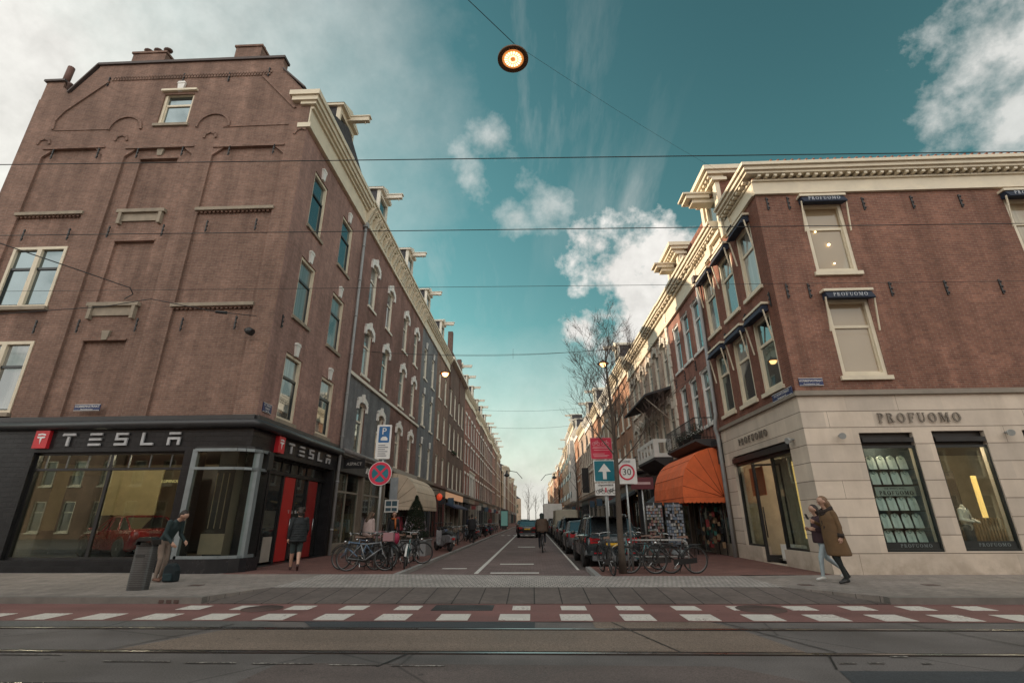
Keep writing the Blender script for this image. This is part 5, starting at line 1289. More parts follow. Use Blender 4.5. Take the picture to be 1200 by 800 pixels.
specs = [  # y0,y1,brick,zt,cols,name bits
 (38.2, 46.0, 'orange', 14.0, 3, 'orange brick'), (46.0, 55.0, 'tan', 13.7, 3, 'sunlit tan'), (55.0, 63.0, 'orange', 14.2, 3, 'orange brown'), (63.0, 72.0, 'brownstone', 14.6, 4, 'long brownstone'),
 (72.0, 82.0, 'brownstone', 15.0, 4, 'brown ribbed'), (82.0, 91.0, 'orange', 16.0, 3, 'ochre brick'), (91.0, 100.0, 'white', 18.6, 3, 'tall white'), (100.0, 110.0, 'sand', 18.4, 3, 'tall cream bay fronted'),
 (110.0, 120.0, 'sand', 16.8, 3, 'cream stone'), (120.0, 131.0, 'orange', 16.2, 3, 'bright orange'), (131.0, 142.0, 'tan', 15.8, 3, 'pale tan'),
 (150.0, 162.0, 'orange', 17.0, 3, 'distant orange'), (162.0, 175.0, 'orange', 16.0, 3, 'distant red orange'), (175.0, 188.0, 'red', 17.0, 3, 'distant red'), (188.0, 203.0, 'tan', 16.0, 3, 'distant tan'),
 (203.0, 220.0, 'orange', 16.0, 3, 'hazy orange'), (220.0, 240.0, 'tan', 17.0, 3, 'hazy tan'), (240.0, 265.0, 'brown', 16.0, 4, 'hazy brown')]
for i, (a, b, bk, zt, nc, nm) in enumerate(specs):
    w_ = b - a
    rows_ = [(5.0, 7.4), (8.5, 10.9)] + ([(12.0, 14.0)] if zt > 16.5 else [])
    h, P = house(1, a, b, '%s house, %s along the right row from the stone corner shop' % (nm, ORD[i + 3]), 'terraced_house', bk, [a + w_*(k + 0.5)/nc for k in range(nc)], rows_, zt, zg=4.4,
          lint='flat' if i % 2 else None, corn=True, dormer=[a + w_*0.5] if i % 3 != 1 and a < 150 else None, shopcol=i + 1, detail=2 if a < 60 else (1 if a < 150 else 0), ww=1.25, arch=0.2 if a < 60 else 0.0, lit=i % 2 == 0, fm=CREAM2,
          cmat=WHITE if i % 2 else CREAM)
    if 90 < a < 125:
        m = MB()
        for c in (a + 2, b - 2): m.prism([(-0.9, 0.0), (-0.6, 0.75), (0.6, 0.75), (0.9, 0.0)], lambda u, d, z: P(c + u, z, d), 4.6, zt - 3.2)
        m.build('bay', BR[bk], h)
        m = MB()
        for c in (a + 2, b - 2):
            for z in (5.2, 8.6, 11.8): fbox(m, P, c - 0.55, c + 0.55, z, z + 1.0, 0.751, 0.9)
        m.build('bay_window', GL[1], h)
# the street bends away: closing houses far off
for i, (x, yy, w_, zt, bk) in enumerate(((-14, 300, 14, 13, 'tan'), (18, 300, 12, 15, 'orange'))):
    t = empty('distant_building', (x, yy, 0), ['far tan building closing the street view on the left', 'far orange building closing the street view on the right'][i], 'building')
    m = MB(); m.box(x - w_/2, x + w_/2, yy, yy + 10, 0, zt); m.build('wall', BR[bk], t)
    m = MB(); m.prism([(x - w_/2, zt), (x + w_/2, zt), (x + w_/4, zt + 2.5), (x - w_/4, zt + 2.5)], lambda u, v, w2: (u, w2, v), yy, yy + 10); m.build('roof', SLATE, t)
    for a in range(4):
        for z in (5, 8, 11):
            if z + 2 < zt:
                m = MB(); m.box(x - w_/2 + 1 + a*w_/4, x - w_/2 + 2.1 + a*w_/4, yy - 0.05, yy - 0.01, z, z + 1.8); m.build('window', GL[1], t)

# the continuing row left of the corner block and the houses across the road, behind the camera
def plain_block(x0, x1, yf, yb, zt, face, label, mat, nx, seed):
    t = empty('terraced_house', ((x0+x1)/2, (yf+yb)/2, 0), label, 'building'); P = plane_front(yf) if face < 0 else (lambda u, z, d: (u, yf + d, z))
    w_ = (x1 - x0)/nx; holes = [(x0 + w_*(k + 0.5) - 0.6, x0 + w_*(k + 0.5) + 0.6, a, b) for k in range(nx) for a, b in ((0.6, 3.4), (4.8, 7.2), (8.4, 10.8)) if b < zt - 1]
    m = MB(); wall_grid(m, P, x0, x1, 0, zt, holes, 0.2); s_ = 1 if yb > yf else -1
    m.box(x0, x0 + 0.2, yf + 0.01*s_, yb, 0, zt); m.box(x1 - 0.2, x1, yf + 0.01*s_, yb, 0, zt); m.build('wall', mat, t)
    m = MB(); m.prism([(yf, zt), ((yf+yb)/2, zt + 2.2), (yb, zt)], lambda u, v, w2: (w2, u, v), x0, x1); m.build('roof', SLATE, t)
    for h_ in holes: window(t, P, *h_, fm=CREAM2, dep=0.12)
    m = MB(); fbox(m, P, x0, x1, zt - 0.5, zt, 0.0, 0.35); m.build('cornice', CREAM, t)
for k in range(5): plain_block(-20.76 - 9*(k+1), -20.76 - 9*k, 15.2, 25, 12.4, -1, 'brick house left of the corner block, %s beyond the frame' % ORD[k], [BR['brown'], BR['red'], BR['mauve'], BR['brownstone'], BR['red']][k], 3, k)
for k in range(9): plain_block(-52 + 12*k, -40.2 + 12*k, -17, -27, 12.5 + (k % 3), 1, 'brick house across the tram road, %s from the left, behind the viewpoint' % ORD[k], [BR['brown'], BR['red'], BR['brownstone'], BR['dark'], BR['mauve']][k % 5], 4, k)
# ================================================================== canopies, balconies and things on the facades
ORANGE = plain('orange_canvas', (0.74, 0.15, 0.045), 0.75, var=0.2, scale=1.6, wrinkle=0.5)
CREAMC = plain('cream_canvas', (0.60, 0.49, 0.37), 0.8, var=0.2, scale=1.5, wrinkle=0.4)
def hood_awning(P, y0, y1, out, zt, zb, mat, label, seam, n=8, group=None):
    """quarter-round fabric hood with radial ribs at its ends and a scalloped edge"""
    t = empty('shop_awning', P((y0+y1)/2, zb, 0), label, 'awning', group)
    H = zt - zb - 0.22
    prof = []
    for k in range(n + 1):
        a = R(90) * k / n
        prof.append((out * (math.sin(a) ** 0.85), zb + 0.22 + H * (math.cos(a) ** 0.9 if a < R(89.9) else 0)))
    m = MB()
    for k in range(n):
        (d0, z0), (d1, z1) = prof[k], prof[k+1]
        m.add([P(y0, z0, d0), P(y1, z0, d0), P(y1, z1, d1), P(y0, z1, d1)], [(0,1,2,3)])
        for y in (y0, y1):
            m.add([P(y, zb + 0.22, 0.0), P(y, z0, d0), P(y, z1, d1)], [(0,1,2)])
    m.build('canvas', mat, t)
    # valance with scallops, front and both sides
    v = MB(); s = 0.16
    def val(fn, L):
        k = int(L/s); w_ = L/k
        for i in range(k):
            a = i*w_; pts = [(a, zb + 0.22), (a, zb + 0.05)] + [(a + w_*(0.5 - 0.5*math.cos(R(q))), zb + 0.05 - 0.055*math.sin(R(q))) for q in (45, 90, 135)] + [(a + w_, zb + 0.05), (a + w_, zb + 0.22)]
            v.add([fn(u, z) for u, z in pts], [tuple(range(len(pts)))])
    val(lambda u, z: P(y0 + u, z, out + 0.012), y1 - y0)
    val(lambda u, z: P(y0 - 0.012, z, u), out); val(lambda u, z: P(y1 + 0.012, z, u), out)
    v.build('valance', mat, t)
    b = MB()
    for y in (y0 - 0.004, y1 + 0.004):
        for k in range(1, n, 2 if n > 6 else 1): b.tube(P(y, zb + 0.22, 0.02), P(y, prof[k][1], prof[k][0]), 0.011, n=5)
    for k in (2, 4, 6): b.tube(P(y0, prof[k][1] + 0.004, prof[k][0] + 0.004), P(y1, prof[k][1] + 0.004, prof[k][0] + 0.004), 0.009, n=5)
    b.path([P(y0, zb + 0.22, 0.02), P(y0, zb + 0.22, out + 0.015), P(y1, zb + 0.22, out + 0.015), P(y1, zb + 0.22, 0.02)], 0.014, 6)
    b.build('seam', seam, t)
    return t
PR, PL = plane_right(XR), plane_left(XL)
hood_awning(PR, 21.22, 26.2, 1.68, 4.35, 2.12, ORANGE, 'bright orange rounded canvas awning over the souvenir shop', plain('orange_seam', (0.30, 0.05, 0.015), 0.8))
aw = hood_awning(PL, 31.2, 37.3, 1.8, 4.30, 2.1, CREAMC, 'cream rounded canvas awning over the clothing shop on the left', plain('cream_seam', (0.20, 0.15, 0.10), 0.8))
t = empty('canvas_awning', (6.9, 28.6, 2.2), 'dark grey sloping awning just beyond the orange one', 'awning')
m = MB(); m.prism([(0.0, 3.3), (1.35, 2.35), (1.35, 2.15), (1.3, 2.15), (0.0, 3.1)], lambda d, z, u: PR(u, z, d), 26.9, 30.2); m.build('canvas', plain('charcoal_canvas', (0.045, 0.05, 0.055), 0.8), t)
t = empty('canvas_awning', (6.9, 42, 2.4), 'dark shop awning further down the right pavement behind the parked cars', 'awning')
m = MB(); m.prism([(0.0, 3.6), (1.6, 2.75), (1.6, 2.6), (0.0, 3.35)], lambda d, z, u: PR(u, z, d), 39, 46); m.build('canvas', MATS['charcoal_canvas'], t)
t = empty('canvas_awning', (-8.0, 58, 2.6), 'navy awning below the lit sign of the gabled brick house', 'awning')
m = MB(); m.prism([(0.0, 3.2), (1.0, 2.75), (1.0, 2.6), (0.0, 3.0)], lambda d, z, u: PL(u, z, d), 52, 62); m.build('canvas', plain('blue_canvas', (0.03, 0.04, 0.08), 0.8), t)
m = MB(); fbox(m, PL, 51.2, 63.8, 3.55, 4.2, 0.062, 0.12); m.build('lit_fascia', lamp_mat('glowing_fascia', (0.75, 0.42, 0.24), 0.16), h6)
# balcony with planters (iron) and white balcony box
b1 = empty('iron_balcony', (7.4, 23.2, 4.75), 'dark iron balcony with bulging railing and potted shrubs above the orange awning', 'balcony')
m = MB(); m.prism([(0.02, 4.72), (0.85, 4.72), (0.85, 4.62), (0.5, 4.45), (0.02, 4.35)], lambda d, z, u: PR(u, z, d), 21.3, 25.9); m.build('slab', plain('dark_balcony_slab', (0.05, 0.045, 0.045), 0.7), b1)
m = MB()
for k in range(33):
    y = 21.35 + k*0.14; m.path([PR(y, 4.72, 0.8), PR(y, 4.95, 0.93), PR(y, 5.2, 0.90), PR(y, 5.62, 0.78)], 0.011, 5)
for k in range(6):
    for y in (21.32, 25.86): m.path([PR(y, 4.72, 0.05 + k*0.14), PR(y, 5.62, 0.05 + k*0.14)], 0.011, 5)
m.path([PR(21.32, 5.63, 0.02), PR(21.32, 5.63, 0.79), PR(25.86, 5.63, 0.79), PR(25.86, 5.63, 0.02)], 0.022, 6); m.path([PR(21.32, 4.8, 0.02), PR(21.32, 4.8, 0.83), PR(25.86, 4.8, 0.83), PR(25.86, 4.8, 0.02)], 0.016, 6)
m.build('railing', IRON, b1)
LEAFD = plain('dark_leaf', (0.035, 0.05, 0.025), 0.7, var=0.4, scale=8)
def leaf_ball(c, r, n, size, seed, flat=1.0):
    rr = random.Random(seed); m = MB()
    for _ in range(n):
        while True:
            p = Vector((rr.uniform(-1, 1), rr.uniform(-1, 1), rr.uniform(-1, 1)))
            if 0.35 < p.length < 1: break
        q = Vector((c[0] + p.x*r, c[1] + p.y*r, c[2] + p.z*r*flat))
        a = Vector((rr.gauss(0, 1), rr.gauss(0, 1), rr.gauss(0, 1))).normalized()*size; b = a.cross(Vector((rr.gauss(0, 1), rr.gauss(0, 1), rr.gauss(0, 1)))).normalized()*size*0.5
        m.add([q - a, q + b, q + a, q - b], [(0,1,2,3)])
    return m
for k, (y, r) in enumerate(((22.4, 0.32), (23.9, 0.26), (24.9, 0.2))):
    t = empty('potted_shrub', tuple(PR(y, 4.73, 0.42)), 'clipped dark shrub in a pot on the iron balcony, %s' % ['nearest and largest', 'in the middle', 'farthest and smallest'][k], 'potted plant', 'potted shrubs on the iron balcony')
    c = PR(y, 4.73, 0.42); m = MB(); m.lathe([(r*0.5, 0), (r*0.65, 0.3), (r*0.7, 0.32)], c, 12); m.build('pot', plain('dark_pot', (0.03, 0.03, 0.03), 0.6), t)
    leaf_ball((c[0], c[1], c[2] + 0.32 + r*0.7), r, 500, 0.035, k).build('foliage', LEAFD, t)
b2 = empty('white_balcony', (7.4, 30.3, 4.6), 'white timber balcony box with square cut panels on the brownstone house', 'balcony')
m = MB()
y0, y1, d1 = 28.0, 32.4, 0.95
def plate_holes(fn, L, z0, z1, n):
    # frame of rails and posts with open squares
    m.hexa([fn(0, z0, 0), fn(L, z0, 0), fn(L, z0, 0.06), fn(0, z0, 0.06), fn(0, z0 + 0.22, 0), fn(L, z0 + 0.22, 0), fn(L, z0 + 0.22, 0.06), fn(0, z0 + 0.22, 0.06)])
    m.hexa([fn(0, z1 - 0.2, 0), fn(L, z1 - 0.2, 0), fn(L, z1 - 0.2, 0.06), fn(0, z1 - 0.2, 0.06), fn(0, z1, 0), fn(L, z1, 0), fn(L, z1, 0.06), fn(0, z1, 0.06)])
    for k in range(n + 1):
        a = k*(L - 0.22)/n; m.hexa([fn(a, z0 + 0.22, 0), fn(a + 0.22, z0 + 0.22, 0), fn(a + 0.22, z0 + 0.22, 0.06), fn(a, z0 + 0.22, 0.06), fn(a, z1 - 0.2, 0), fn(a + 0.22, z1 - 0.2, 0), fn(a + 0.22, z1 - 0.2, 0.06), fn(a, z1 - 0.2, 0.06)])
plate_holes(lambda u, z, w_: PR(y0 + u, z, d1 + w_), y1 - y0, 4.75, 5.75, 5)
plate_holes(lambda u, z, w_: PR(y0 - 0.003 + w_, z, u), d1, 4.75, 5.75, 1); plate_holes(lambda u, z, w_: PR(y1 - 0.06 + w_, z, u), d1, 4.75, 5.75, 1)
m.build('railing', WHITE, b2)
m = MB(); m.prism([(0.02, 4.74), (1.02, 4.74), (1.02, 4.6), (0.4, 4.2), (0.02, 4.1)], lambda d, z, u: PR(u, z, d), y0 - 0.02, y1 + 0.02); m.build('slab', plain('dark_slab', (0.04, 0.035, 0.035), 0.7), b2)
b3 = empty('iron_balcony', (7.4, 35.4, 4.5), 'small dark iron balcony with plants beyond the white balcony', 'balcony')
m = MB(); fbox(m, PR, 34.2, 37.0, 4.5, 4.6, 0.02, 0.8); m.build('slab', MATS['dark_slab'], b3)
m = MB()
for k in range(20): m.tube(PR(34.25 + k*0.142, 4.6, 0.76), PR(34.25 + k*0.142, 5.5, 0.76), 0.011, n=5)
m.path([PR(34.22, 5.5, 0.02), PR(34.22, 5.5, 0.77), PR(36.98, 5.5, 0.77), PR(36.98, 5.5, 0.02)], 0.02, 6); m.build('railing', IRON, b3)
# hanging / projecting signs
def text_on(P, txt, size, u, z, d, mat, parent, mirror=False, name='lettering', thick=0.006):
    return text_mesh(txt, size, P, u, z, d, mirror, thick).build(name, mat, parent)
t = empty('hanging_sign', (-8.4, 23.0, 3.9), 'black projecting sign reading ASPACT beside the black shop', 'sign')
Pf = plane_front(23.0); m = MB(); fbox(m, Pf, -8.75, -7.75, 3.78, 4.2, 0, 0.06); m.tube((-8.8, 22.97, 4.25), (-7.75, 22.97, 4.25), 0.015); m.build('sign_board', BLACK, t)
text_on(Pf, 'ASPACT', 0.20, -8.25, 3.98, 0.061, plain('soft_white', (0.45, 0.43, 0.4), 0.5), t)
t = empty('hanging_sign', (-8.2, 30.3, 3.0), 'tall pale banner sign beside the cream awning', 'sign')
Pf = plane_front(30.9); m = MB(); fbox(m, Pf, -8.72, -8.25, 2.35, 4.0, 0, 0.05); m.build('sign_board', plain('pale_blue_grey', (0.33, 0.36, 0.38), 0.5), t)
t = empty('picture_sign', (-8.0, 30.5, 2.0), 'small white framed picture sign hanging below the pale banner', 'sign')
Pf = plane_front(29.8); m = MB(); fbox(m, Pf, -8.65, -7.85, 1.95, 2.65, 0, 0.05); m.build('sign_board', WHITE, t)
m = MB()
for (a, b) in ((-8.58, -8.27), (-8.22, -7.92)): fbox(m, Pf, a, b, 2.3, 2.58, 0.051, 0.055); fbox(m, Pf, a, b, 2.02, 2.2, 0.051, 0.055)
m.build('picture', plain('dark_picture', (0.05, 0.10, 0.13), 0.5), t)
t = empty('lantern_sign', (-8.2, 44, 3.2), 'glowing red lantern sign on the left row beyond the cream awning', 'sign')
m = MB(); m.ball((-8.05, 44, 3.4), (0.26, 0.26, 0.3), 12); m.build('lantern', lamp_mat('red_lantern', (0.75, 0.08, 0.03), 0.22), t)
m = MB(); m.tube((-8.8, 44, 3.95), (-8.0, 44, 3.95), 0.03); m.tube((-8.05, 44, 3.95), (-8.05, 44, 3.8), 0.02); m.build('bracket', IRON, t)
t = empty('projecting_sign', (7.2, 21.6, 2.6), 'small maroon sign with pale writing on a post right of the speed sign', 'sign')
Pf = plane_front(20.0); m = MB(); fbox(m, Pf, 3.85, 4.72, 2.6, 3.05, 0, 0.05); m.build('sign_board', plain('maroon', (0.10, 0.012, 0.02), 0.5), t)
m = MB(); fbox(m, Pf, 3.98, 4.6, 2.78, 2.87, 0.051, 0.056); m.build('lettering', plain('pink_letters', (0.45, 0.3, 0.3), 0.5), t)
m = MB(); m.tube((4.28, 20.06, 0.12), (4.28, 20.06, 3.05), 0.035); m.build('post', GALV, t)
t = empty('vertical_banner', (6.9, 70, 5), 'black vertical banner on the brown ribbed facade down the right row', 'sign')
m = MB(); m.box(6.9, 7.8, 70, 70.1, 4.9, 8.2); m.build('banner', BLACK, t)
t = empty('floodlight', tuple(PF(-9.34, 7.5, 0)), 'small black floodlight on an arm at the corner of the left brick wall', 'floodlight')
m = MB(); m.tube(PF(-9.6, 7.56, 0.0), PF(-9.45, 7.52, 0.35), 0.02); m.build('arm', IRON, t)
m = MB(); m.path([PF(-9.5, 7.52, 0.36), PF(-9.36, 7.48, 0.40), PF(-9.22, 7.4, 0.42)], [0.06, 0.13, 0.12], 10); m.build('lamp_housing', IRON, t)

# ================================================================== goods outside the shops
CARDS = [plain('card_%d' % i, c, 0.5) for i, c in enumerate([(0.12,0.15,0.19),(0.27,0.26,0.24),(0.16,0.05,0.04),(0.05,0.08,0.13),(0.18,0.12,0.07),(0.06,0.09,0.06),(0.2,0.19,0.21)])]
def card_rack(x, y, rz, h, label, seed, pal):
    t = empty('postcard_rack', (0, 0, 0)); rr = random.Random(seed)
    m = MB(); m.lathe([(0.30, 0), (0.30, 0.06), (0.24, 0.2), (0.05, 0.22)], (0, 0, 0), 14); m.tube((0, 0, 0.2), (0, 0, h), 0.03); m.build('stand', plain('rack_grey', (0.22, 0.24, 0.25), 0.5), t)
    m = MB()
    for s in (-0.36, 0.36): m.box(s - 0.012, s + 0.012, -0.12, 0.12, 0.3, h)
    m.box(-0.36, 0.36, -0.02, 0.02, 0.3, h); m.build('frame', IRON, t)
    m = MB(); nz = int((h - 0.4)/0.125)
    for i in range(nz):
        for k in range(8):
            x0 = -0.35 + k*0.088 + rr.uniform(-0.008, 0.012); z0 = 0.36 + i*0.125 + rr.uniform(-0.012, 0.012)
            if rr.random() < 0.14: continue
            for s in (-1, 1):
                y_ = s*0.10; m.hexa([(x0, y_ - 0.006, z0), (x0 + 0.078, y_ - 0.006, z0), (x0 + 0.078, y_ + 0.006, z0), (x0, y_ + 0.006, z0), (x0, y_ - 0.006 - s*0.04, z0 + 0.112), (x0 + 0.078, y_ - 0.006 - s*0.04, z0 + 0.112), (x0 + 0.078, y_ + 0.006 - s*0.04, z0 + 0.112), (x0, y_ + 0.006 - s*0.04, z0 + 0.112)], rr.choice(pal))
    m.build('postcards', CARDS, t)
    t.location = (x, y, ZP); t.rotation_euler.z = rz; tag(t, label, 'rack', 'postcard racks under the orange awning')
card_rack(5.95, 22.0, R(-18), 2.05, 'tall postcard rack with bluish cards, nearest the street under the orange awning', 1, [0, 1, 0, 3, 6, 0, 4])
card_rack(5.5, 23.6, R(-18), 2.1, 'tall postcard rack with reddish cards behind the bluish one', 2, [2, 4, 6, 1, 2, 0, 5])
t = empty('souvenir_display', (7.2, 22.2, ZP), 'dark stand crowded with hanging bags and souvenirs by the drainpipe', 'display stand')
rr = random.Random(5); m = MB()
for k in range(60): 
    x, y, z = rr.uniform(6.9, 7.7), rr.uniform(21.6, 22.4), rr.uniform(0.3, 2.2); s = rr.uniform(0.05, 0.14); m.box(x, x + s, y, y + s*0.6, z, z + s*1.6, rr.choice([0, 1, 1, 1, 2, 3]))
m.build('goods', [plain('bag_red', (0.22, 0.03, 0.03), 0.7), plain('bag_black', (0.015, 0.015, 0.016), 0.7), plain('bag_tan', (0.25, 0.16, 0.09), 0.7), plain('bag_green', (0.02, 0.10, 0.08), 0.7)], t)
m = MB()
for x in (6.88, 7.78): m.tube((x, 21.6, ZP), (x, 21.6, 2.3), 0.02); m.tube((x, 22.45, ZP), (x, 22.45, 2.3), 0.02)
m.build('frame', IRON, t)
# clothes rails and card stands under the cream awning
def rail(x, y, L, label, pal, seed):
    t = empty('clothes_rail', (x, y, ZP), label, 'clothes rail', 'clothes rails under the cream awning'); rr = random.Random(seed)
    m = MB(); m.tube((x, y, ZP), (x, y, 1.75), 0.018); m.tube((x, y + L, ZP), (x, y + L, 1.75), 0.018); m.tube((x, y, 1.75), (x, y + L, 1.75), 0.018); m.build('frame', STEEL, t)
    m = MB(); k = 0.0
    while k < L - 0.1:
        w_ = rr.uniform(0.05, 0.09); z = rr.uniform(0.7, 1.0); m.hexa([(x - 0.26, y + k, z), (x + 0.26, y + k, z), (x + 0.24, y + k + w_, z), (x - 0.24, y + k + w_, z), (x - 0.10, y + k, 1.72), (x + 0.10, y + k, 1.72), (x + 0.1, y + k + w_, 1.72), (x - 0.1, y + k + w_, 1.72)], rr.choice(pal)); k += w_ + 0.02
    m.build('hanging_clothes', [plain('cloth_red', (0.32, 0.03, 0.05), 0.8), plain('cloth_black', (0.02, 0.02, 0.022), 0.8), plain('cloth_pale', (0.42, 0.38, 0.42), 0.8), plain('cloth_pink', (0.40, 0.22, 0.26), 0.8)], t)
rail(-8.25, 31.4, 1.6, 'clothes rail of dark and red garments at the near end of the cream awning', [0, 1, 0, 1], 1); rail(-7.6, 31.4, 1.4, 'clothes rail of pale printed garments under the outer edge of the cream awning', [2, 3, 2], 2); rail(-7.5, 33.6, 1.8, 'clothes rail of white and pink garments, farthest under the cream awning', [2, 2, 3, 1], 3)

# ================================================================== street furniture
def board(P, u0, u1, z0, z1, d0, d1, mat, parent, name, r=0.03):
    m = MB(); pts = []
    for (cx, cz, a0) in ((u1 - r, z0 + r, -90), (u1 - r, z1 - r, 0), (u0 + r, z1 - r, 90), (u0 + r, z0 + r, 180)):
        for q in (0, 30, 60, 90): pts.append((cx + r*math.cos(R(a0 + q)), cz + r*math.sin(R(a0 + q))))
    fpoly(m, P, pts, d0, d1); return m.build(name, mat, parent)
SB = plain('sign_blue', (0.01, 0.10, 0.26), 0.35); SG = plain('sign_teal_blue', (0.005, 0.13, 0.17), 0.35); SW = plain('sign_white', (0.60, 0.59, 0.57), 0.4); SR = plain('sign_crimson', (0.50, 0.02, 0.055), 0.4); SK = plain('sign_black', (0.03, 0.03, 0.03), 0.5); SGB = plain('sign_back', (0.25, 0.26, 0.27), 0.5)
def bike_glyph(P, u, z, s, d, mat, parent, name='bicycle_symbol'):
    m = MB()
    for c in (-0.32, 0.32):
        for q in ring2(u + c*s, z, 0.24*s, 0.24*s, 0.18*s, 0.18*s, n=12): fpoly(m, P, q, d, d + 0.003)
    for a, b in (((-0.32, 0), (-0.12, 0.32)), ((-0.12, 0.32), (0.2, 0.32)), ((0.2, 0.32), (0.32, 0)), ((-0.12, 0.32), (0.02, 0)), ((-0.32, 0), (0.02, 0)), ((0.02, 0), (0.2, 0.32)), ((0.2, 0.32), (0.16, 0.46)), ((0.16, 0.46), (0.3, 0.46))):
        dx, dz = b[0]-a[0], b[1]-a[1]; L = math.hypot(dx, dz); nx, nz = -dz/L*0.03, dx/L*0.03
        fpoly(m, P, [(u + (a[0]+nx)*s, z + (a[1]+nz)*s), (u + (a[0]-nx)*s, z + (a[1]-nz)*s), (u + (b[0]-nx)*s, z + (b[1]-nz)*s), (u + (b[0]+nx)*s, z + (b[1]+nz)*s)], d + 0.0005, d + 0.0035)
    return m.build(name, mat, parent)
# pole with one-way sign, red sign, bicycle plate
Yp = 15.3
PX = 2.18
t = empty('traffic_sign_post', (PX, Yp, ZP), 'grey post carrying a red notice, blue white-arrow sign and bicycle plate beside the bare tree', 'traffic sign')
m = MB(); m.tube((PX, Yp, ZP), (PX, Yp, 3.95), 0.038, n=10); m.build('post', GALV, t)
Pq = plane_front(Yp - 0.045)
bd = board(Pq, 1.86, 2.50, 2.56, 3.20, 0.0, 0.02, SW, t, 'arrow_sign'); board(Pq, 1.885, 2.475, 2.585, 3.175, 0.021, 0.024, SG, bd, 'blue_field')
m = MB(); fpoly(m, Pq, [(2.18, 3.10), (2.37, 2.86), (2.235, 2.86), (2.235, 2.64), (2.125, 2.64), (2.125, 2.86), (1.99, 2.86)], 0.025, 0.028); m.build('white_arrow', SW, bd)
bd = board(Pq, 1.80, 2.46, 3.23, 3.88, 0.0, 0.02, plain('pale_pink_rim', (0.52, 0.2, 0.22), 0.5), t, 'red_notice'); board(Pq, 1.82, 2.44, 3.25, 3.86, 0.021, 0.024, SR, bd, 'red_field')
PK = plain('notice_pink', (0.62, 0.28, 0.30), 0.5)
bike_glyph(Pq, 1.98, 3.69, 0.22, 0.025, PK, bd); bike_glyph(Pq, 2.26, 3.69, 0.22, 0.025, PK, bd, 'scooter_symbol')
m = MB()
for z, a, b in ((3.59, 1.88, 2.38), (3.55, 1.86, 2.40), (3.49, 1.9, 2.36), (3.38, 1.86, 2.22), (3.33, 1.86, 2.36), (3.30, 1.9, 2.3)): fbox(m, Pq, a, b, z, z + 0.017, 0.025, 0.027)
m.build('notice_lines', PK, bd)
bd = board(Pq, 1.87, 2.50, 2.18, 2.53, 0.0, 0.02, SW, t, 'bicycle_plate')
text_on(Pq, 'uitgezonderd', 0.085, 2.185, 2.475, 0.021, SK, bd)
bike_glyph(Pq, 2.03, 2.28, 0.24, 0.022, SK, bd); bike_glyph(Pq, 2.35, 2.28, 0.24, 0.022, SK, bd, 'moped_symbol')
m = MB(); fbox(m, Pq, 2.165, 2.205, 2.27, 2.40, 0.021, 0.024); m.build('small_emblem', SR, bd)
# 30 zone sign
t = empty('zone_sign', (2.6, Yp + 0.55, ZP), 'white rectangular speed zone sign with red ringed 30, right of the tree trunk', 'traffic sign')
Pz = plane_front(Yp - 0.03)
bd = board(Pz, 2.56, 3.14, 2.50, 3.24, 0.0, 0.02, SW, t, 'sign_plate')
m = MB()
for q in ring2(2.85, 2.84, 0.235, 0.235, 0.185, 0.185, n=28): fpoly(m, Pz, q, 0.021, 0.025)
m.build('red_ring', SR, bd); text_on(Pz, '30', 0.27, 2.85, 2.84, 0.021, SK, bd); text_on(Pz, 'ZONE', 0.09, 2.85, 3.15, 0.021, plain('grey_ink', (0.15, 0.16, 0.18), 0.5), bd)
m = MB(); m.box(2.3, 2.7, Yp - 0.025, Yp - 0.005, 2.98, 3.01); m.box(2.3, 2.7, Yp - 0.025, Yp - 0.005, 2.66, 2.69); m.tube((2.82, Yp + 0.02, ZP), (2.82, Yp + 0.02, 3.2), 0.03); m.build('clamp_post', GALV, t)
t = empty('parking_sign', (2.6, 19.5, ZP), 'small blue sign low behind the bicycle plate', 'traffic sign')
Pk = plane_front(19.5); m = MB(); m.tube((2.86, 19.55, ZP), (2.86, 19.55, 2.75), 0.03); m.build('post', GALV, t); board(Pk, 2.62, 3.06, 2.36, 2.74, 0.0, 0.02, SB, t, 'sign_plate')
# left parking + no stopping
t = empty('traffic_sign_post', (-4.9, 16.5, ZP), 'grey post with blue P parking sign above a round red and blue no stopping sign', 'traffic sign')
X0 = -4.97; m = MB(); m.tube((X0, 16.5, ZP), (X0, 16.5, 4.5), 0.038, n=10); m.build('post', GALV, t)
Pn = plane_front(16.455)
bd = board(Pn, X0 - 0.27, X0 + 0.23, 3.44, 4.58, 0.0, 0.02, SW, t, 'parking_plate'); board(Pn, X0 - 0.2, X0 + 0.17, 3.98, 4.52, 0.021, 0.024, SB, bd, 'blue_field')
text_on(Pn, 'P', 0.32, X0 - 0.02, 4.35, 0.025, SW, bd)
m = MB(); fpoly(m, Pn, [(X0 - 0.12, 4.05), (X0 + 0.11, 4.05), (X0 + 0.11, 4.12), (X0 + 0.05, 4.18), (X0 - 0.06, 4.18), (X0 - 0.12, 4.12)], 0.025, 0.028); m.build('car_symbol', SW, bd)
m = MB()
for z in (3.88, 3.81, 3.74, 3.67, 3.60, 3.53): fbox(m, Pn, X0 - 0.19, X0 + 0.10 + 0.05*math.sin(z*40), z, z + 0.028, 0.021, 0.023)
m.build('small_print', MATS['grey_ink'], bd)
Pn2 = plane_front(16.44)
m = MB(); 
for q in ring2(X0 - 0.04, 2.97, 0.37, 0.37, 0.0, 0.0, n=32): fpoly(m, Pn2, [q[1], q[2], q[3]], 0.0, 0.02)
rd = m.build('no_stopping_disc', SG, t)
m = MB()
for q in ring2(X0 - 0.04, 2.97, 0.37, 0.37, 0.28, 0.28, n=32): fpoly(m, Pn2, q, 0.021, 0.025)
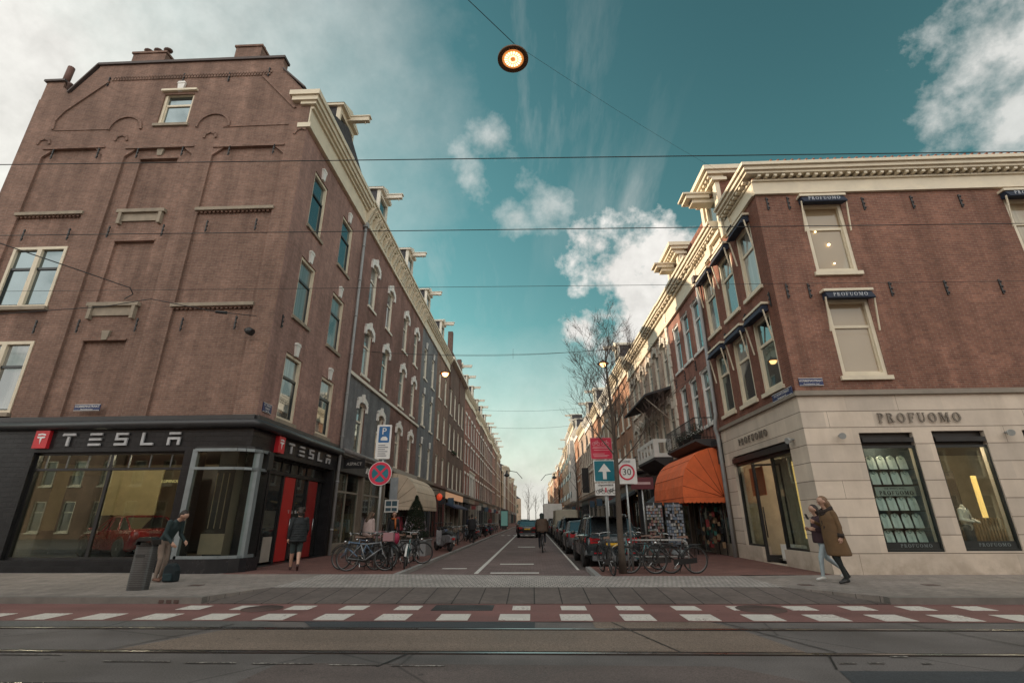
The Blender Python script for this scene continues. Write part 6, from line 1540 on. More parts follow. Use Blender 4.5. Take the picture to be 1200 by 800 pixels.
for s in (1, -1):
    a = R(45*s); dx, dz = math.cos(a)*0.29, math.sin(a)*0.29; nx, nz = -math.sin(a)*0.035, math.cos(a)*0.035; c = (X0 - 0.04, 2.97)
    fpoly(m, Pn2, [(c[0]-dx+nx, c[1]-dz+nz), (c[0]-dx-nx, c[1]-dz-nz), (c[0]+dx-nx, c[1]+dz-nz), (c[0]+dx+nx, c[1]+dz+nz)], 0.0215 + 0.0003*s, 0.024 + 0.0003*s)
m.build('red_ring_and_cross', SR, rd)
m = MB()
for q in ring2(X0 - 0.04, 2.97, 0.385, 0.385, 0.37, 0.37, n=32): fpoly(m, Pn2, q, 0.0, 0.024)
m.build('white_rim', SW, rd)
# litter bin
t = empty('litter_bin', (-8.45, 11.5, ZP), 'grey metal litter bin with louvred front standing on the left pavement', 'litter bin')
BG = plain('bin_grey', (0.085, 0.085, 0.085), 0.42, metal=0.5)
def rounded(hw, hd, r, n=4):
    hw *= 0.76; hd *= 0.62
    pts = []
    for (cx, cy, a0) in ((hw - r, -hd + r, -90), (hw - r, hd - r, 0), (-hw + r, hd - r, 90), (-hw + r, -hd + r, 180)):
        for q in range(n + 1): pts.append((cx + r*math.cos(R(a0 + 90*q/n)), cy + r*math.sin(R(a0 + 90*q/n))))
    return pts
bx, by = -8.68, 11.55
m = MB(); m.prism(rounded(0.27, 0.24, 0.12), lambda u, v, w_: (bx + u, by + v, w_), ZP, 1.0); m.build('bin_body', BG, t)
m = MB()
for k in range(21): m.prism(rounded(0.275, 0.245, 0.12), lambda u, v, w_: (bx + u, by + v, w_), 0.2 + k*0.036, 0.218 + k*0.036)
m.build('louvres', plain('louvre_grey', (0.13, 0.13, 0.13), 0.4, metal=0.5), t)
m = MB(); m.prism(rounded(0.28, 0.25, 0.12), lambda u, v, w_: (bx + u, by + v, w_), 1.0, 1.03); m.prism(rounded(0.20, 0.17, 0.1), lambda u, v, w_: (bx + u, by + v, w_), 1.03, 1.08)
m.prism([(-0.21, 1.03), (-0.19, 1.13), (-0.12, 1.19), (0.12, 1.19), (0.19, 1.13), (0.21, 1.03), (0.18, 1.03), (0.15, 1.11), (-0.15, 1.11), (-0.18, 1.03)], lambda u, z, w_: (bx + u, by + w_, z), -0.14, 0.14); m.build('bin_lid', plain('bin_lid_dark', (0.04, 0.04, 0.04), 0.3, metal=0.6), t)
m = MB(); m.box(bx - 0.1, bx + 0.1, by - 0.16, by - 0.152, 0.78, 0.84); m.build('badge', SK, t)
# planter with conifer
t = empty('planter', (-4.9, 22.2, ZP), 'large grey square concrete planter on the left pavement', 'planter')
m = MB(); px, py = -5.1, 22.4; s = 0.62
m.box(px - s, px + s, py - s, py + s, ZP, 0.70); m.box(px - s - 0.03, px + s + 0.03, py - s - 0.03, py + s + 0.03, 0.70, 0.75); m.build('box', plain('planter_concrete', (0.2, 0.205, 0.21), 0.7, bump=0.2), t)
m = MB(); m.box(px - s + 0.05, px + s - 0.05, py - s + 0.05, py + s - 0.05, 0.75, 0.77); m.build('soil', plain('soil', (0.04, 0.03, 0.02), 0.95), t)
t = empty('conifer', (px, py, 0.76), 'dark green cone shaped conifer growing in the concrete planter', 'tree')
m = MB(); m.tube((px, py, 0.77), (px, py, 2.4), 0.04, 0.01); m.build('trunk', plain('bark', (0.09, 0.07, 0.055), 0.9, bump=0.3), t)
m = MB(); rr = random.Random(4)
for _ in range(5200):
    h_ = rr.random()**1.25; z = 0.82 + h_*1.68; rad = 0.60*(1 - h_)**0.8*(0.55 + 0.45*rr.random()**0.4)*(1 + 0.18*math.sin(z*11 + 3*math.sin(z*5))); a = rr.uniform(0, 2*PI)
    c = Vector((px + rad*math.cos(a), py + rad*math.sin(a), z)); d = Vector((math.cos(a)*0.6, math.sin(a)*0.6, 0.7 + rr.uniform(-0.3, 0.3))).normalized()*rr.uniform(0.05, 0.10); e = Vector((-math.sin(a), math.cos(a), rr.uniform(-0.4, 0.4)))*0.018
    m.add([c - e, c + e, c + d], [(0, 1, 2)], rr.randrange(2))
m.build('crown', [plain('conifer_dark', (0.022, 0.038, 0.022), 0.8), plain('conifer_green', (0.04, 0.06, 0.032), 0.8)], t)
# advertising panel far left, far bollards, cycle rack
t = empty('advertising_panel', (-4.4, 79, ZP), 'backlit green and white advertising panel far down the left pavement', 'advert')
m = MB(); m.box(-4.95, -3.75, 79, 79.2, 0.5, 2.9); m.box(-4.7, -4.0, 79, 79.2, 0.1, 0.5); m.build('housing', IRON, t); m = MB(); m.box(-4.85, -3.85, 78.97, 78.99, 0.65, 2.75); m.build('lit_poster', lamp_mat('lit_poster', (0.08, 0.17, 0.15), 0.3), t)
t = empty('bicycle_rack', (3.2, 15.3, ZP), 'low white tubular bicycle rack between the bare tree and the orange awning', 'bicycle rack')
m = MB()
for y in (15.35,):
    m.path([(2.72, y, ZP), (2.72, y, 0.82), (2.76, y, 0.90), (2.84, y, 0.94), (4.3, y, 0.94), (4.4, y, 0.88), (4.42, y, 0.8), (4.42, y, ZP)], 0.026, 8)
    m.tube((2.75, y, 0.5), (4.4, y, 0.5), 0.02)
m.build('hoop', plain('rack_white', (0.27, 0.27, 0.26), 0.5), t)
# ================================================================== bare trees
BARK = plain('tree_bark', (0.085, 0.065, 0.05), 0.9, var=0.35, scale=6, bump=0.6); TWIG = plain('twig_bark', (0.09, 0.06, 0.05), 0.9)
def bare_tree(x, y, h, label, seed, r0=0.115, lod=0, name='bare_tree', th=3.2, spread=1.0, wide=0.55, group=None):
    t = empty(name, (x, y, ZP), label, 'tree', group); rr = random.Random(seed)
    tr = MB(); tw = MB()
    trunk = []; rad = []; n = 11
    for k in range(n + 1):
        f = k/n; trunk.append(Vector((x + 0.05*math.sin(f*7 + seed)*f, y + 0.05*math.cos(f*6), ZP + h*f*0.93))); rad.append(r0*(1 - f)**0.8 + 0.010)
    rad[0] *= 1.25
    tr.path(trunk, rad, 9)
    br = MB()
    def grow(p, d, L, r, lev):
        k = 4; pts = [p]; q = p.copy(); dd = d.copy()
        for i in range(k):
            dd = (dd + Vector((rr.gauss(0, 0.10), rr.gauss(0, 0.10), 0.06 + rr.gauss(0, 0.07)))).normalized(); q = q + dd*L/k; pts.append(q.copy())
        (br if lev < 2 else tw).path(pts, [r*(1 - 0.75*i/k) for i in range(k + 1)], 5 if lev < 2 else 3, caps=False)
        if lev >= (3 if lod == 0 else 2): return
        nb = [7, 6, 5, 0][lev] if lod == 0 else [5, 4, 0, 0][lev]
        for i in range(nb):
            f = rr.uniform(0.25, 1.0); j = min(k - 1, int(f*k)); a = pts[j].lerp(pts[j+1], f*k - j)
            ax = Vector((rr.gauss(0, 1), rr.gauss(0, 1), rr.gauss(0, 0.6))).normalized()
            grow(a, (dd*0.9 + ax*0.75 + Vector((0, 0, 0.15))).normalized(), L*rr.uniform(0.38, 0.62), max(0.0035, r*0.42), lev + 1)
    nb = 17 if lod == 0 else 9
    for i in range(nb):
        f = (th/h) + (0.96 - th/h)*(i + rr.random()*0.6)/nb; j = min(n - 1, int(f*n)); p = trunk[j].lerp(trunk[j+1], f*n - j)
        a = i*2.4 + rr.uniform(-0.4, 0.4); L = h*0.26*(1.2 - f*0.75)*spread
        grow(p, Vector((math.cos(a)*wide, math.sin(a)*wide, 0.75 + 0.35*f)).normalized(), L, max(0.014, r0*0.45*(1.1 - f)), 0 if lod == 0 else 0)
    tr.build('trunk', BARK, t); br.build('limbs', BARK, t); tw.build('crown', TWIG, t)
    return t
bare_tree(2.44, 14.75, 7.15, 'leafless young street tree behind the traffic signs near the right kerb', 11, 0.088, th=3.0, spread=1.25, wide=0.8)
bare_tree(4.2, 48, 8.5, 'small leafless tree beyond the parked cars, right pavement', 5, 0.11, lod=1, group='bare trees down the street')
bare_tree(4.4, 85, 10, 'leafless tree halfway down the right pavement', 6, 0.13, lod=1, group='bare trees down the street')
bare_tree(-1.5, 205, 16, 'pale leafless tree rising above the far end of the street', 8, 0.2, lod=1, th=5, spread=1.2, group='bare trees down the street')
bare_tree(1.5, 260, 14, 'leafless tree in the middle of the far end of the street', 12, 0.2, lod=1, th=4, spread=1.4, group='bare trees down the street')
bare_tree(-3, 300, 16, 'farthest leafless tree left of centre at the end of the street', 13, 0.2, lod=1, th=4, spread=1.4, group='bare trees down the street')
bare_tree(5, 235, 16, 'far leafless tree closing the street on the right', 9, 0.2, lod=1, th=5, group='bare trees down the street')

# ================================================================== wires and lamps
WIRE = plain('wire_black', (0.018, 0.018, 0.02), 0.5)
def wire(name, pts, r, label, cat='cable', group=None):
    m = MB(); m.path(pts, r, 5); return tag(m.build(name, WIRE), label, cat, group)
def sag(a, b, s, n=16):
    a, b = Vector(a), Vector(b); return [a.lerp(b, k/n) + Vector((0, 0, -s*4*(k/n)*(1-k/n))) for k in range(n + 1)]
wire('tram_wire', sag((-40, 4.9, 6.70), (40, 4.9, 4.78), 0.02), 0.006, 'highest thick tram wire crossing the whole view in front of both corner buildings', 'tram wire', 'tram wires over the road')
wire('tram_wire', sag((-40, 7.5, 7.10), (40, 7.5, 5.70), 0.02), 0.0075, 'middle tram wire crossing the view just below the roofs of the corner buildings', 'tram wire', 'tram wires over the road')
wire('tram_wire', sag((-34, 12.5, 8.26), (30, 12.5, 7.36), 0.04), 0.0065, 'thin third wire crossing the view below the two tram wires', 'tram wire', 'tram wires over the road')
m = MB()
m.path([(-9.9, 7.5, 6.42), (-9.2, 8.2, 6.3), (-8.35, 8.9, 6.12), (-8.3, 8.95, 6.0), (-8.5, 9.0, 5.92)], 0.011, 5); m.path([(-10.4, 8.0, 5.15), (-8.9, 9.0, 5.75), (-8.1, 9.2, 6.0), (-6.9, 9.6, 5.85), (-6.2, 10.0, 5.9)], 0.009, 5)
m.tube((-6.9, 9.6, 5.85), (-6.7, 9.7, 5.86), 0.035); tag(m.build('span_wire_bridle', WIRE), 'forked bridle wire with insulator in front of the left building windows', 'cable')
wire('lamp_cable', [Vector((-0.15, 5.36, 8.24)), Vector((-0.8, 4.7, 8.33)), Vector((-4, 1.1, 9.35)), Vector((-12, -7.9, 12.5))], 0.0055, 'cable rising left from the large round street lamp out of view')
wire('lamp_cable', [(7.75, 14.42, 12.3)] + sag((7.7, 14.3, 12.25), (-0.15, 5.36, 8.24), 0.15, 8)[1:], 0.0026, 'very thin diagonal cable from the round street lamp to the right corner roof')
def bell_lamp(c, s, label, lit=14.0, name='hanging_street_lamp', group=None, dots=True):
    t = empty(name, c, label, 'street lamp', group); x, y, z = c
    m = MB(); m.lathe([(0.02*s, 0.30*s), (0.05*s, 0.29*s), (0.07*s, 0.2*s), (0.16*s, 0.16*s), (0.30*s, 0.06*s), (0.42*s, -0.02*s), (0.47*s, -0.06*s), (0.47*s, -0.11*s), (0.44*s, -0.12*s), (0.33*s, -0.088*s)], (x, y, z), 28, caps=False); m.build('shade', plain('bronze_shade', (0.16, 0.085, 0.045), 0.35, metal=0.5), t)
    m = MB(); m.lathe([(0.0, -0.08*s), (0.34*s, -0.085*s)], (x, y, z), 28); m.build('reflector', lamp_mat('amber_reflector', (0.9, 0.33, 0.08), 0.38), t)
    m = MB()
    if dots:
        for k in range(18):
            a = 2*PI*k/18
            for r0, r1 in ((0.08, 0.14), (0.16, 0.26)):
                m.add([(x + r0*s*math.cos(a - 0.10), y + r0*s*math.sin(a - 0.10), z - 0.098*s), (x + r1*s*math.cos(a - 0.12), y + r1*s*math.sin(a - 0.12), z - 0.098*s), (x + r1*s*math.cos(a + 0.12), y + r1*s*math.sin(a + 0.12), z - 0.098*s), (x + r0*s*math.cos(a + 0.10), y + r0*s*math.sin(a + 0.10), z - 0.098*s)], [(3,2,1,0)])
    else: m.ball((x, y, z - 0.1*s), 0.26*s, 12)
    m.build('lit_lens', lamp_mat('lamp_lens', (1.0, 0.80, 0.50), lit) if dots else lamp_mat('lamp_lens_far', (1.0, 0.55, 0.20), lit), t)
    m = MB(); m.tube((x, y, z + 0.28*s), (x, y, z + 0.36*s), 0.012); m.build('hook', IRON, t)
    return t
bell_lamp((-0.17, 5.40, 8.02), 0.49, 'large lit round street lamp hanging from a cable above the middle of the crossing', 1.5)
# span wires across the side street with their lamps
for k, (Y, zl, zm, zr) in enumerate(((24.0, 9.9, 9.55, 10.2), (25.5, 10.35, 10.1, 10.5), (62.0, 13.0, 12.4, 13.0), (60.0, 14.6, 14.2, 14.6))):
    wire('span_wire', [(XL, Y, zl)] + sag((XL + 0.3, Y, zl - 0.03), (XR - 0.3, Y, zr - 0.03), (zl + zr)/2 - zm, 12) + [(XR, Y, zr)], 0.009 if Y < 40 else 0.014, 'thin span wire across the side street, %s' % ['nearest of the four', 'second from the corner', 'lower of the far pair', 'upper of the far pair'][k], group='span wires across the side street')
m = MB()
for x in (-5.2, -0.9, 2.4): m.tube((x, 24.7, 9.55), (x, 24.9, 10.2), 0.006)
tag(m.build('wire_dropper', WIRE), 'short hangers between the two nearest span wires', 'cable')
bell_lamp((-4.35, 23.9, 8.62), 0.62, 'small lit street lamp in front of the left houses high above the street', 5.0, dots=False, group='street lamps hanging over the side street')
bell_lamp((3.72, 23.9, 9.0), 0.62, 'small lit street lamp seen through the bare tree', 4.0, dots=False, group='street lamps hanging over the side street')
wire('lamp_hanger', [(-4.35, 23.9, 8.85), (-4.35, 24.0, 9.63)], 0.006, 'short vertical cable holding the left side street lamp', group='lamp hangers')
wire('lamp_hanger', [(3.72, 23.9, 9.2), (3.72, 24.0, 9.93)], 0.006, 'short vertical cable holding the lamp in the bare tree', group='lamp hangers')
def arm_lamp(x, y, z, s, label):
    t = empty('bracket_street_lamp', (x, y, z), label, 'street lamp', 'bracket lamps far down the street'); sg = 1 if s > 0 else -1
    m = MB(); m.path([(x - sg*2.2, y, z - 0.4), (x - sg*1.4, y, z + 0.5), (x - sg*0.3, y, z + 0.7), (x, y, z + 0.55), (x, y, z + 0.3)], 0.05, 6); m.build('bracket', IRON, t)
    m = MB(); m.lathe([(0.08, 0.75), (0.12, 0.35), (0.4, 0.1), (0.42, 0.0), (0.1, -0.15)], (x, y, z), 12); m.build('lantern', IRON, t)
arm_lamp(-3.6, 72, 7.4, -1, 'dark bell lamp on a bracket at the far left against the sky'); arm_lamp(3.6, 82, 7.8, 1, 'dark double curled lamp on the far right side of the street')
# ================================================================== bicycles
CHROME = plain('chrome', (0.5, 0.5, 0.5), 0.2, metal=1.0); LEATHER = plain('saddle_leather', (0.10, 0.05, 0.03), 0.5); TYRE = plain('tyre_black', (0.022, 0.022, 0.022), 0.8); RIMC = plain('rim_steel', (0.16, 0.16, 0.16), 0.35, metal=0.7)
def make_bike(fcol, step=False, saddle=None, basket=None, fender=None, chain=None, extra=None, rim=None):
    t = empty('bicycle', (0, 0, 0)); R_ = 0.345; wb = 0.555
    fm = plain('bike_paint_%02d%02d%02d' % tuple(int(c*99) for c in fcol), fcol, 0.35, var=0.1)
    fender = fender or BLACK
    for s in (-1, 1):
        w_ = MB(); w_.torus((s*wb, 0, R_), R_ - 0.035, 0.012, 'y', 28, 5)
        for k in range(14):
            a = 2*PI*k/14; w_.tube((s*wb + 0.03*math.cos(a), 0.02*(-1)**k, R_ + 0.03*math.sin(a)), (s*wb + (R_-0.04)*math.cos(a + 0.12), 0, R_ + (R_-0.04)*math.sin(a + 0.12)), 0.0016, n=3)
        w_.tube((s*wb, -0.045, R_), (s*wb, 0.045, R_), 0.028, n=8)
        o = w_.build('wheel', rim or RIMC, t)
        q = MB(); q.torus((s*wb, 0, R_), R_ - 0.019, 0.023, 'y', 32, 6); q.build('tyre', TYRE, o)
        f = MB(); pts = []; 
        a0, a1 = ((20, 150) if s > 0 else (10, 175))
        n = 14; vs = []; fs = []
        for k in range(n + 1):
            a = R(a0 + (a1-a0)*k/n)
            for rr_, yy in ((R_ + 0.025, -0.028), (R_ + 0.036, 0), (R_ + 0.025, 0.028)): vs.append((s*wb + rr_*math.cos(a), yy, R_ + rr_*math.sin(a)))
        for k in range(n):
            for j in (0, 1): fs.append((k*3 + j, k*3 + 3 + j, k*3 + 4 + j, k*3 + 1 + j))
        f.add(vs, fs, 0, True); f.build('mudguard', fender, t)
    bb = (-0.06, 0, 0.29); st = (-0.22, 0, 0.74); ht = (0.36, 0, 0.80); hb = (0.405, 0, 0.62); ra = (-wb, 0, R_); fa = (wb, 0, R_)
    m = MB()
    m.tube(bb, st, 0.019); m.tube(hb, ht, 0.022)
    if step: m.path([hb, (0.25, 0, 0.42), (0.08, 0, 0.31), bb], 0.018, 8); m.path([(0.37, 0, 0.74), (0.2, 0, 0.52), (-0.12, 0, 0.45)], 0.014, 8)
    else: m.tube(hb, bb, 0.022); m.tube((0.365, 0, 0.77), (-0.21, 0, 0.72), 0.019)
    for y in (-0.05, 0.05):
        m.tube((bb[0], y*0.4, bb[2]), (ra[0], y, ra[2]), 0.010, n=6); m.tube((st[0], y*0.4, st[2] - 0.04), (ra[0], y, ra[2]), 0.009, n=6)
        m.path([(hb[0], y*0.7, hb[2]), (0.47, y, 0.45), (fa[0], y, fa[2])], 0.011, 6)
    m.build('frame', fm, t)
    m = MB(); m.path([ht, (0.34, 0, 0.98), (0.36, 0, 1.02)], 0.012, 6); m.path([(0.16, -0.28, 1.0), (0.26, -0.27, 1.04), (0.36, -0.12, 1.03), (0.37, 0, 1.02), (0.36, 0.12, 1.03), (0.26, 0.27, 1.04), (0.16, 0.28, 1.0)], 0.011, 6); hbr = m.build('handlebar', CHROME, t)
    g = MB(); g.tube((0.10, -0.285, 0.99), (0.2, -0.275, 1.01), 0.017); g.tube((0.10, 0.285, 0.99), (0.2, 0.275, 1.01), 0.017); g.build('grip', RUBBER, hbr)
    m = MB(); m.tube(st, (-0.25, 0, 0.88), 0.012); m.add([(-0.40, -0.09, 0.90), (-0.40, 0.09, 0.90), (-0.24, 0.07, 0.91), (-0.10, 0.02, 0.90), (-0.10, -0.02, 0.90), (-0.24, -0.07, 0.91), (-0.38, -0.07, 0.96), (-0.38, 0.07, 0.96), (-0.24, 0.05, 0.945), (-0.11, 0.015, 0.935), (-0.11, -0.015, 0.935), (-0.24, -0.05, 0.945)],
        [(5,4,3,2,1,0), (6,7,8,9,10,11), (0,1,7,6), (1,2,8,7), (2,3,9,8), (3,4,10,9), (4,5,11,10), (5,0,6,11)]); m.build('saddle', saddle or LEATHER, t)
    m = MB()
    for y in (-0.06, 0.0, 0.06): m.tube((-0.26, y, 0.72), (-0.76, y, 0.74), 0.007, n=5)
    for x in (-0.35, -0.55, -0.75): m.tube((x, -0.06, 0.735), (x, 0.06, 0.735), 0.006, n=5)
    for y in (-0.06, 0.06): m.tube((-0.6, y, 0.74), (-wb, y, R_), 0.006, n=5)
    m.build('carrier', BLACK, t)
    m = MB(); m.hexa([(-0.58, 0.05, 0.28), (0.06, 0.05, 0.22), (0.06, 0.075, 0.22), (-0.58, 0.075, 0.28), (-0.58, 0.05, 0.41), (0.06, 0.05, 0.37), (0.06, 0.075, 0.37), (-0.58, 0.075, 0.41)]); m.build('chain_case', chain or BLACK, t)
    m = MB(); m.tube((-0.06, 0.1, 0.29), (0.06, 0.1, 0.17), 0.010); m.tube((-0.06, -0.1, 0.29), (-0.18, -0.1, 0.41), 0.010); m.box(0.02, 0.11, 0.10, 0.19, 0.155, 0.18); m.box(-0.22, -0.13, -0.19, -0.10, 0.40, 0.425); m.tube((-0.06, -0.1, 0.29), (-0.06, 0.1, 0.29), 0.012); m.build('crank', CHROME, t)
    m = MB(); m.ball((0.50, 0, 0.78), (0.05, 0.045, 0.045), 8); m.build('headlight', CHROME, t)
    m = MB(); m.tube((-0.2, -0.04, 0.3), (-0.16, -0.16, 0.02), 0.01); m.build('kickstand', CHROME, t)
    if basket == 'wire':
        m = MB()
        for z in (0.82, 0.9, 0.98, 1.06): m.path([(0.42, -0.15, z), (0.68, -0.17, z), (0.68, 0.17, z), (0.42, 0.15, z), (0.42, -0.15, z)], 0.006, 4)
        for k in range(6):
            y = -0.15 + k*0.06; m.tube((0.42, y, 0.82), (0.42, y, 1.06), 0.004, n=4); m.tube((0.68, y, 0.82), (0.68, y, 1.06), 0.004, n=4); m.tube((0.42, y, 0.82), (0.68, y, 0.82), 0.004, n=4)
        m.build('basket', IRON, t)
    elif basket == 'crate':
        m = MB(); m.box(0.44, 0.74, -0.2, 0.2, 0.80, 0.82); m.box(0.44, 0.455, -0.2, 0.2, 0.82, 1.04); m.box(0.725, 0.74, -0.2, 0.2, 0.82, 1.04); m.box(0.455, 0.725, -0.2, -0.185, 0.82, 1.04); m.box(0.455, 0.725, 0.185, 0.2, 0.82, 1.04); m.build('crate', extra or BLACK, t)
    return t
BIKES = [
 make_bike((0.10, 0.16, 0.24)), make_bike((0.02, 0.02, 0.022), True, basket='wire'), make_bike((0.015, 0.015, 0.016), False, saddle=plain('saddle_brown', (0.13, 0.06, 0.035), 0.5)),
 make_bike((0.05, 0.16, 0.17), True, fender=plain('white_mudguard', (0.55, 0.55, 0.53), 0.5)), make_bike((0.17, 0.18, 0.19), False, basket='crate', extra=plain('crate_pink', (0.26, 0.14, 0.15), 0.7))]
tag(BIKES[0], 'blue grey bicycle parked at the left corner, its front wheel nearest the black shop', 'bicycle', 'bicycles parked at the left corner')
# child seat and panniers as variants
def child_seat(b, mat):
    m = MB(); m.prism([(-0.72, 0.80), (-0.40, 0.80), (-0.38, 0.90), (-0.62, 0.92), (-0.72, 1.32), (-0.80, 1.34), (-0.82, 0.95)], lambda u, z, w_: (u, w_, z), -0.15, 0.15)
    for y in (-0.17, 0.15): m.prism([(-0.76, 0.86), (-0.52, 0.86), (-0.50, 0.98), (-0.70, 1.28), (-0.78, 1.28)], lambda u, z, w_, y=y: (u, y + w_, z), 0.0, 0.02)
    return m.build('child_seat', mat, b)
def pannier(b, mat):
    for s in (-1, 1):
        m = MB(); m.hexa([(-0.74, s*0.07, 0.40), (-0.40, s*0.07, 0.40), (-0.40, s*0.19, 0.42), (-0.74, s*0.19, 0.42), (-0.76, s*0.07, 0.74), (-0.38, s*0.07, 0.74), (-0.38, s*0.20, 0.70), (-0.76, s*0.20, 0.70)]); m.build('pannier', mat, b, bevel=0.02)
def place(src, x, y, rz, label, group, lean=0.0, first=False, cat='bicycle', z=ZP):
    o = src if first else copy_tree(src)
    o.location = (x, y, z); o.rotation_euler = (R(lean), 0, R(rz)); tag(o, label, cat, group); return o
GLF = 'bicycles parked at the left corner'; GRT = 'bicycles parked around the white rack'
place(BIKES[0], -5.32, 15.95, 172, 'blue grey bicycle parked at the left corner, its front wheel nearest the black shop', GLF, 4, True)
place(BIKES[4], -4.95, 15.62, 8, 'silver bicycle with a pinkish front crate, its front wheel nearest the crossing', GLF, -5, True)
place(BIKES[2], -5.0, 16.6, 150, 'black bicycle with brown saddle behind the blue grey one at the left corner', GLF, 4, True)
place(BIKES[1], -4.45, 16.35, 112, 'black step through bicycle with wire basket at the left corner', GLF, -6, True)
place(BIKES[3], -4.05, 16.75, 100, 'teal bicycle with white mudguards near the pale kerb on the left', GLF, 5, True)
place(BIKES[2], -4.35, 18.0, 8, 'black bicycle parallel to the road edge in the left group, large front wheel rightmost', GLF, 5)
place(BIKES[4], -4.9, 18.3, 165, 'silver crate bicycle at the back of the left corner group', GLF, 4)
place(BIKES[1], -4.35, 19.6, 95, 'upright black basket bicycle just before the conifer planter', GLF, -4)
place(BIKES[0], -5.6, 17.6, 160, 'blue grey bicycle behind the silver one, deepest in the left group', GLF, 5)
m = MB(); m.ball((-4.6, 17.55, 0.95), (0.10, 0.12, 0.2), 10); t = m.build('red_bag', plain('cherry_bag', (0.30, 0.02, 0.06), 0.6)); tag(t, 'small cherry red bag hanging on a handlebar in the left bicycle group', 'bag')
b = place(BIKES[2], 3.18, 14.78, 178, 'black bicycle at the white rack, spoked front wheel beside the tree trunk', GRT, 5)
b = place(BIKES[2], 3.85, 14.72, 183, 'black bicycle with dark panniers, nearest on the right of the white rack', GRT, -4); pannier(b, plain('pannier_black', (0.022, 0.022, 0.026), 0.6))
b = place(BIKES[3], 3.12, 15.72, 192, 'teal bicycle with a turquoise child seat behind the white rack', GRT, 5); child_seat(b, plain('turquoise_plastic', (0.0, 0.32, 0.26), 0.4))
0 and place(BIKES[1], 3.95, 15.85, 176, 'black step through bicycle behind the white rack on its shop side', GRT, 4)
0 and place(BIKES[0], 4.35, 15.0, 187, 'blue grey bicycle at the white rack, rearmost wheel nearest the orange awning', GRT, 6)
0 and place(BIKES[2], 3.55, 16.9, 160, 'black bicycle standing alone between the rack and the dark car', GRT, 6)
place(BIKES[1], 2.02, 14.75, 97, 'narrow end on bicycle leaning at the traffic sign post before the dark car', GRT, -5)
# ---- scooters
def make_scooter(col):
    t = empty('scooter', (0, 0, 0)); fm = plain('scooter_paint_%02d%02d%02d' % tuple(int(c*99) for c in col), col, 0.3)
    for x in (-0.62, 0.62):
        m = MB(); m.torus((x, 0, 0.23), 0.175, 0.055, 'y', 20, 8); w_ = m.build('wheel', TYRE, t); q = MB(); q.lathe([(0.0, -0.04), (0.13, -0.04), (0.13, 0.04), (0, 0.04)], (x, 0, 0.23), 14, axis='y'); q.build('rim', RIMC, w_)
    m = MB(); m.prism([(-0.80, 0.40), (-0.86, 0.66), (-0.60, 0.74), (0.0, 0.70), (0.05, 0.34), (0.32, 0.30), (0.42, 0.40), (0.50, 0.94), (0.58, 0.92), (0.56, 0.45), (0.42, 0.22), (-0.1, 0.2), (-0.4, 0.34)], lambda u, z, w_: (u, w_, z), -0.15, 0.15); m.build('body', fm, t, bevel=0.04)
    m = MB(); m.prism([(-0.86, 0.72), (-0.80, 0.80), (-0.3, 0.84), (0.02, 0.78), (0.02, 0.71), (-0.6, 0.75)], lambda u, z, w_: (u, w_, z), -0.13, 0.13); m.build('seat', RUBBER, t, bevel=0.02)
    m = MB(); m.tube((0.54, 0, 0.9), (0.50, 0, 1.02), 0.03); m.path([(0.38, -0.32, 1.04), (0.48, -0.1, 1.04), (0.48, 0.1, 1.04), (0.38, 0.32, 1.04)], 0.016, 6); m.ball((0.55, 0, 0.98), (0.08, 0.10, 0.08), 10); m.build('handlebar', BLACK, t)
    for s in (-1, 1):
        m = MB(); m.tube((0.44, s*0.16, 1.04), (0.40, s*0.27, 1.22), 0.006, n=5); m.ball((0.39, s*0.28, 1.24), (0.015, 0.07, 0.045), 8); m.build('mirror', BLACK, t)
    m = MB(); m.tube((-0.2, -0.17, 0.2), (-0.8, -0.19, 0.32), 0.05); m.build('exhaust', CHROME, t)
    m = MB(); m.prism([(0.45, 0.30), (0.62, 0.47), (0.80, 0.42), (0.86, 0.30), (0.80, 0.36), (0.62, 0.42), (0.5, 0.3)], lambda u, z, w_: (u, w_, z), -0.07, 0.07); m.build('front_mudguard', fm, t)
    m = MB(); m.box(-0.90, -0.86, -0.07, 0.07, 0.52, 0.60); m.build('tail_light', plain('tail_red', (0.4, 0.02, 0.02), 0.3), t)
    return t
SC = [make_scooter((0.02, 0.02, 0.025)), make_scooter((0.20, 0.20, 0.21)), make_scooter((0.05, 0.07, 0.12))]
GS = 'scooters and bicycles in the row along the left pavement'
for k, (src, x, y, rz, lab) in enumerate((
  (SC[1], -4.35, 25.3, 130, 'grey scooter just beyond the conifer planter, silver exhaust towards the street'), (SC[0], -4.5, 26.6, 120, 'black scooter second in the row beyond the planter'),
  (SC[2], -4.7, 28.4, 115, 'navy scooter third in the row beyond the planter'), (SC[0], -4.6, 38.5, 120, 'black scooter just beyond the standing dark figure on the left'), (SC[1], -4.6, 40.5, 118, 'grey scooter in the middle of the far left row'), (SC[0], -4.5, 46.5, 118, 'black scooter in the far left row below the lit fascia'), (SC[2], -4.5, 52, 118, 'farthest navy scooter in the left row'))):
    place(src, x, y, rz, lab, GS, 3, first=(k < 3 and False) or k in (0, 1, 2), cat='scooter')
for k, (bi, x, y, rz) in enumerate(((1, -4.7, 30.3, 110), (0, -4.6, 31.8, 100), (2, -4.6, 35.8, 150), (0, -4.8, 37.0, 105), (2, -4.6, 42.3, 105), (1, -4.6, 44.0, 110), (3, -4.5, 48.5, 105), (2, -4.5, 50.2, 105), (0, -4.5, 54.5, 105), (2, -4.5, 57, 105), (1, -4.5, 60, 105), (2, -4.5, 64, 105))):
    place(BIKES[bi], x, y, rz, '%s bicycle from the conifer planter in the left pavement row' % ORD[k], GS, 4)
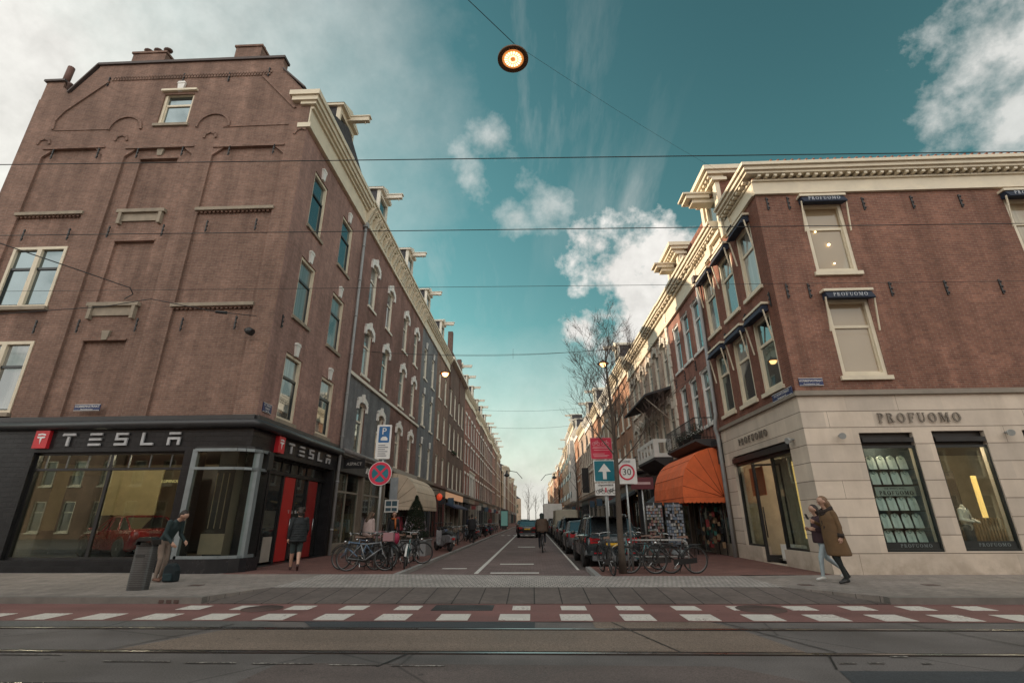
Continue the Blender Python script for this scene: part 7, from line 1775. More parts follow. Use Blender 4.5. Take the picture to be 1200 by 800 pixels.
for k, (bi, x, y, rz) in enumerate(((1, 4.6, 21.5, 160), (2, 4.55, 25.0, 80), (0, 4.5, 29.0, 85))):
    place(BIKES[bi], x, y, rz, ['basket bicycle standing alone on the right pavement behind the dark car', 'black bicycle on the right pavement beside the second parked car', 'blue grey bicycle on the right pavement, farthest of three by the parked cars'][k], 'bicycles on the right pavement', 4)

# ================================================================== cars
def car_paint(name, col): return plain(name, col, 0.28, metal=0.25, var=0.06, coat=0.6)
CARGLASS = glass_dark('car_glass', (0.012, 0.015, 0.017), 1.0, gl=(0.75, 0.85, 0.88))
HEADL = plain('headlight_glass', (0.45, 0.46, 0.47), 0.15, metal=0.4); TAILR = plain('tail_light_red', (0.30, 0.015, 0.02), 0.2)
def make_car(L, W, H, paint, kind='suv', name='parked_car', plate=True, wheel_r=0.34, taillit=0.0, cargo=False):
    """loft along x (front = +x); origin on the ground under the middle"""
    t = empty(name, (0, 0, 0)); h = L/2; w_ = W/2
    if kind == 'suv':   sb = [(-1.0, .55, .84, .80), (-.97, .40, .96, .92), (-.86, .30, 1.02, .985), (-.5, .26, 1.01, 1.0), (0, .26, .99, 1.0), (.38, .26, .96, .99), (.62, .28, .93, .98), (.86, .30, .82, .93), (.96, .38, .74, .84), (1.0, .48, .62, .74)]; rf = [(-.93, -.80), (-.40, .10), (.10, .50)]
    elif kind == 'sedan': sb = [(-1.0, .48, .86, .80), (-.97, .36, .93, .90), (-.84, .24, .97, .97), (-.5, .22, .94, 1.0), (0, .22, .92, 1.0), (.38, .22, .89, .99), (.62, .24, .84, .97), (.86, .26, .74, .92), (.96, .32, .66, .84), (1.0, .42, .56, .74)]
    else:               sb = [(-1.0, .5, 1.0, .95), (-.98, .34, 1.08, .99), (-.86, .28, 1.10, 1.0), (-.5, .26, 1.10, 1.0), (0, .26, 1.10, 1.0), (.38, .26, 1.08, 1.0), (.62, .28, 1.04, .98), (.86, .30, .94, .93), (.96, .36, .80, .84), (1.0, .46, .64, .74)]
    m = MB(); ring = []
    for (fx, zl, zb, fw_) in sb:
        hw = w_*fw_; x = fx*h; zm = zl + (zb - zl)*0.55
        ring.append([(x, -hw*0.86, zl), (x, -hw*0.985, zl + 0.07), (x, -hw, zm), (x, -hw*0.985, zb - 0.07), (x, -hw*0.90, zb), (x, 0, zb + 0.025), (x, hw*0.90, zb), (x, hw*0.985, zb - 0.07), (x, hw, zm), (x, hw*0.985, zl + 0.07), (x, hw*0.86, zl)])
    n = 11; vs = [p for r in ring for p in r]; fs = []
    for i in range(len(ring) - 1):
        for k in range(n): k2 = (k + 1) % n; fs.append((i*n + k, i*n + k2, (i+1)*n + k2, (i+1)*n + k))
    fs.append(tuple(range(n - 1, -1, -1))); fs.append(tuple((len(ring)-1)*n + k for k in range(n)))
    m.add(vs, fs, 0, True); bo = m.build('body', paint, t)
    bo.modifiers.new('edge', 'EDGE_SPLIT').split_angle = R(50)
    # cabin: base outline at the belt, roof outline above
    zb = {'suv': .97, 'sedan': .91, 'van': 1.06}[kind]
    xs = {'suv': (-.97, -.72, .22, .52), 'sedan': (-.80, -.42, .10, .46), 'van': (-.985, -.95, .42, .66)}[kind]
    a, b, c, d = [q*h for q in xs]; wb_, wt = w_*0.90, w_*(0.74 if kind != 'van' else .86); zt = H - 0.04
    base = [(a, -wb_*.95), (b, -wb_), (c, -wb_), (d, -wb_*.9), (d, wb_*.9), (c, wb_), (b, wb_), (a, wb_*.95)]
    top = [(b + 0.05, -wt*.95), (b + 0.3, -wt), (c - 0.2, -wt), (c + 0.02, -wt*.92), (c + 0.02, wt*.92), (c - 0.2, wt), (b + 0.3, wt), (b + 0.05, wt*.95)]
    g = MB(); vs = [(x, y, zb - 0.04) for x, y in base] + [(x, y, zt - 0.05) for x, y in top]
    g.add(vs, [(i, (i+1) % 8, 8 + (i+1) % 8, 8 + i) for i in range(8)]); g.build('windows', paint if cargo else CARGLASS, t)
    m = MB()   # roof skin and pillars
    rl = [(x, y, zt - 0.055) for x, y in top]; r2 = [(x*0.96 + (b+c)/2*0.04, y*0.86, zt) for x, y in top]; ctr = [((b + c)/2, 0, H)]
    m.add(rl + r2 + ctr, [(i, (i+1) % 8, 8 + (i+1) % 8, 8 + i) for i in range(8)] + [(8 + i, 8 + (i+1) % 8, 16) for i in range(8)], 0, True)
    for i in (0, 1, 2, 3, 4, 5, 6, 7):
        p, q = Vector((*base[i], zb - 0.03)), Vector((*top[i], zt - 0.05)); m.path([p*1.0, q*1.0], [0.045, 0.035], 5, 0, False)
    for s in (-1, 1):
        p, q = Vector((-0.05*h, s*wb_*1.0, zb - 0.03)), Vector((-0.07*h, s*wt*1.0, zt - 0.05)); m.path([p, q], [0.035, 0.03], 5, 0, False)
    m.build('roof', paint, t)
    if kind == 'suv':
        for s in (-1, 1):
            m = MB(); m.path([(b + 0.2, s*(wt*0.90), zt + 0.0), (b + 0.3, s*wt*0.90, H + 0.035), (c - 0.35, s*wt*0.90, H + 0.035), (c - 0.25, s*wt*0.90, zt)], 0.016, 6); m.build('roof_rail', CHROME, t)
        m = MB(); m.hexa([(a + 0.14, -wt*.88, zt - 0.02), (b + 0.2, -wt*.88, zt - 0.0), (b + 0.2, wt*.88, zt), (a + 0.14, wt*.88, zt - 0.02), (a + 0.12, -wt*.85, zt + 0.02), (b + 0.2, -wt*.85, zt + 0.03), (b + 0.2, wt*.85, zt + 0.03), (a + 0.12, wt*.85, zt + 0.02)]); m.build('spoiler', paint, t)
    for x in (-0.60*h, 0.60*h):
        for s in (-1, 1):
            y = s*(w_ - 0.10)
            m = MB(); m.lathe([(wheel_r*.72, -0.11), (wheel_r*.94, -0.11), (wheel_r, -0.07), (wheel_r, 0.07), (wheel_r*.94, 0.11), (wheel_r*.72, 0.11)], (x, y, wheel_r), 24, axis='y'); wo = m.build('wheel', TYRE, t)
            r_ = MB(); yo = y + s*0.085; r_.lathe([(wheel_r*.62, -0.01), (wheel_r*.72, -0.01), (wheel_r*.72, 0.02), (wheel_r*.62, 0.02)], (x, yo, wheel_r), 20, axis='y')
            for k in range(5):
                an = 2*PI*k/5; r_.tube((x, yo, wheel_r), (x + wheel_r*.66*math.cos(an), yo, wheel_r + wheel_r*.66*math.sin(an)), 0.035, 0.025, 5)
            r_.lathe([(0.0, -0.015), (0.07, -0.015), (0.07, 0.015), (0, 0.015)], (x, yo, wheel_r), 10, axis='y'); r_.build('rim', RIMC, wo)
            q = MB(); q.lathe([(0.0, 0.0), (wheel_r + 0.055, 0.0)], (x, s*(w_*0.985 - 0.004), wheel_r), 24, axis='y'); 
            ar = MB(); ar.torus((x, s*(w_*0.965), wheel_r), wheel_r + 0.035, 0.035, 'y', 20, 6, 0, R(-8), R(188)); ar.build('wheel_arch', BLACK, t)
    zt_ = {'suv': .84, 'sedan': .80, 'van': .78}[kind]
    for s in (-1, 1):
        m = MB(); m.hexa([(-h - 0.008, s*w_*.46, zt_ - 0.07), (-h - 0.008, s*w_*.80, zt_ - 0.09), (-h*.90, s*w_*.975, zt_ - 0.05), (-h*.95, s*w_*.46, zt_ - 0.07), (-h - 0.006, s*w_*.46, zt_ + 0.06), (-h - 0.0, s*w_*.78, zt_ + 0.09), (-h*.90, s*w_*.965, zt_ + 0.09), (-h*.95, s*w_*.46, zt_ + 0.06)])
        m.build('tail_light', TAILR, t)
        m = MB(); m.hexa([(h*.93, s*w_*.50, .60), (h*.93, s*w_*.84, .60), (h + 0.01, s*w_*.70, .60), (h + 0.015, s*w_*.50, .60), (h*.90, s*w_*.50, .74), (h*.88, s*w_*.87, .76), (h*.97, s*w_*.74, .72), (h + 0.0, s*w_*.50, .70)]); m.build('headlight', HEADL, t)
        m = MB(); m.ball((0.36*h, s*(w_ + 0.07), zb + 0.05), (0.07, 0.10, 0.07), 10); m.build('mirror', paint, t)
        m = MB(); m.box(-0.30*h, -0.24*h, s*(w_*0.995), s*(w_*1.01), zb - 0.20, zb - 0.17); m.box(0.10*h, 0.16*h, s*(w_*0.995), s*(w_*1.01), zb - 0.20, zb - 0.17); m.build('door_handle', CHROME, t)
    m = MB(); m.hexa([(-h - 0.03, -w_*.72, .40), (-h*.93, -w_*.98, .40), (-h*.93, w_*.98, .40), (-h - 0.03, w_*.72, .40), (-h - 0.03, -w_*.72, .54), (-h*.93, -w_*.97, .54), (-h*.93, w_*.97, .54), (-h - 0.03, w_*.72, .54)]); m.build('rear_bumper', paint, t)
    m = MB(); m.box(-h - 0.02, -h*.9, -w_*.75, w_*.75, .24, .395); m.build('lower_bumper', plain('bumper_grey', (0.10, 0.105, 0.11), 0.5), t)
    for s in (-1, 1):
        m = MB(); m.box(-h - 0.036, -h, s*w_*.40, s*w_*.70, .45, .49); m.build('reflector', TAILR, t)
    m = MB(); m.box(h*.9, h + 0.02, -w_*.6, w_*.6, .30, .44); m.box(h*.95, h + 0.012, -w_*.42, w_*.42, .50, .66); m.build('grille', BLACK, t)
    if plate:
        m = MB(); m.box(-h - 0.045, -h - 0.005, -0.26, 0.26, .66, .77); m.build('number_plate', plain('plate_yellow', (0.62, 0.36, 0.02), 0.5), t)
    m = MB(); m.box(-0.28*h - 0.003, -0.28*h + 0.003, -w_*1.002, w_*1.002, .35, zb - 0.04) ; m.build('door_seam', BLACK, t)
    return t
NAVY = car_paint('car_paint_dark_teal', (0.018, 0.026, 0.030)); SILC = car_paint('car_paint_silver', (0.25, 0.26, 0.27)); BLKC = car_paint('car_paint_black', (0.012, 0.013, 0.014)); GRYC = car_paint('car_paint_grey', (0.09, 0.095, 0.10)); REDC = car_paint('car_paint_red', (0.13, 0.006, 0.012))
GC = 'cars parked along the right side of the street'
def put_car(o, x, y, heading, label, group=None, z=0.026):
    o.location = (x, y, z); o.rotation_euler = (0, 0, R(heading)); tag(o, label, 'car', group); return o
suv = make_car(4.6, 1.88, 1.60, NAVY, 'suv', wheel_r=0.36)
put_car(suv, 2.56, 19.45, 91, 'dark teal estate car with roof rails and yellow plate, nearest in the parked row', GC)
c2 = make_car(4.3, 1.80, 1.46, GRYC, 'sedan'); put_car(c2, 2.4, 26.0, 90, 'grey parked car directly in front of the dark car with roof rails', GC)
c3 = make_car(4.4, 1.82, 1.60, BLKC, 'suv'); put_car(c3, 2.45, 31.6, 90, 'black car third in the parked row on the right', GC)
for k, (src, y) in enumerate(((c2, 37.0), (c3, 47.5), (c2, 53.0), (c3, 58.5), (c2, 64.5))):
    put_car(copy_tree(src), 2.45, y, 90, ['grey car fourth in the parked row, before the pale van', 'black car just beyond the pale van in the parked row', 'grey car two places beyond the pale van', 'black car three places beyond the pale van', 'grey car last visible in the parked row'][k], GC)
van = make_car(5.4, 1.95, 2.25, plain('van_paint_sand', (0.30, 0.27, 0.20), 0.4), 'van', name='parked_van', cargo=True); put_car(van, 2.6, 42.6, 90, 'tall pale greenish beige van standing in the parked row on the right', GC); van['category'] = 'van'
tr = empty('box_truck', (2.7, 71, 0.026), 'white box truck far along the right parked row', 'truck')
m = MB(); m.box(1.5, 3.9, 69, 75, 0.9, 3.5); m.build('cargo_box', WHITE, tr); m = MB(); m.box(1.6, 3.8, 75.1, 77, 0.6, 2.6); m.build('cab', SILC, tr)
for x in (1.75, 3.65):
    for y in (70.5, 76): m = MB(); m.lathe([(0.1, -0.12), (0.45, -0.12), (0.45, 0.12), (0.1, 0.12)], (x, y, 0.47), 14, axis='x'); m.build('wheel', TYRE, tr)
sd_ = make_car(4.7, 1.84, 1.44, BLKC, 'sedan', name='driving_car', taillit=0.08); put_car(sd_, -0.50, 47.9, 90, 'black saloon car driving away in the middle of the street', None)
c = copy_tree(c2); put_car(c, -1.2, 66, 90, 'grey car ahead of the black saloon, left lane', 'cars driving away down the street'); c = copy_tree(sd_); put_car(c, 0.4, 76, 90, 'dark car farther ahead of the black saloon, right of it', 'cars driving away down the street')
c = make_car(4.5, 1.85, 1.55, SILC, 'suv', name='driving_car'); put_car(c, -1.3, 86, 90, 'silver car farthest ahead in the street', 'cars driving away down the street')
rc_ = make_car(4.5, 1.86, 1.45, REDC, 'sedan', name='display_car', plate=False); put_car(rc_, -15.1, 19.1, 152, 'dark red car on display behind the large black framed shop window', None, z=0.31)
# ================================================================== people
SKIN = plain('skin', (0.42, 0.25, 0.18), 0.55, var=0.06)
def body(root, parts, mats, voxel=0.012, name='body'):
    """parts: (p0, p1, r0, r1, material index[, flatten]) tapered limbs fused into one continuous skin"""
    mb = MB()
    for q in parts:
        p0, p1, r0, r1 = Vector(q[0]), Vector(q[1]), q[2], q[3]; d = p1 - p0; n = 12
        pts = [p0 - d.normalized()*r0*0.99 if d.length > 1e-6 else p0 - Vector((0, 0, r0))]; rs = [r0*0.15]
        dn = d.normalized() if d.length > 1e-6 else Vector((0, 0, 1))
        for a in (60, 30): pts.append(p0 - dn*r0*math.sin(R(a))); rs.append(r0*math.cos(R(a)))
        for k in range(5): pts.append(p0.lerp(p1, k/4) if d.length > 1e-6 else p0 + dn*0.001*k); rs.append(r0 + (r1-r0)*k/4)
        for a in (30, 60): pts.append(p1 + dn*r1*math.sin(R(a))); rs.append(r1*math.cos(R(a)))
        pts.append(p1 + dn*r1*0.99); rs.append(r1*0.15)
        b0 = len(mb.v); mb.path(pts, rs, n)
        if len(q) > 5:   # widen sideways (axis vector, factor)
            ax, fac_ = Vector(q[5][0]).normalized(), q[5][1]; c = (p0 + p1)/2
            for i in range(b0, len(mb.v)):
                v = Vector(mb.v[i]); rel = v - c; mb.v[i] = tuple(v + ax*(rel.dot(ax))*(fac_ - 1))
    me = bpy.data.meshes.new('tmp'); me.from_pydata(mb.v, [], mb.f); tmp = bpy.data.objects.new('tmp', me); COL.objects.link(tmp)
    r = tmp.modifiers.new('r', 'REMESH'); r.mode = 'VOXEL'; r.voxel_size = voxel; r.use_smooth_shade = True
    s = tmp.modifiers.new('s', 'SMOOTH'); s.iterations = 3 if voxel < 0.015 else 2; s.factor = 0.5
    out = bpy.data.meshes.new_from_object(tmp.evaluated_get(bpy.context.evaluated_depsgraph_get()))
    bpy.data.objects.remove(tmp); bpy.data.meshes.remove(me)
    for q in mats: out.materials.append(q)
    nf = len(out.polygons); ctr = np.zeros(nf*3); out.polygons.foreach_get('center', ctr); ctr = ctr.reshape(-1, 3)
    best = np.full(nf, 1e9); idx = np.zeros(nf, int)
    for q in parts:
        a, b = np.array(q[0], float), np.array(q[1], float); d = b - a; L = max(1e-9, d @ d)
        tt = np.clip(((ctr - a) @ d)/L, 0, 1); pr = a + tt[:, None]*d; rel = ctr - pr
        if len(q) > 5:
            ax = np.array(Vector(q[5][0]).normalized()); rel = rel - ax*((rel @ ax)*(1 - 1/q[5][1]))[:, None]
        dist = np.linalg.norm(rel, axis=1) - (q[2] + (q[3]-q[2])*tt)
        m_ = dist < best; best[m_] = dist[m_]; idx[m_] = q[4]
    out.polygons.foreach_set('material_index', idx.astype(np.int32)); out.polygons.foreach_set('use_smooth', [True]*nf); out.name = name
    o = bpy.data.objects.new(name, out); COL.objects.link(o); o.parent = root; return o

def person(loc, rz, label, J, cloth, voxel=0.012, hair=None, hair_style='short', scale=1.0, coat=None, hands=True, build=1.0, group=None, name='person', face=True):
    """J: joint positions in body space (x forward, y left, z up). cloth = dict top,leg,shoe,hand materials"""
    t = empty(name, (0, 0, 0)); mats = [SKIN, cloth['top'], cloth['leg'], cloth['shoe'], cloth.get('sleeve', cloth['top']), cloth.get('shin', cloth['leg'])]
    g = lambda k: Vector(J[k]); B = build; P_ = []
    pel, che, nk, hd = g('pelvis'), g('chest'), g('neck'), g('head')
    P_ += [(pel, pel + (che - pel)*0.45, 0.125*B, 0.115*B, 1, ((0, 1, 0), 1.25)), (pel + (che - pel)*0.4, che, 0.115*B, 0.125*B, 1, ((0, 1, 0), 1.4)), (che, nk - (nk - che)*0.25, 0.12*B, 0.07, 1, ((0, 1, 0), 1.35)), (nk - (nk-che)*0.25, hd - (hd - nk)*0.4, 0.055, 0.052, 0)]
    P_ += [(pel - Vector((0, 0, 0.02)), pel, 0.125*B, 0.12*B, 2, ((0, 1, 0), 1.25))]
    f = Vector(J.get('face', (1, 0, 0))).normalized(); upv = (hd - nk).normalized(); side = upv.cross(f).normalized()
    P_ += [(hd + upv*0.045, hd + upv*0.055 + f*0.012, 0.092, 0.088, 0), (hd - upv*0.035 + f*0.022, hd - upv*0.075 + f*0.045, 0.062, 0.036, 0)]
    if face:
        P_ += [(hd + f*0.095 + upv*0.012, hd + f*0.115 - upv*0.022, 0.010, 0.014, 0), (hd + side*0.088 - f*0.0, hd + side*0.090 + upv*0.03, 0.012, 0.016, 0), (hd - side*0.088, hd - side*0.090 + upv*0.03, 0.012, 0.016, 0)]
    for s in ('l', 'r'):
        sh, el, wr = g('sh' + s), g('el' + s), g('wr' + s); hp, kn, an = g('hp' + s), g('kn' + s), g('an' + s)
        P_ += [(sh, el, 0.062*B, 0.047*B, 4), (el, wr, 0.047*B, 0.034*B, 4), (che, sh, 0.08*B, 0.062*B, 1)]
        P_ += [(hp, kn, 0.088*B, 0.060*B, 2), (kn, an, 0.058*B, 0.040*B if cloth.get('shin') is None else 0.036, 5)]
        to = g('to' + s); P_ += [(an - Vector((0, 0, 0.03)), an, 0.040, 0.04, 3), (an - Vector((0, 0, 0.045)) - (to-an).normalized()*0.03, to, 0.036, 0.028, 3, ((0, 1, 0), 1.15))]
        # hand: palm, four curled fingers of different length and a thumb off its side
        d = (wr - el).normalized(); pn = Vector(J.get('pn' + s, (0, 1 if s == 'r' else -1, 0))); ac = d.cross(pn).normalized(); pn = ac.cross(d).normalized()
        if hands:
            pm = wr + d*0.045; P_ += [(wr + d*0.0, wr + d*0.07, 0.028, 0.030, 0, (ac, 1.35))]
            for i, (o_, L) in enumerate(((-0.030, 0.062), (-0.010, 0.074), (0.011, 0.070), (0.030, 0.054))):
                a = wr + d*0.085 + ac*o_; b_ = a + d*L*0.5 + pn*L*0.12; c_ = b_ + d*L*0.3 + pn*L*0.42
                P_ += [(a, b_, 0.0095, 0.009, 0), (b_, c_, 0.009, 0.0075, 0)]
            a = wr + d*0.03 - ac*0.035; P_ += [(a, a + d*0.035 - ac*0.018 + pn*0.015, 0.012, 0.010, 0), (a + d*0.035 - ac*0.018 + pn*0.015, a + d*0.065 - ac*0.012 + pn*0.03, 0.010, 0.008, 0)]
        else: P_ += [(wr, wr + d*0.13, 0.032, 0.022, 0)]
    bo = body(t, P_, mats, voxel)
    if face:
        m = MB()
        for s in (-1, 1): m.ball(hd + f*0.094 + side*s*0.031 + upv*0.022, (0.010, 0.010, 0.008), 8)
        m.build('eyes', plain('eye_dark', (0.05, 0.04, 0.035), 0.3), t)
        m = MB(); m.path([hd + f*0.094 - upv*0.052 - side*0.022, hd + f*0.103 - upv*0.05, hd + f*0.094 - upv*0.052 + side*0.022], 0.005, 5); m.build('mouth', plain('lips', (0.30, 0.10, 0.09), 0.5), t)
    if hair is not None:
        hp_ = [(hd + upv*0.062 - f*0.030, hd + upv*0.066 - f*0.022, 0.100, 0.094, 0), (hd - f*0.05 + upv*0.0, hd - f*0.045 - upv*0.05, 0.082, 0.06, 0)]
        if hair_style == 'long':
            hp_ += [(hd - f*0.05, hd - f*0.09 - upv*0.22, 0.085, 0.07, 0, (side, 1.25)), (hd + side*0.062 - f*0.045, hd + side*0.07 - upv*0.2 - f*0.05, 0.04, 0.03, 0), (hd - side*0.062 - f*0.045, hd - side*0.07 - upv*0.2 - f*0.05, 0.04, 0.03, 0), (hd + upv*0.085 + f*0.0, hd + upv*0.095 - f*0.03, 0.07, 0.07, 0)]
        if hair_style == 'hood': hp_ = [(hd + upv*0.05 - f*0.02, hd + upv*0.055 - f*0.01, 0.118, 0.115, 0), (hd - f*0.05, hd - upv*0.14 - f*0.05, 0.10, 0.11, 0)]
        if hair_style == 'curly':
            rr = random.Random(2); hp_ += [(hd + upv*(0.07 + rr.uniform(-0.05, 0.06)) - f*rr.uniform(0, 0.1) + side*rr.uniform(-0.1, 0.1),)*2 + (0.04, 0.04, 0) for _ in range(14)]
            hp_ = [(q[0], Vector(q[1]) + Vector((0, 0, 0.003)), *q[2:]) for q in hp_]
        # keep the face free: drop hair that would cover it
        ho = body(t, hp_, [hair], max(voxel, 0.01), 'hair')
    if coat: coat(t, J)
    t.location = loc; t.rotation_euler = (0, 0, R(rz)); t.scale = (scale,)*3
    tag(t, label, 'person', group); return t

def standing(lean=0.0, **over):
    """neutral standing pose, total height 1.74"""
    J = dict(pelvis=(0, 0, 0.94), chest=(0.0, 0, 1.28), neck=(0.0, 0, 1.47), head=(0.02, 0, 1.60), shl=(0, 0.185, 1.40), shr=(0, -0.185, 1.40), ell=(-0.02, 0.235, 1.12), elr=(-0.02, -0.235, 1.12), wrl=(0.06, 0.24, 0.88), wrr=(0.06, -0.24, 0.88),
             hpl=(0, 0.09, 0.90), hpr=(0, -0.09, 0.90), knl=(0.02, 0.10, 0.50), knr=(0.02, -0.10, 0.50), anl=(0, 0.10, 0.09), anr=(0, -0.10, 0.09), tol=(0.15, 0.12, 0.035), tor=(0.15, -0.12, 0.035))
    J.update(over); return J
def skirt(secs, mat, name='coat', folds=0, n=24, op=0.0):
    """coat built as a closed tube of elliptical sections (centre, rx, ry); folds puffs it into quilted rings"""
    def fn(t, J):
        m = MB(); rows = []
        for i, (c, rx, ry) in enumerate(secs):
            rows.append([(c[0] + rx*math.cos(2*PI*k/n)*(1 + 0.03*math.sin(5*2*PI*k/n + i)), c[1] + ry*math.sin(2*PI*k/n), c[2]) for k in range(n)])
        vs = [p for r in rows for p in r]; fs = [(i*n + k, i*n + (k+1) % n, (i+1)*n + (k+1) % n, (i+1)*n + k) for i in range(len(rows)-1) for k in range(n)]
        m.add(vs, fs, 0, True); o = m.build(name, mat, t); s = o.modifiers.new('thick', 'SOLIDIFY'); s.thickness = 0.02; s.offset = -1
        su = o.modifiers.new('sub', 'SUBSURF'); su.levels = 1; su.render_levels = 1; return o
    return fn
C_ = lambda n, c: plain('cloth_' + n, c, 0.85, var=0.2, scale=6, wrinkle=0.9)
HB = plain('hair_dark', (0.025, 0.016, 0.012), 0.6); HBL = plain('hair_blond', (0.17, 0.095, 0.05), 0.6, var=0.3, scale=14)
# man bending over beside the bin
J = standing(pelvis=(-0.06, 0, 0.92), chest=(0.10, 0, 1.22), neck=(0.20, 0, 1.38), head=(0.30, 0, 1.46), face=(0.75, 0, -0.65), shl=(0.14, 0.18, 1.33), shr=(0.14, -0.18, 1.33), ell=(0.14, 0.22, 1.04), elr=(0.13, -0.23, 1.05), wrl=(0.34, 0.18, 0.88), wrr=(0.33, -0.20, 0.86),
             hpl=(-0.06, 0.09, 0.88), hpr=(-0.06, -0.09, 0.88), knl=(-0.01, 0.10, 0.48), knr=(0.02, -0.10, 0.49), anl=(-0.08, 0.10, 0.09), anr=(-0.02, -0.10, 0.09), tol=(0.08, 0.12, 0.035), tor=(0.14, -0.12, 0.035))
person((-9.32, 13.05, ZP), -8, 'man in dark teal jacket and beige trousers looking down beside the black shop window', J,
       dict(top=C_('dark_teal', (0.016, 0.032, 0.034)), leg=C_('beige', (0.20, 0.15, 0.12)), shoe=plain('brown_shoe', (0.12, 0.05, 0.03), 0.5)), 0.010, HB, scale=1.04)
t = empty('rucksack', (-8.98, 13.05, ZP), 'dark teal rucksack on the pavement at the feet of the man by the shop', 'bag')
m = MB(); m.prism([(-0.16, 0.0), (0.16, 0.0), (0.17, 0.25), (0.12, 0.38), (0.04, 0.43), (-0.06, 0.42), (-0.13, 0.36), (-0.17, 0.2)], lambda u, z, w_: (-8.98 + u, 13.0 + w_ - z*0.12, ZP + z), -0.11, 0.11); m.build('bag_body', C_('bag_teal', (0.008, 0.016, 0.02)), t, bevel=0.04)
m = MB(); m.prism([(-0.11, 0.03), (0.11, 0.03), (0.11, 0.2), (-0.11, 0.2)], lambda u, z, w_: (-8.98 + u, 13.0 + w_ - z*0.12, ZP + z), -0.16, -0.112); m.build('front_pocket', C_('bag_teal2', (0.012, 0.03, 0.036)), t, bevel=0.015)
m = MB(); m.path([(-9.02, 13.0, 0.48), (-9.02, 13.0, 0.54), (-8.94, 13.0, 0.54), (-8.94, 13.0, 0.48)], 0.012, 6); m.build('carry_loop', BLACK, t)
# walker in padded coat seen from behind
J = standing(pelvis=(0, 0, 0.93), chest=(0.03, 0, 1.27), neck=(0.06, 0, 1.46), head=(0.09, 0, 1.58), ell=(-0.10, 0.25, 1.12), elr=(0.04, -0.25, 1.12), wrl=(-0.06, 0.25, 0.88), wrr=(0.20, -0.22, 0.92),
             knl=(0.10, 0.09, 0.50), knr=(0.0, -0.09, 0.50), anl=(0.22, 0.08, 0.10), anr=(-0.22, -0.08, 0.17), tol=(0.36, 0.09, 0.05), tor=(-0.12, -0.09, 0.04))
PADC = C_('padded_black', (0.010, 0.013, 0.015))
secs = []
zz = 1.42
for k in range(21):
    f = k/20; base = 0.135 + 0.02*min(1, f*1.6) + 0.015*f; puff = 0.024 if k % 2 else -0.014
    if k < 4: base = (0.06, 0.085, 0.11, 0.125)[k]; puff *= 0.5
    secs.append(((0.04 - 0.05*f, 0, 1.44 - 0.66*f), base + puff, base*1.32 + puff))
person((-7.12, 15.62, ZP), 118, 'person walking away in a long black padded coat and shorts past the red shop doors', J, dict(top=PADC, leg=C_('dark_shorts', (0.03, 0.045, 0.045)), shoe=plain('dark_brown_shoe', (0.05, 0.02, 0.018), 0.6), shin=SKIN), 0.011, HB, 'curly', coat=skirt(secs, PADC, 'padded_coat'), build=1.12, scale=1.03)
# woman in camel coat with phone, walking left
CAMEL = C_('camel_brown', (0.135, 0.078, 0.036))
J = standing(pelvis=(0, 0, 0.95), chest=(0.0, 0, 1.29), neck=(0.02, 0, 1.48), head=(0.06, 0, 1.61), face=(1, 0, 0.0), ell=(-0.05, 0.24, 1.12), elr=(0.02, -0.24, 1.13), wrl=(-0.02, 0.25, 0.92), wrr=(0.26, -0.14, 1.22), pnl=(0.3, -1, 0),
             knl=(0.04, 0.09, 0.51), knr=(-0.02, -0.09, 0.51), anl=(-0.06, 0.09, 0.10), anr=(-0.20, -0.08, 0.16), tol=(0.10, 0.10, 0.035), tor=(-0.08, -0.09, 0.05))
secs = [((0.0, 0, 1.45), 0.09, 0.13), ((0.0, 0, 1.40), 0.135, 0.20), ((0.0, 0, 1.28), 0.15, 0.215), ((-0.01, 0, 1.12), 0.15, 0.205), ((-0.02, 0, 0.98), 0.17, 0.225), ((-0.04, 0, 0.82), 0.185, 0.23), ((-0.06, 0, 0.68), 0.20, 0.24), ((-0.07, 0, 0.56), 0.215, 0.25), ((-0.07, 0, 0.555), 0.195, 0.23)]
def woman_coat(t, J):
    skirt(secs, CAMEL, 'long_coat')(t, J)
    rr = random.Random(3); m = MB()
    for k in range(44):
        a = 2*PI*k/22; m.ball((0.03 + 0.10*math.cos(a), 0.115*math.sin(a), 1.47 - (0.05 if k > 21 else 0) - 0.05*math.cos(a)), 0.045, 8)
    for k in range(10): m.ball((0.12 + 0.015*rr.random(), 0.04*rr.uniform(-1, 1), 1.40 - k*0.035), 0.04, 8)
    m.build('fur_collar', plain('fur_dark', (0.03, 0.02, 0.016), 0.95, bump=0.5, scale=9), t)
    m = MB(); c = Vector(J['wrl']); m.path([c + Vector((-0.012, 0, 0.07)), c + Vector((0, 0, -0.01))], [0.065, 0.06], 12); m.build('fur_cuff', MATS['fur_dark'], t)
person((6.98, 12.55, ZP), 183, 'woman in a long camel coat with fur collar walking left along the stone front', J,
       dict(top=CAMEL, leg=C_('black_trousers', (0.014, 0.018, 0.018)), shoe=BLACK), 0.010, HBL, 'long', coat=woman_coat, scale=1.075)
m = MB(); ph = Vector((6.56, 12.66, 1.55)); m.hexa([tuple(ph + Vector(q)) for q in ((-.01, -.035, -.06), (.01, -.035, -.06), (.01, .035, -.06), (-.01, .035, -.06), (-.05, -.035, .06), (-.03, -.035, .06), (-.03, .035, .06), (-.05, .035, .06))])
tag(m.build('mobile_phone', BLACK), 'black mobile phone held up in front of the woman in the camel coat', 'phone')
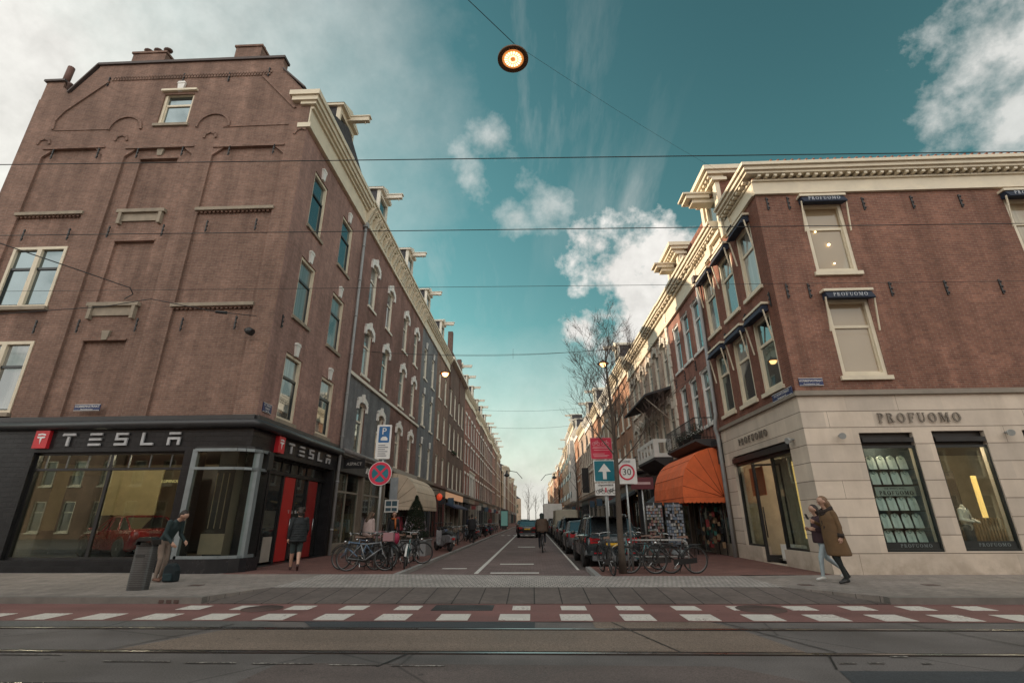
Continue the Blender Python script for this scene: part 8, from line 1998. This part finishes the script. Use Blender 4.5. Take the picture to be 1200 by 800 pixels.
# companion half hidden behind her
J = standing(pelvis=(0, 0, 0.94), chest=(0.01, 0, 1.28), neck=(0.02, 0, 1.46), head=(0.06, 0, 1.58), ell=(0.0, 0.24, 1.12), elr=(0.0, -0.23, 1.10), wrl=(0.22, 0.20, 1.15), wrr=(0.24, -0.10, 1.16),
             knl=(0.16, 0.09, 0.52), knr=(-0.08, -0.09, 0.50), anl=(0.20, 0.09, 0.11), anr=(-0.42, -0.08, 0.22), tol=(0.35, 0.10, 0.05), tor=(-0.32, -0.09, 0.09))
secs2 = [((0.0, 0, 1.43), 0.09, 0.13), ((0.01, 0, 1.38), 0.14, 0.19), ((0.01, 0, 1.2), 0.15, 0.20), ((0.02, 0, 1.0), 0.16, 0.20), ((0.02, 0, 0.86), 0.17, 0.21), ((0.02, 0, 0.855), 0.15, 0.19)]
person((7.0, 13.05, ZP), 180, 'person in plum jacket, pale jeans and white sneakers behind the camel coat', J,
       dict(top=C_('plum_jacket', (0.045, 0.022, 0.028)), leg=C_('pale_jeans', (0.34, 0.40, 0.43)), shoe=plain('white_sneaker', (0.6, 0.6, 0.58), 0.5)), 0.012, HB, 'long', coat=skirt(secs2, MATS['cloth_plum_jacket'], 'jacket'), scale=0.99)
# cyclist riding away
def cyc():
    b = place(BIKES[2], 0.44, 25.9, 90, 'black bicycle ridden by the cyclist in the middle of the street', None, 0, z=0.025)
    J = dict(pelvis=(-0.24, 0, 1.00), chest=(-0.10, 0, 1.36), neck=(-0.04, 0, 1.52), head=(0.0, 0, 1.64), shl=(-0.06, 0.20, 1.46), shr=(-0.06, -0.20, 1.46), ell=(0.02, 0.30, 1.22), elr=(0.02, -0.30, 1.22), wrl=(0.16, 0.27, 1.06), wrr=(0.16, -0.27, 1.06),
             hpl=(-0.22, 0.10, 0.95), hpr=(-0.22, -0.10, 0.95), knl=(0.14, 0.13, 0.66), knr=(0.16, -0.13, 0.82), anl=(0.02, 0.14, 0.25), anr=(-0.12, -0.14, 0.48), tol=(0.14, 0.15, 0.20), tor=(0.0, -0.15, 0.44))
    secs = [((-0.06, 0, 1.53), 0.09, 0.12), ((-0.07, 0, 1.47), 0.16, 0.22), ((-0.10, 0, 1.35), 0.19, 0.25), ((-0.14, 0, 1.2), 0.19, 0.25), ((-0.19, 0, 1.05), 0.20, 0.26), ((-0.23, 0, 0.93), 0.20, 0.25)]
    JK = C_('brown_jacket', (0.075, 0.048, 0.032))
    person((0.44, 25.9, 0.025), 90, 'cyclist in a brown jacket and dark cap riding away down the street', J, dict(top=JK, leg=C_('dark_jeans', (0.02, 0.022, 0.03)), shoe=BLACK), 0.014, plain('dark_cap', (0.015, 0.025, 0.022), 0.8), 'hood', coat=skirt(secs, JK, 'jacket'), scale=1.0, build=1.15, hands=False)
cyc()
# people on the left pavement
person((-6.35, 20.0, ZP), 60, 'person in a pale pinkish jacket seen from behind among the bicycles on the left', standing(head=(0.06, 0, 1.58)), dict(top=C_('pale_pink_jacket', (0.42, 0.33, 0.31)), leg=C_('dark_trouser', (0.03, 0.03, 0.035)), shoe=BLACK), 0.016, plain('hair_brown', (0.08, 0.05, 0.03), 0.7), 'long', build=1.2, hands=False,
       coat=skirt([((0.0, 0, 1.44), 0.09, 0.13), ((0, 0, 1.39), 0.16, 0.22), ((0, 0, 1.2), 0.18, 0.24), ((0, 0, 0.98), 0.18, 0.24), ((0, 0, 0.84), 0.19, 0.25)], MATS['cloth_pale_pink_jacket'], 'jacket'))
def scarf(col):
    def fn(t, J):
        m = MB(); m.torus((0.02, 0, 1.46), 0.085, 0.035, 'z', 14, 6); m.path([(0.12, 0.04, 1.46), (0.16, 0.06, 1.25), (0.15, 0.07, 1.05)], [0.035, 0.045, 0.04], 6); m.build('scarf', col, t)
    return fn
person((-6.05, 22.4, ZP), -70, 'person in black coat with orange scarf facing the road behind the parking sign post', standing(), dict(top=C_('coat_black', (0.015, 0.015, 0.017)), leg=MATS['cloth_dark_trouser'], shoe=BLACK), 0.016, HB, 'long', coat=scarf(C_('orange_scarf', (0.42, 0.12, 0.03))), hands=False)
person((-3.95, 33.6, ZP), 80, 'dark clothed figure standing on the pale kerb beside the left bicycle row', standing(), dict(top=MATS['cloth_coat_black'], leg=MATS['cloth_coat_black'], shoe=BLACK), 0.02, HB, 'short', hands=False, face=False, coat=skirt([((0, 0, 1.44), 0.09, 0.13), ((0, 0, 1.38), 0.15, 0.21), ((0, 0, 1.1), 0.17, 0.22), ((0, 0, 0.75), 0.18, 0.23)], MATS['cloth_coat_black'], 'coat'))
sil = [(-5.9, 48, 'dark_blue', (0.02, 0.03, 0.06), 'walker in dark blue near the lantern shop on the left pavement'), (-6.4, 58, 'greyish', (0.12, 0.12, 0.12), 'walker in grey below the lit fascia on the left pavement'), (-5.8, 70, 'maroon', (0.12, 0.02, 0.02), 'walker in maroon far down the left pavement'), (-5.2, 84, 'blackish', (0.02, 0.02, 0.02), 'farthest dark walker near the advertising panel'), (5.6, 33, 'greenish', (0.03, 0.05, 0.04), 'walker in dark green on the right pavement beyond the bicycles'), (5.9, 50, 'tan', (0.25, 0.18, 0.1), 'walker in tan coat far down the right pavement')]
for k, (x, y, nm, c, lab) in enumerate(sil):
    person((x, y, ZP), [80, -95, 85, 80, -90, 88][k], lab, standing(knl=(0.1, 0.1, 0.5), anl=(0.2, 0.1, 0.1), tol=(0.35, 0.1, 0.04), anr=(-0.15, -0.1, 0.12), tor=(0, -0.1, 0.04)), dict(top=C_(nm, c), leg=MATS['cloth_dark_trouser'], shoe=BLACK), 0.026, HB, 'short', hands=False, face=False, group='walkers far down the pavements', build=1.15)
# shop mannequin in the right display window (headless, dressed)
t = empty('mannequin', (11.62, YR + 0.9, 0.3), 'headless mannequin in white shirt, tie and dark trousers in the right display window', 'mannequin')
SHW = C_('shirt_white', (0.62, 0.60, 0.55)); mx_ = 12.28; yy_ = YR + 0.85
P_ = [((0, 0, 0.98), (0, 0, 1.1), 0.11, 0.115, 1, ((0, 1, 0), 1.3)), ((0, 0, 1.1), (0, 0, 1.38), 0.115, 0.12, 1, ((0, 1, 0), 1.45)), ((0, 0, 1.38), (0, 0, 1.54), 0.1, 0.05, 1), ((0, 0.19, 1.44), (0.02, 0.28, 1.18), 0.06, 0.05, 1), ((0.02, 0.28, 1.18), (0.22, 0.18, 1.1), 0.05, 0.04, 1), ((0, -0.19, 1.44), (0.0, -0.27, 1.18), 0.06, 0.05, 1), ((0.0, -0.27, 1.18), (0.2, -0.1, 1.12), 0.05, 0.04, 1),
      ((0, 0.09, 0.95), (0.02, 0.1, 0.1), 0.09, 0.06, 2), ((0, -0.09, 0.95), (0.02, -0.1, 0.1), 0.09, 0.06, 2), ((0, 0.09, 0.97), (0, -0.09, 0.97), 0.1, 0.1, 2)]
bo = body(t, P_, [SHW, SHW, C_('grey_trousers', (0.06, 0.065, 0.075))], 0.014, 'dressed_figure'); t.rotation_euler.z = R(-60)
m = MB(); t.location = (0, 0, 0); m.hexa([(0.125, -0.03, 1.05), (0.14, -0.03, 1.05), (0.14, 0.03, 1.05), (0.125, 0.03, 1.05), (0.09, -0.018, 1.5), (0.10, -0.018, 1.5), (0.10, 0.018, 1.5), (0.09, 0.018, 1.5)]); m.build('necktie', plain('tie_grey', (0.08, 0.09, 0.1), 0.6), t); t.location = (mx_, yy_, 0.28)
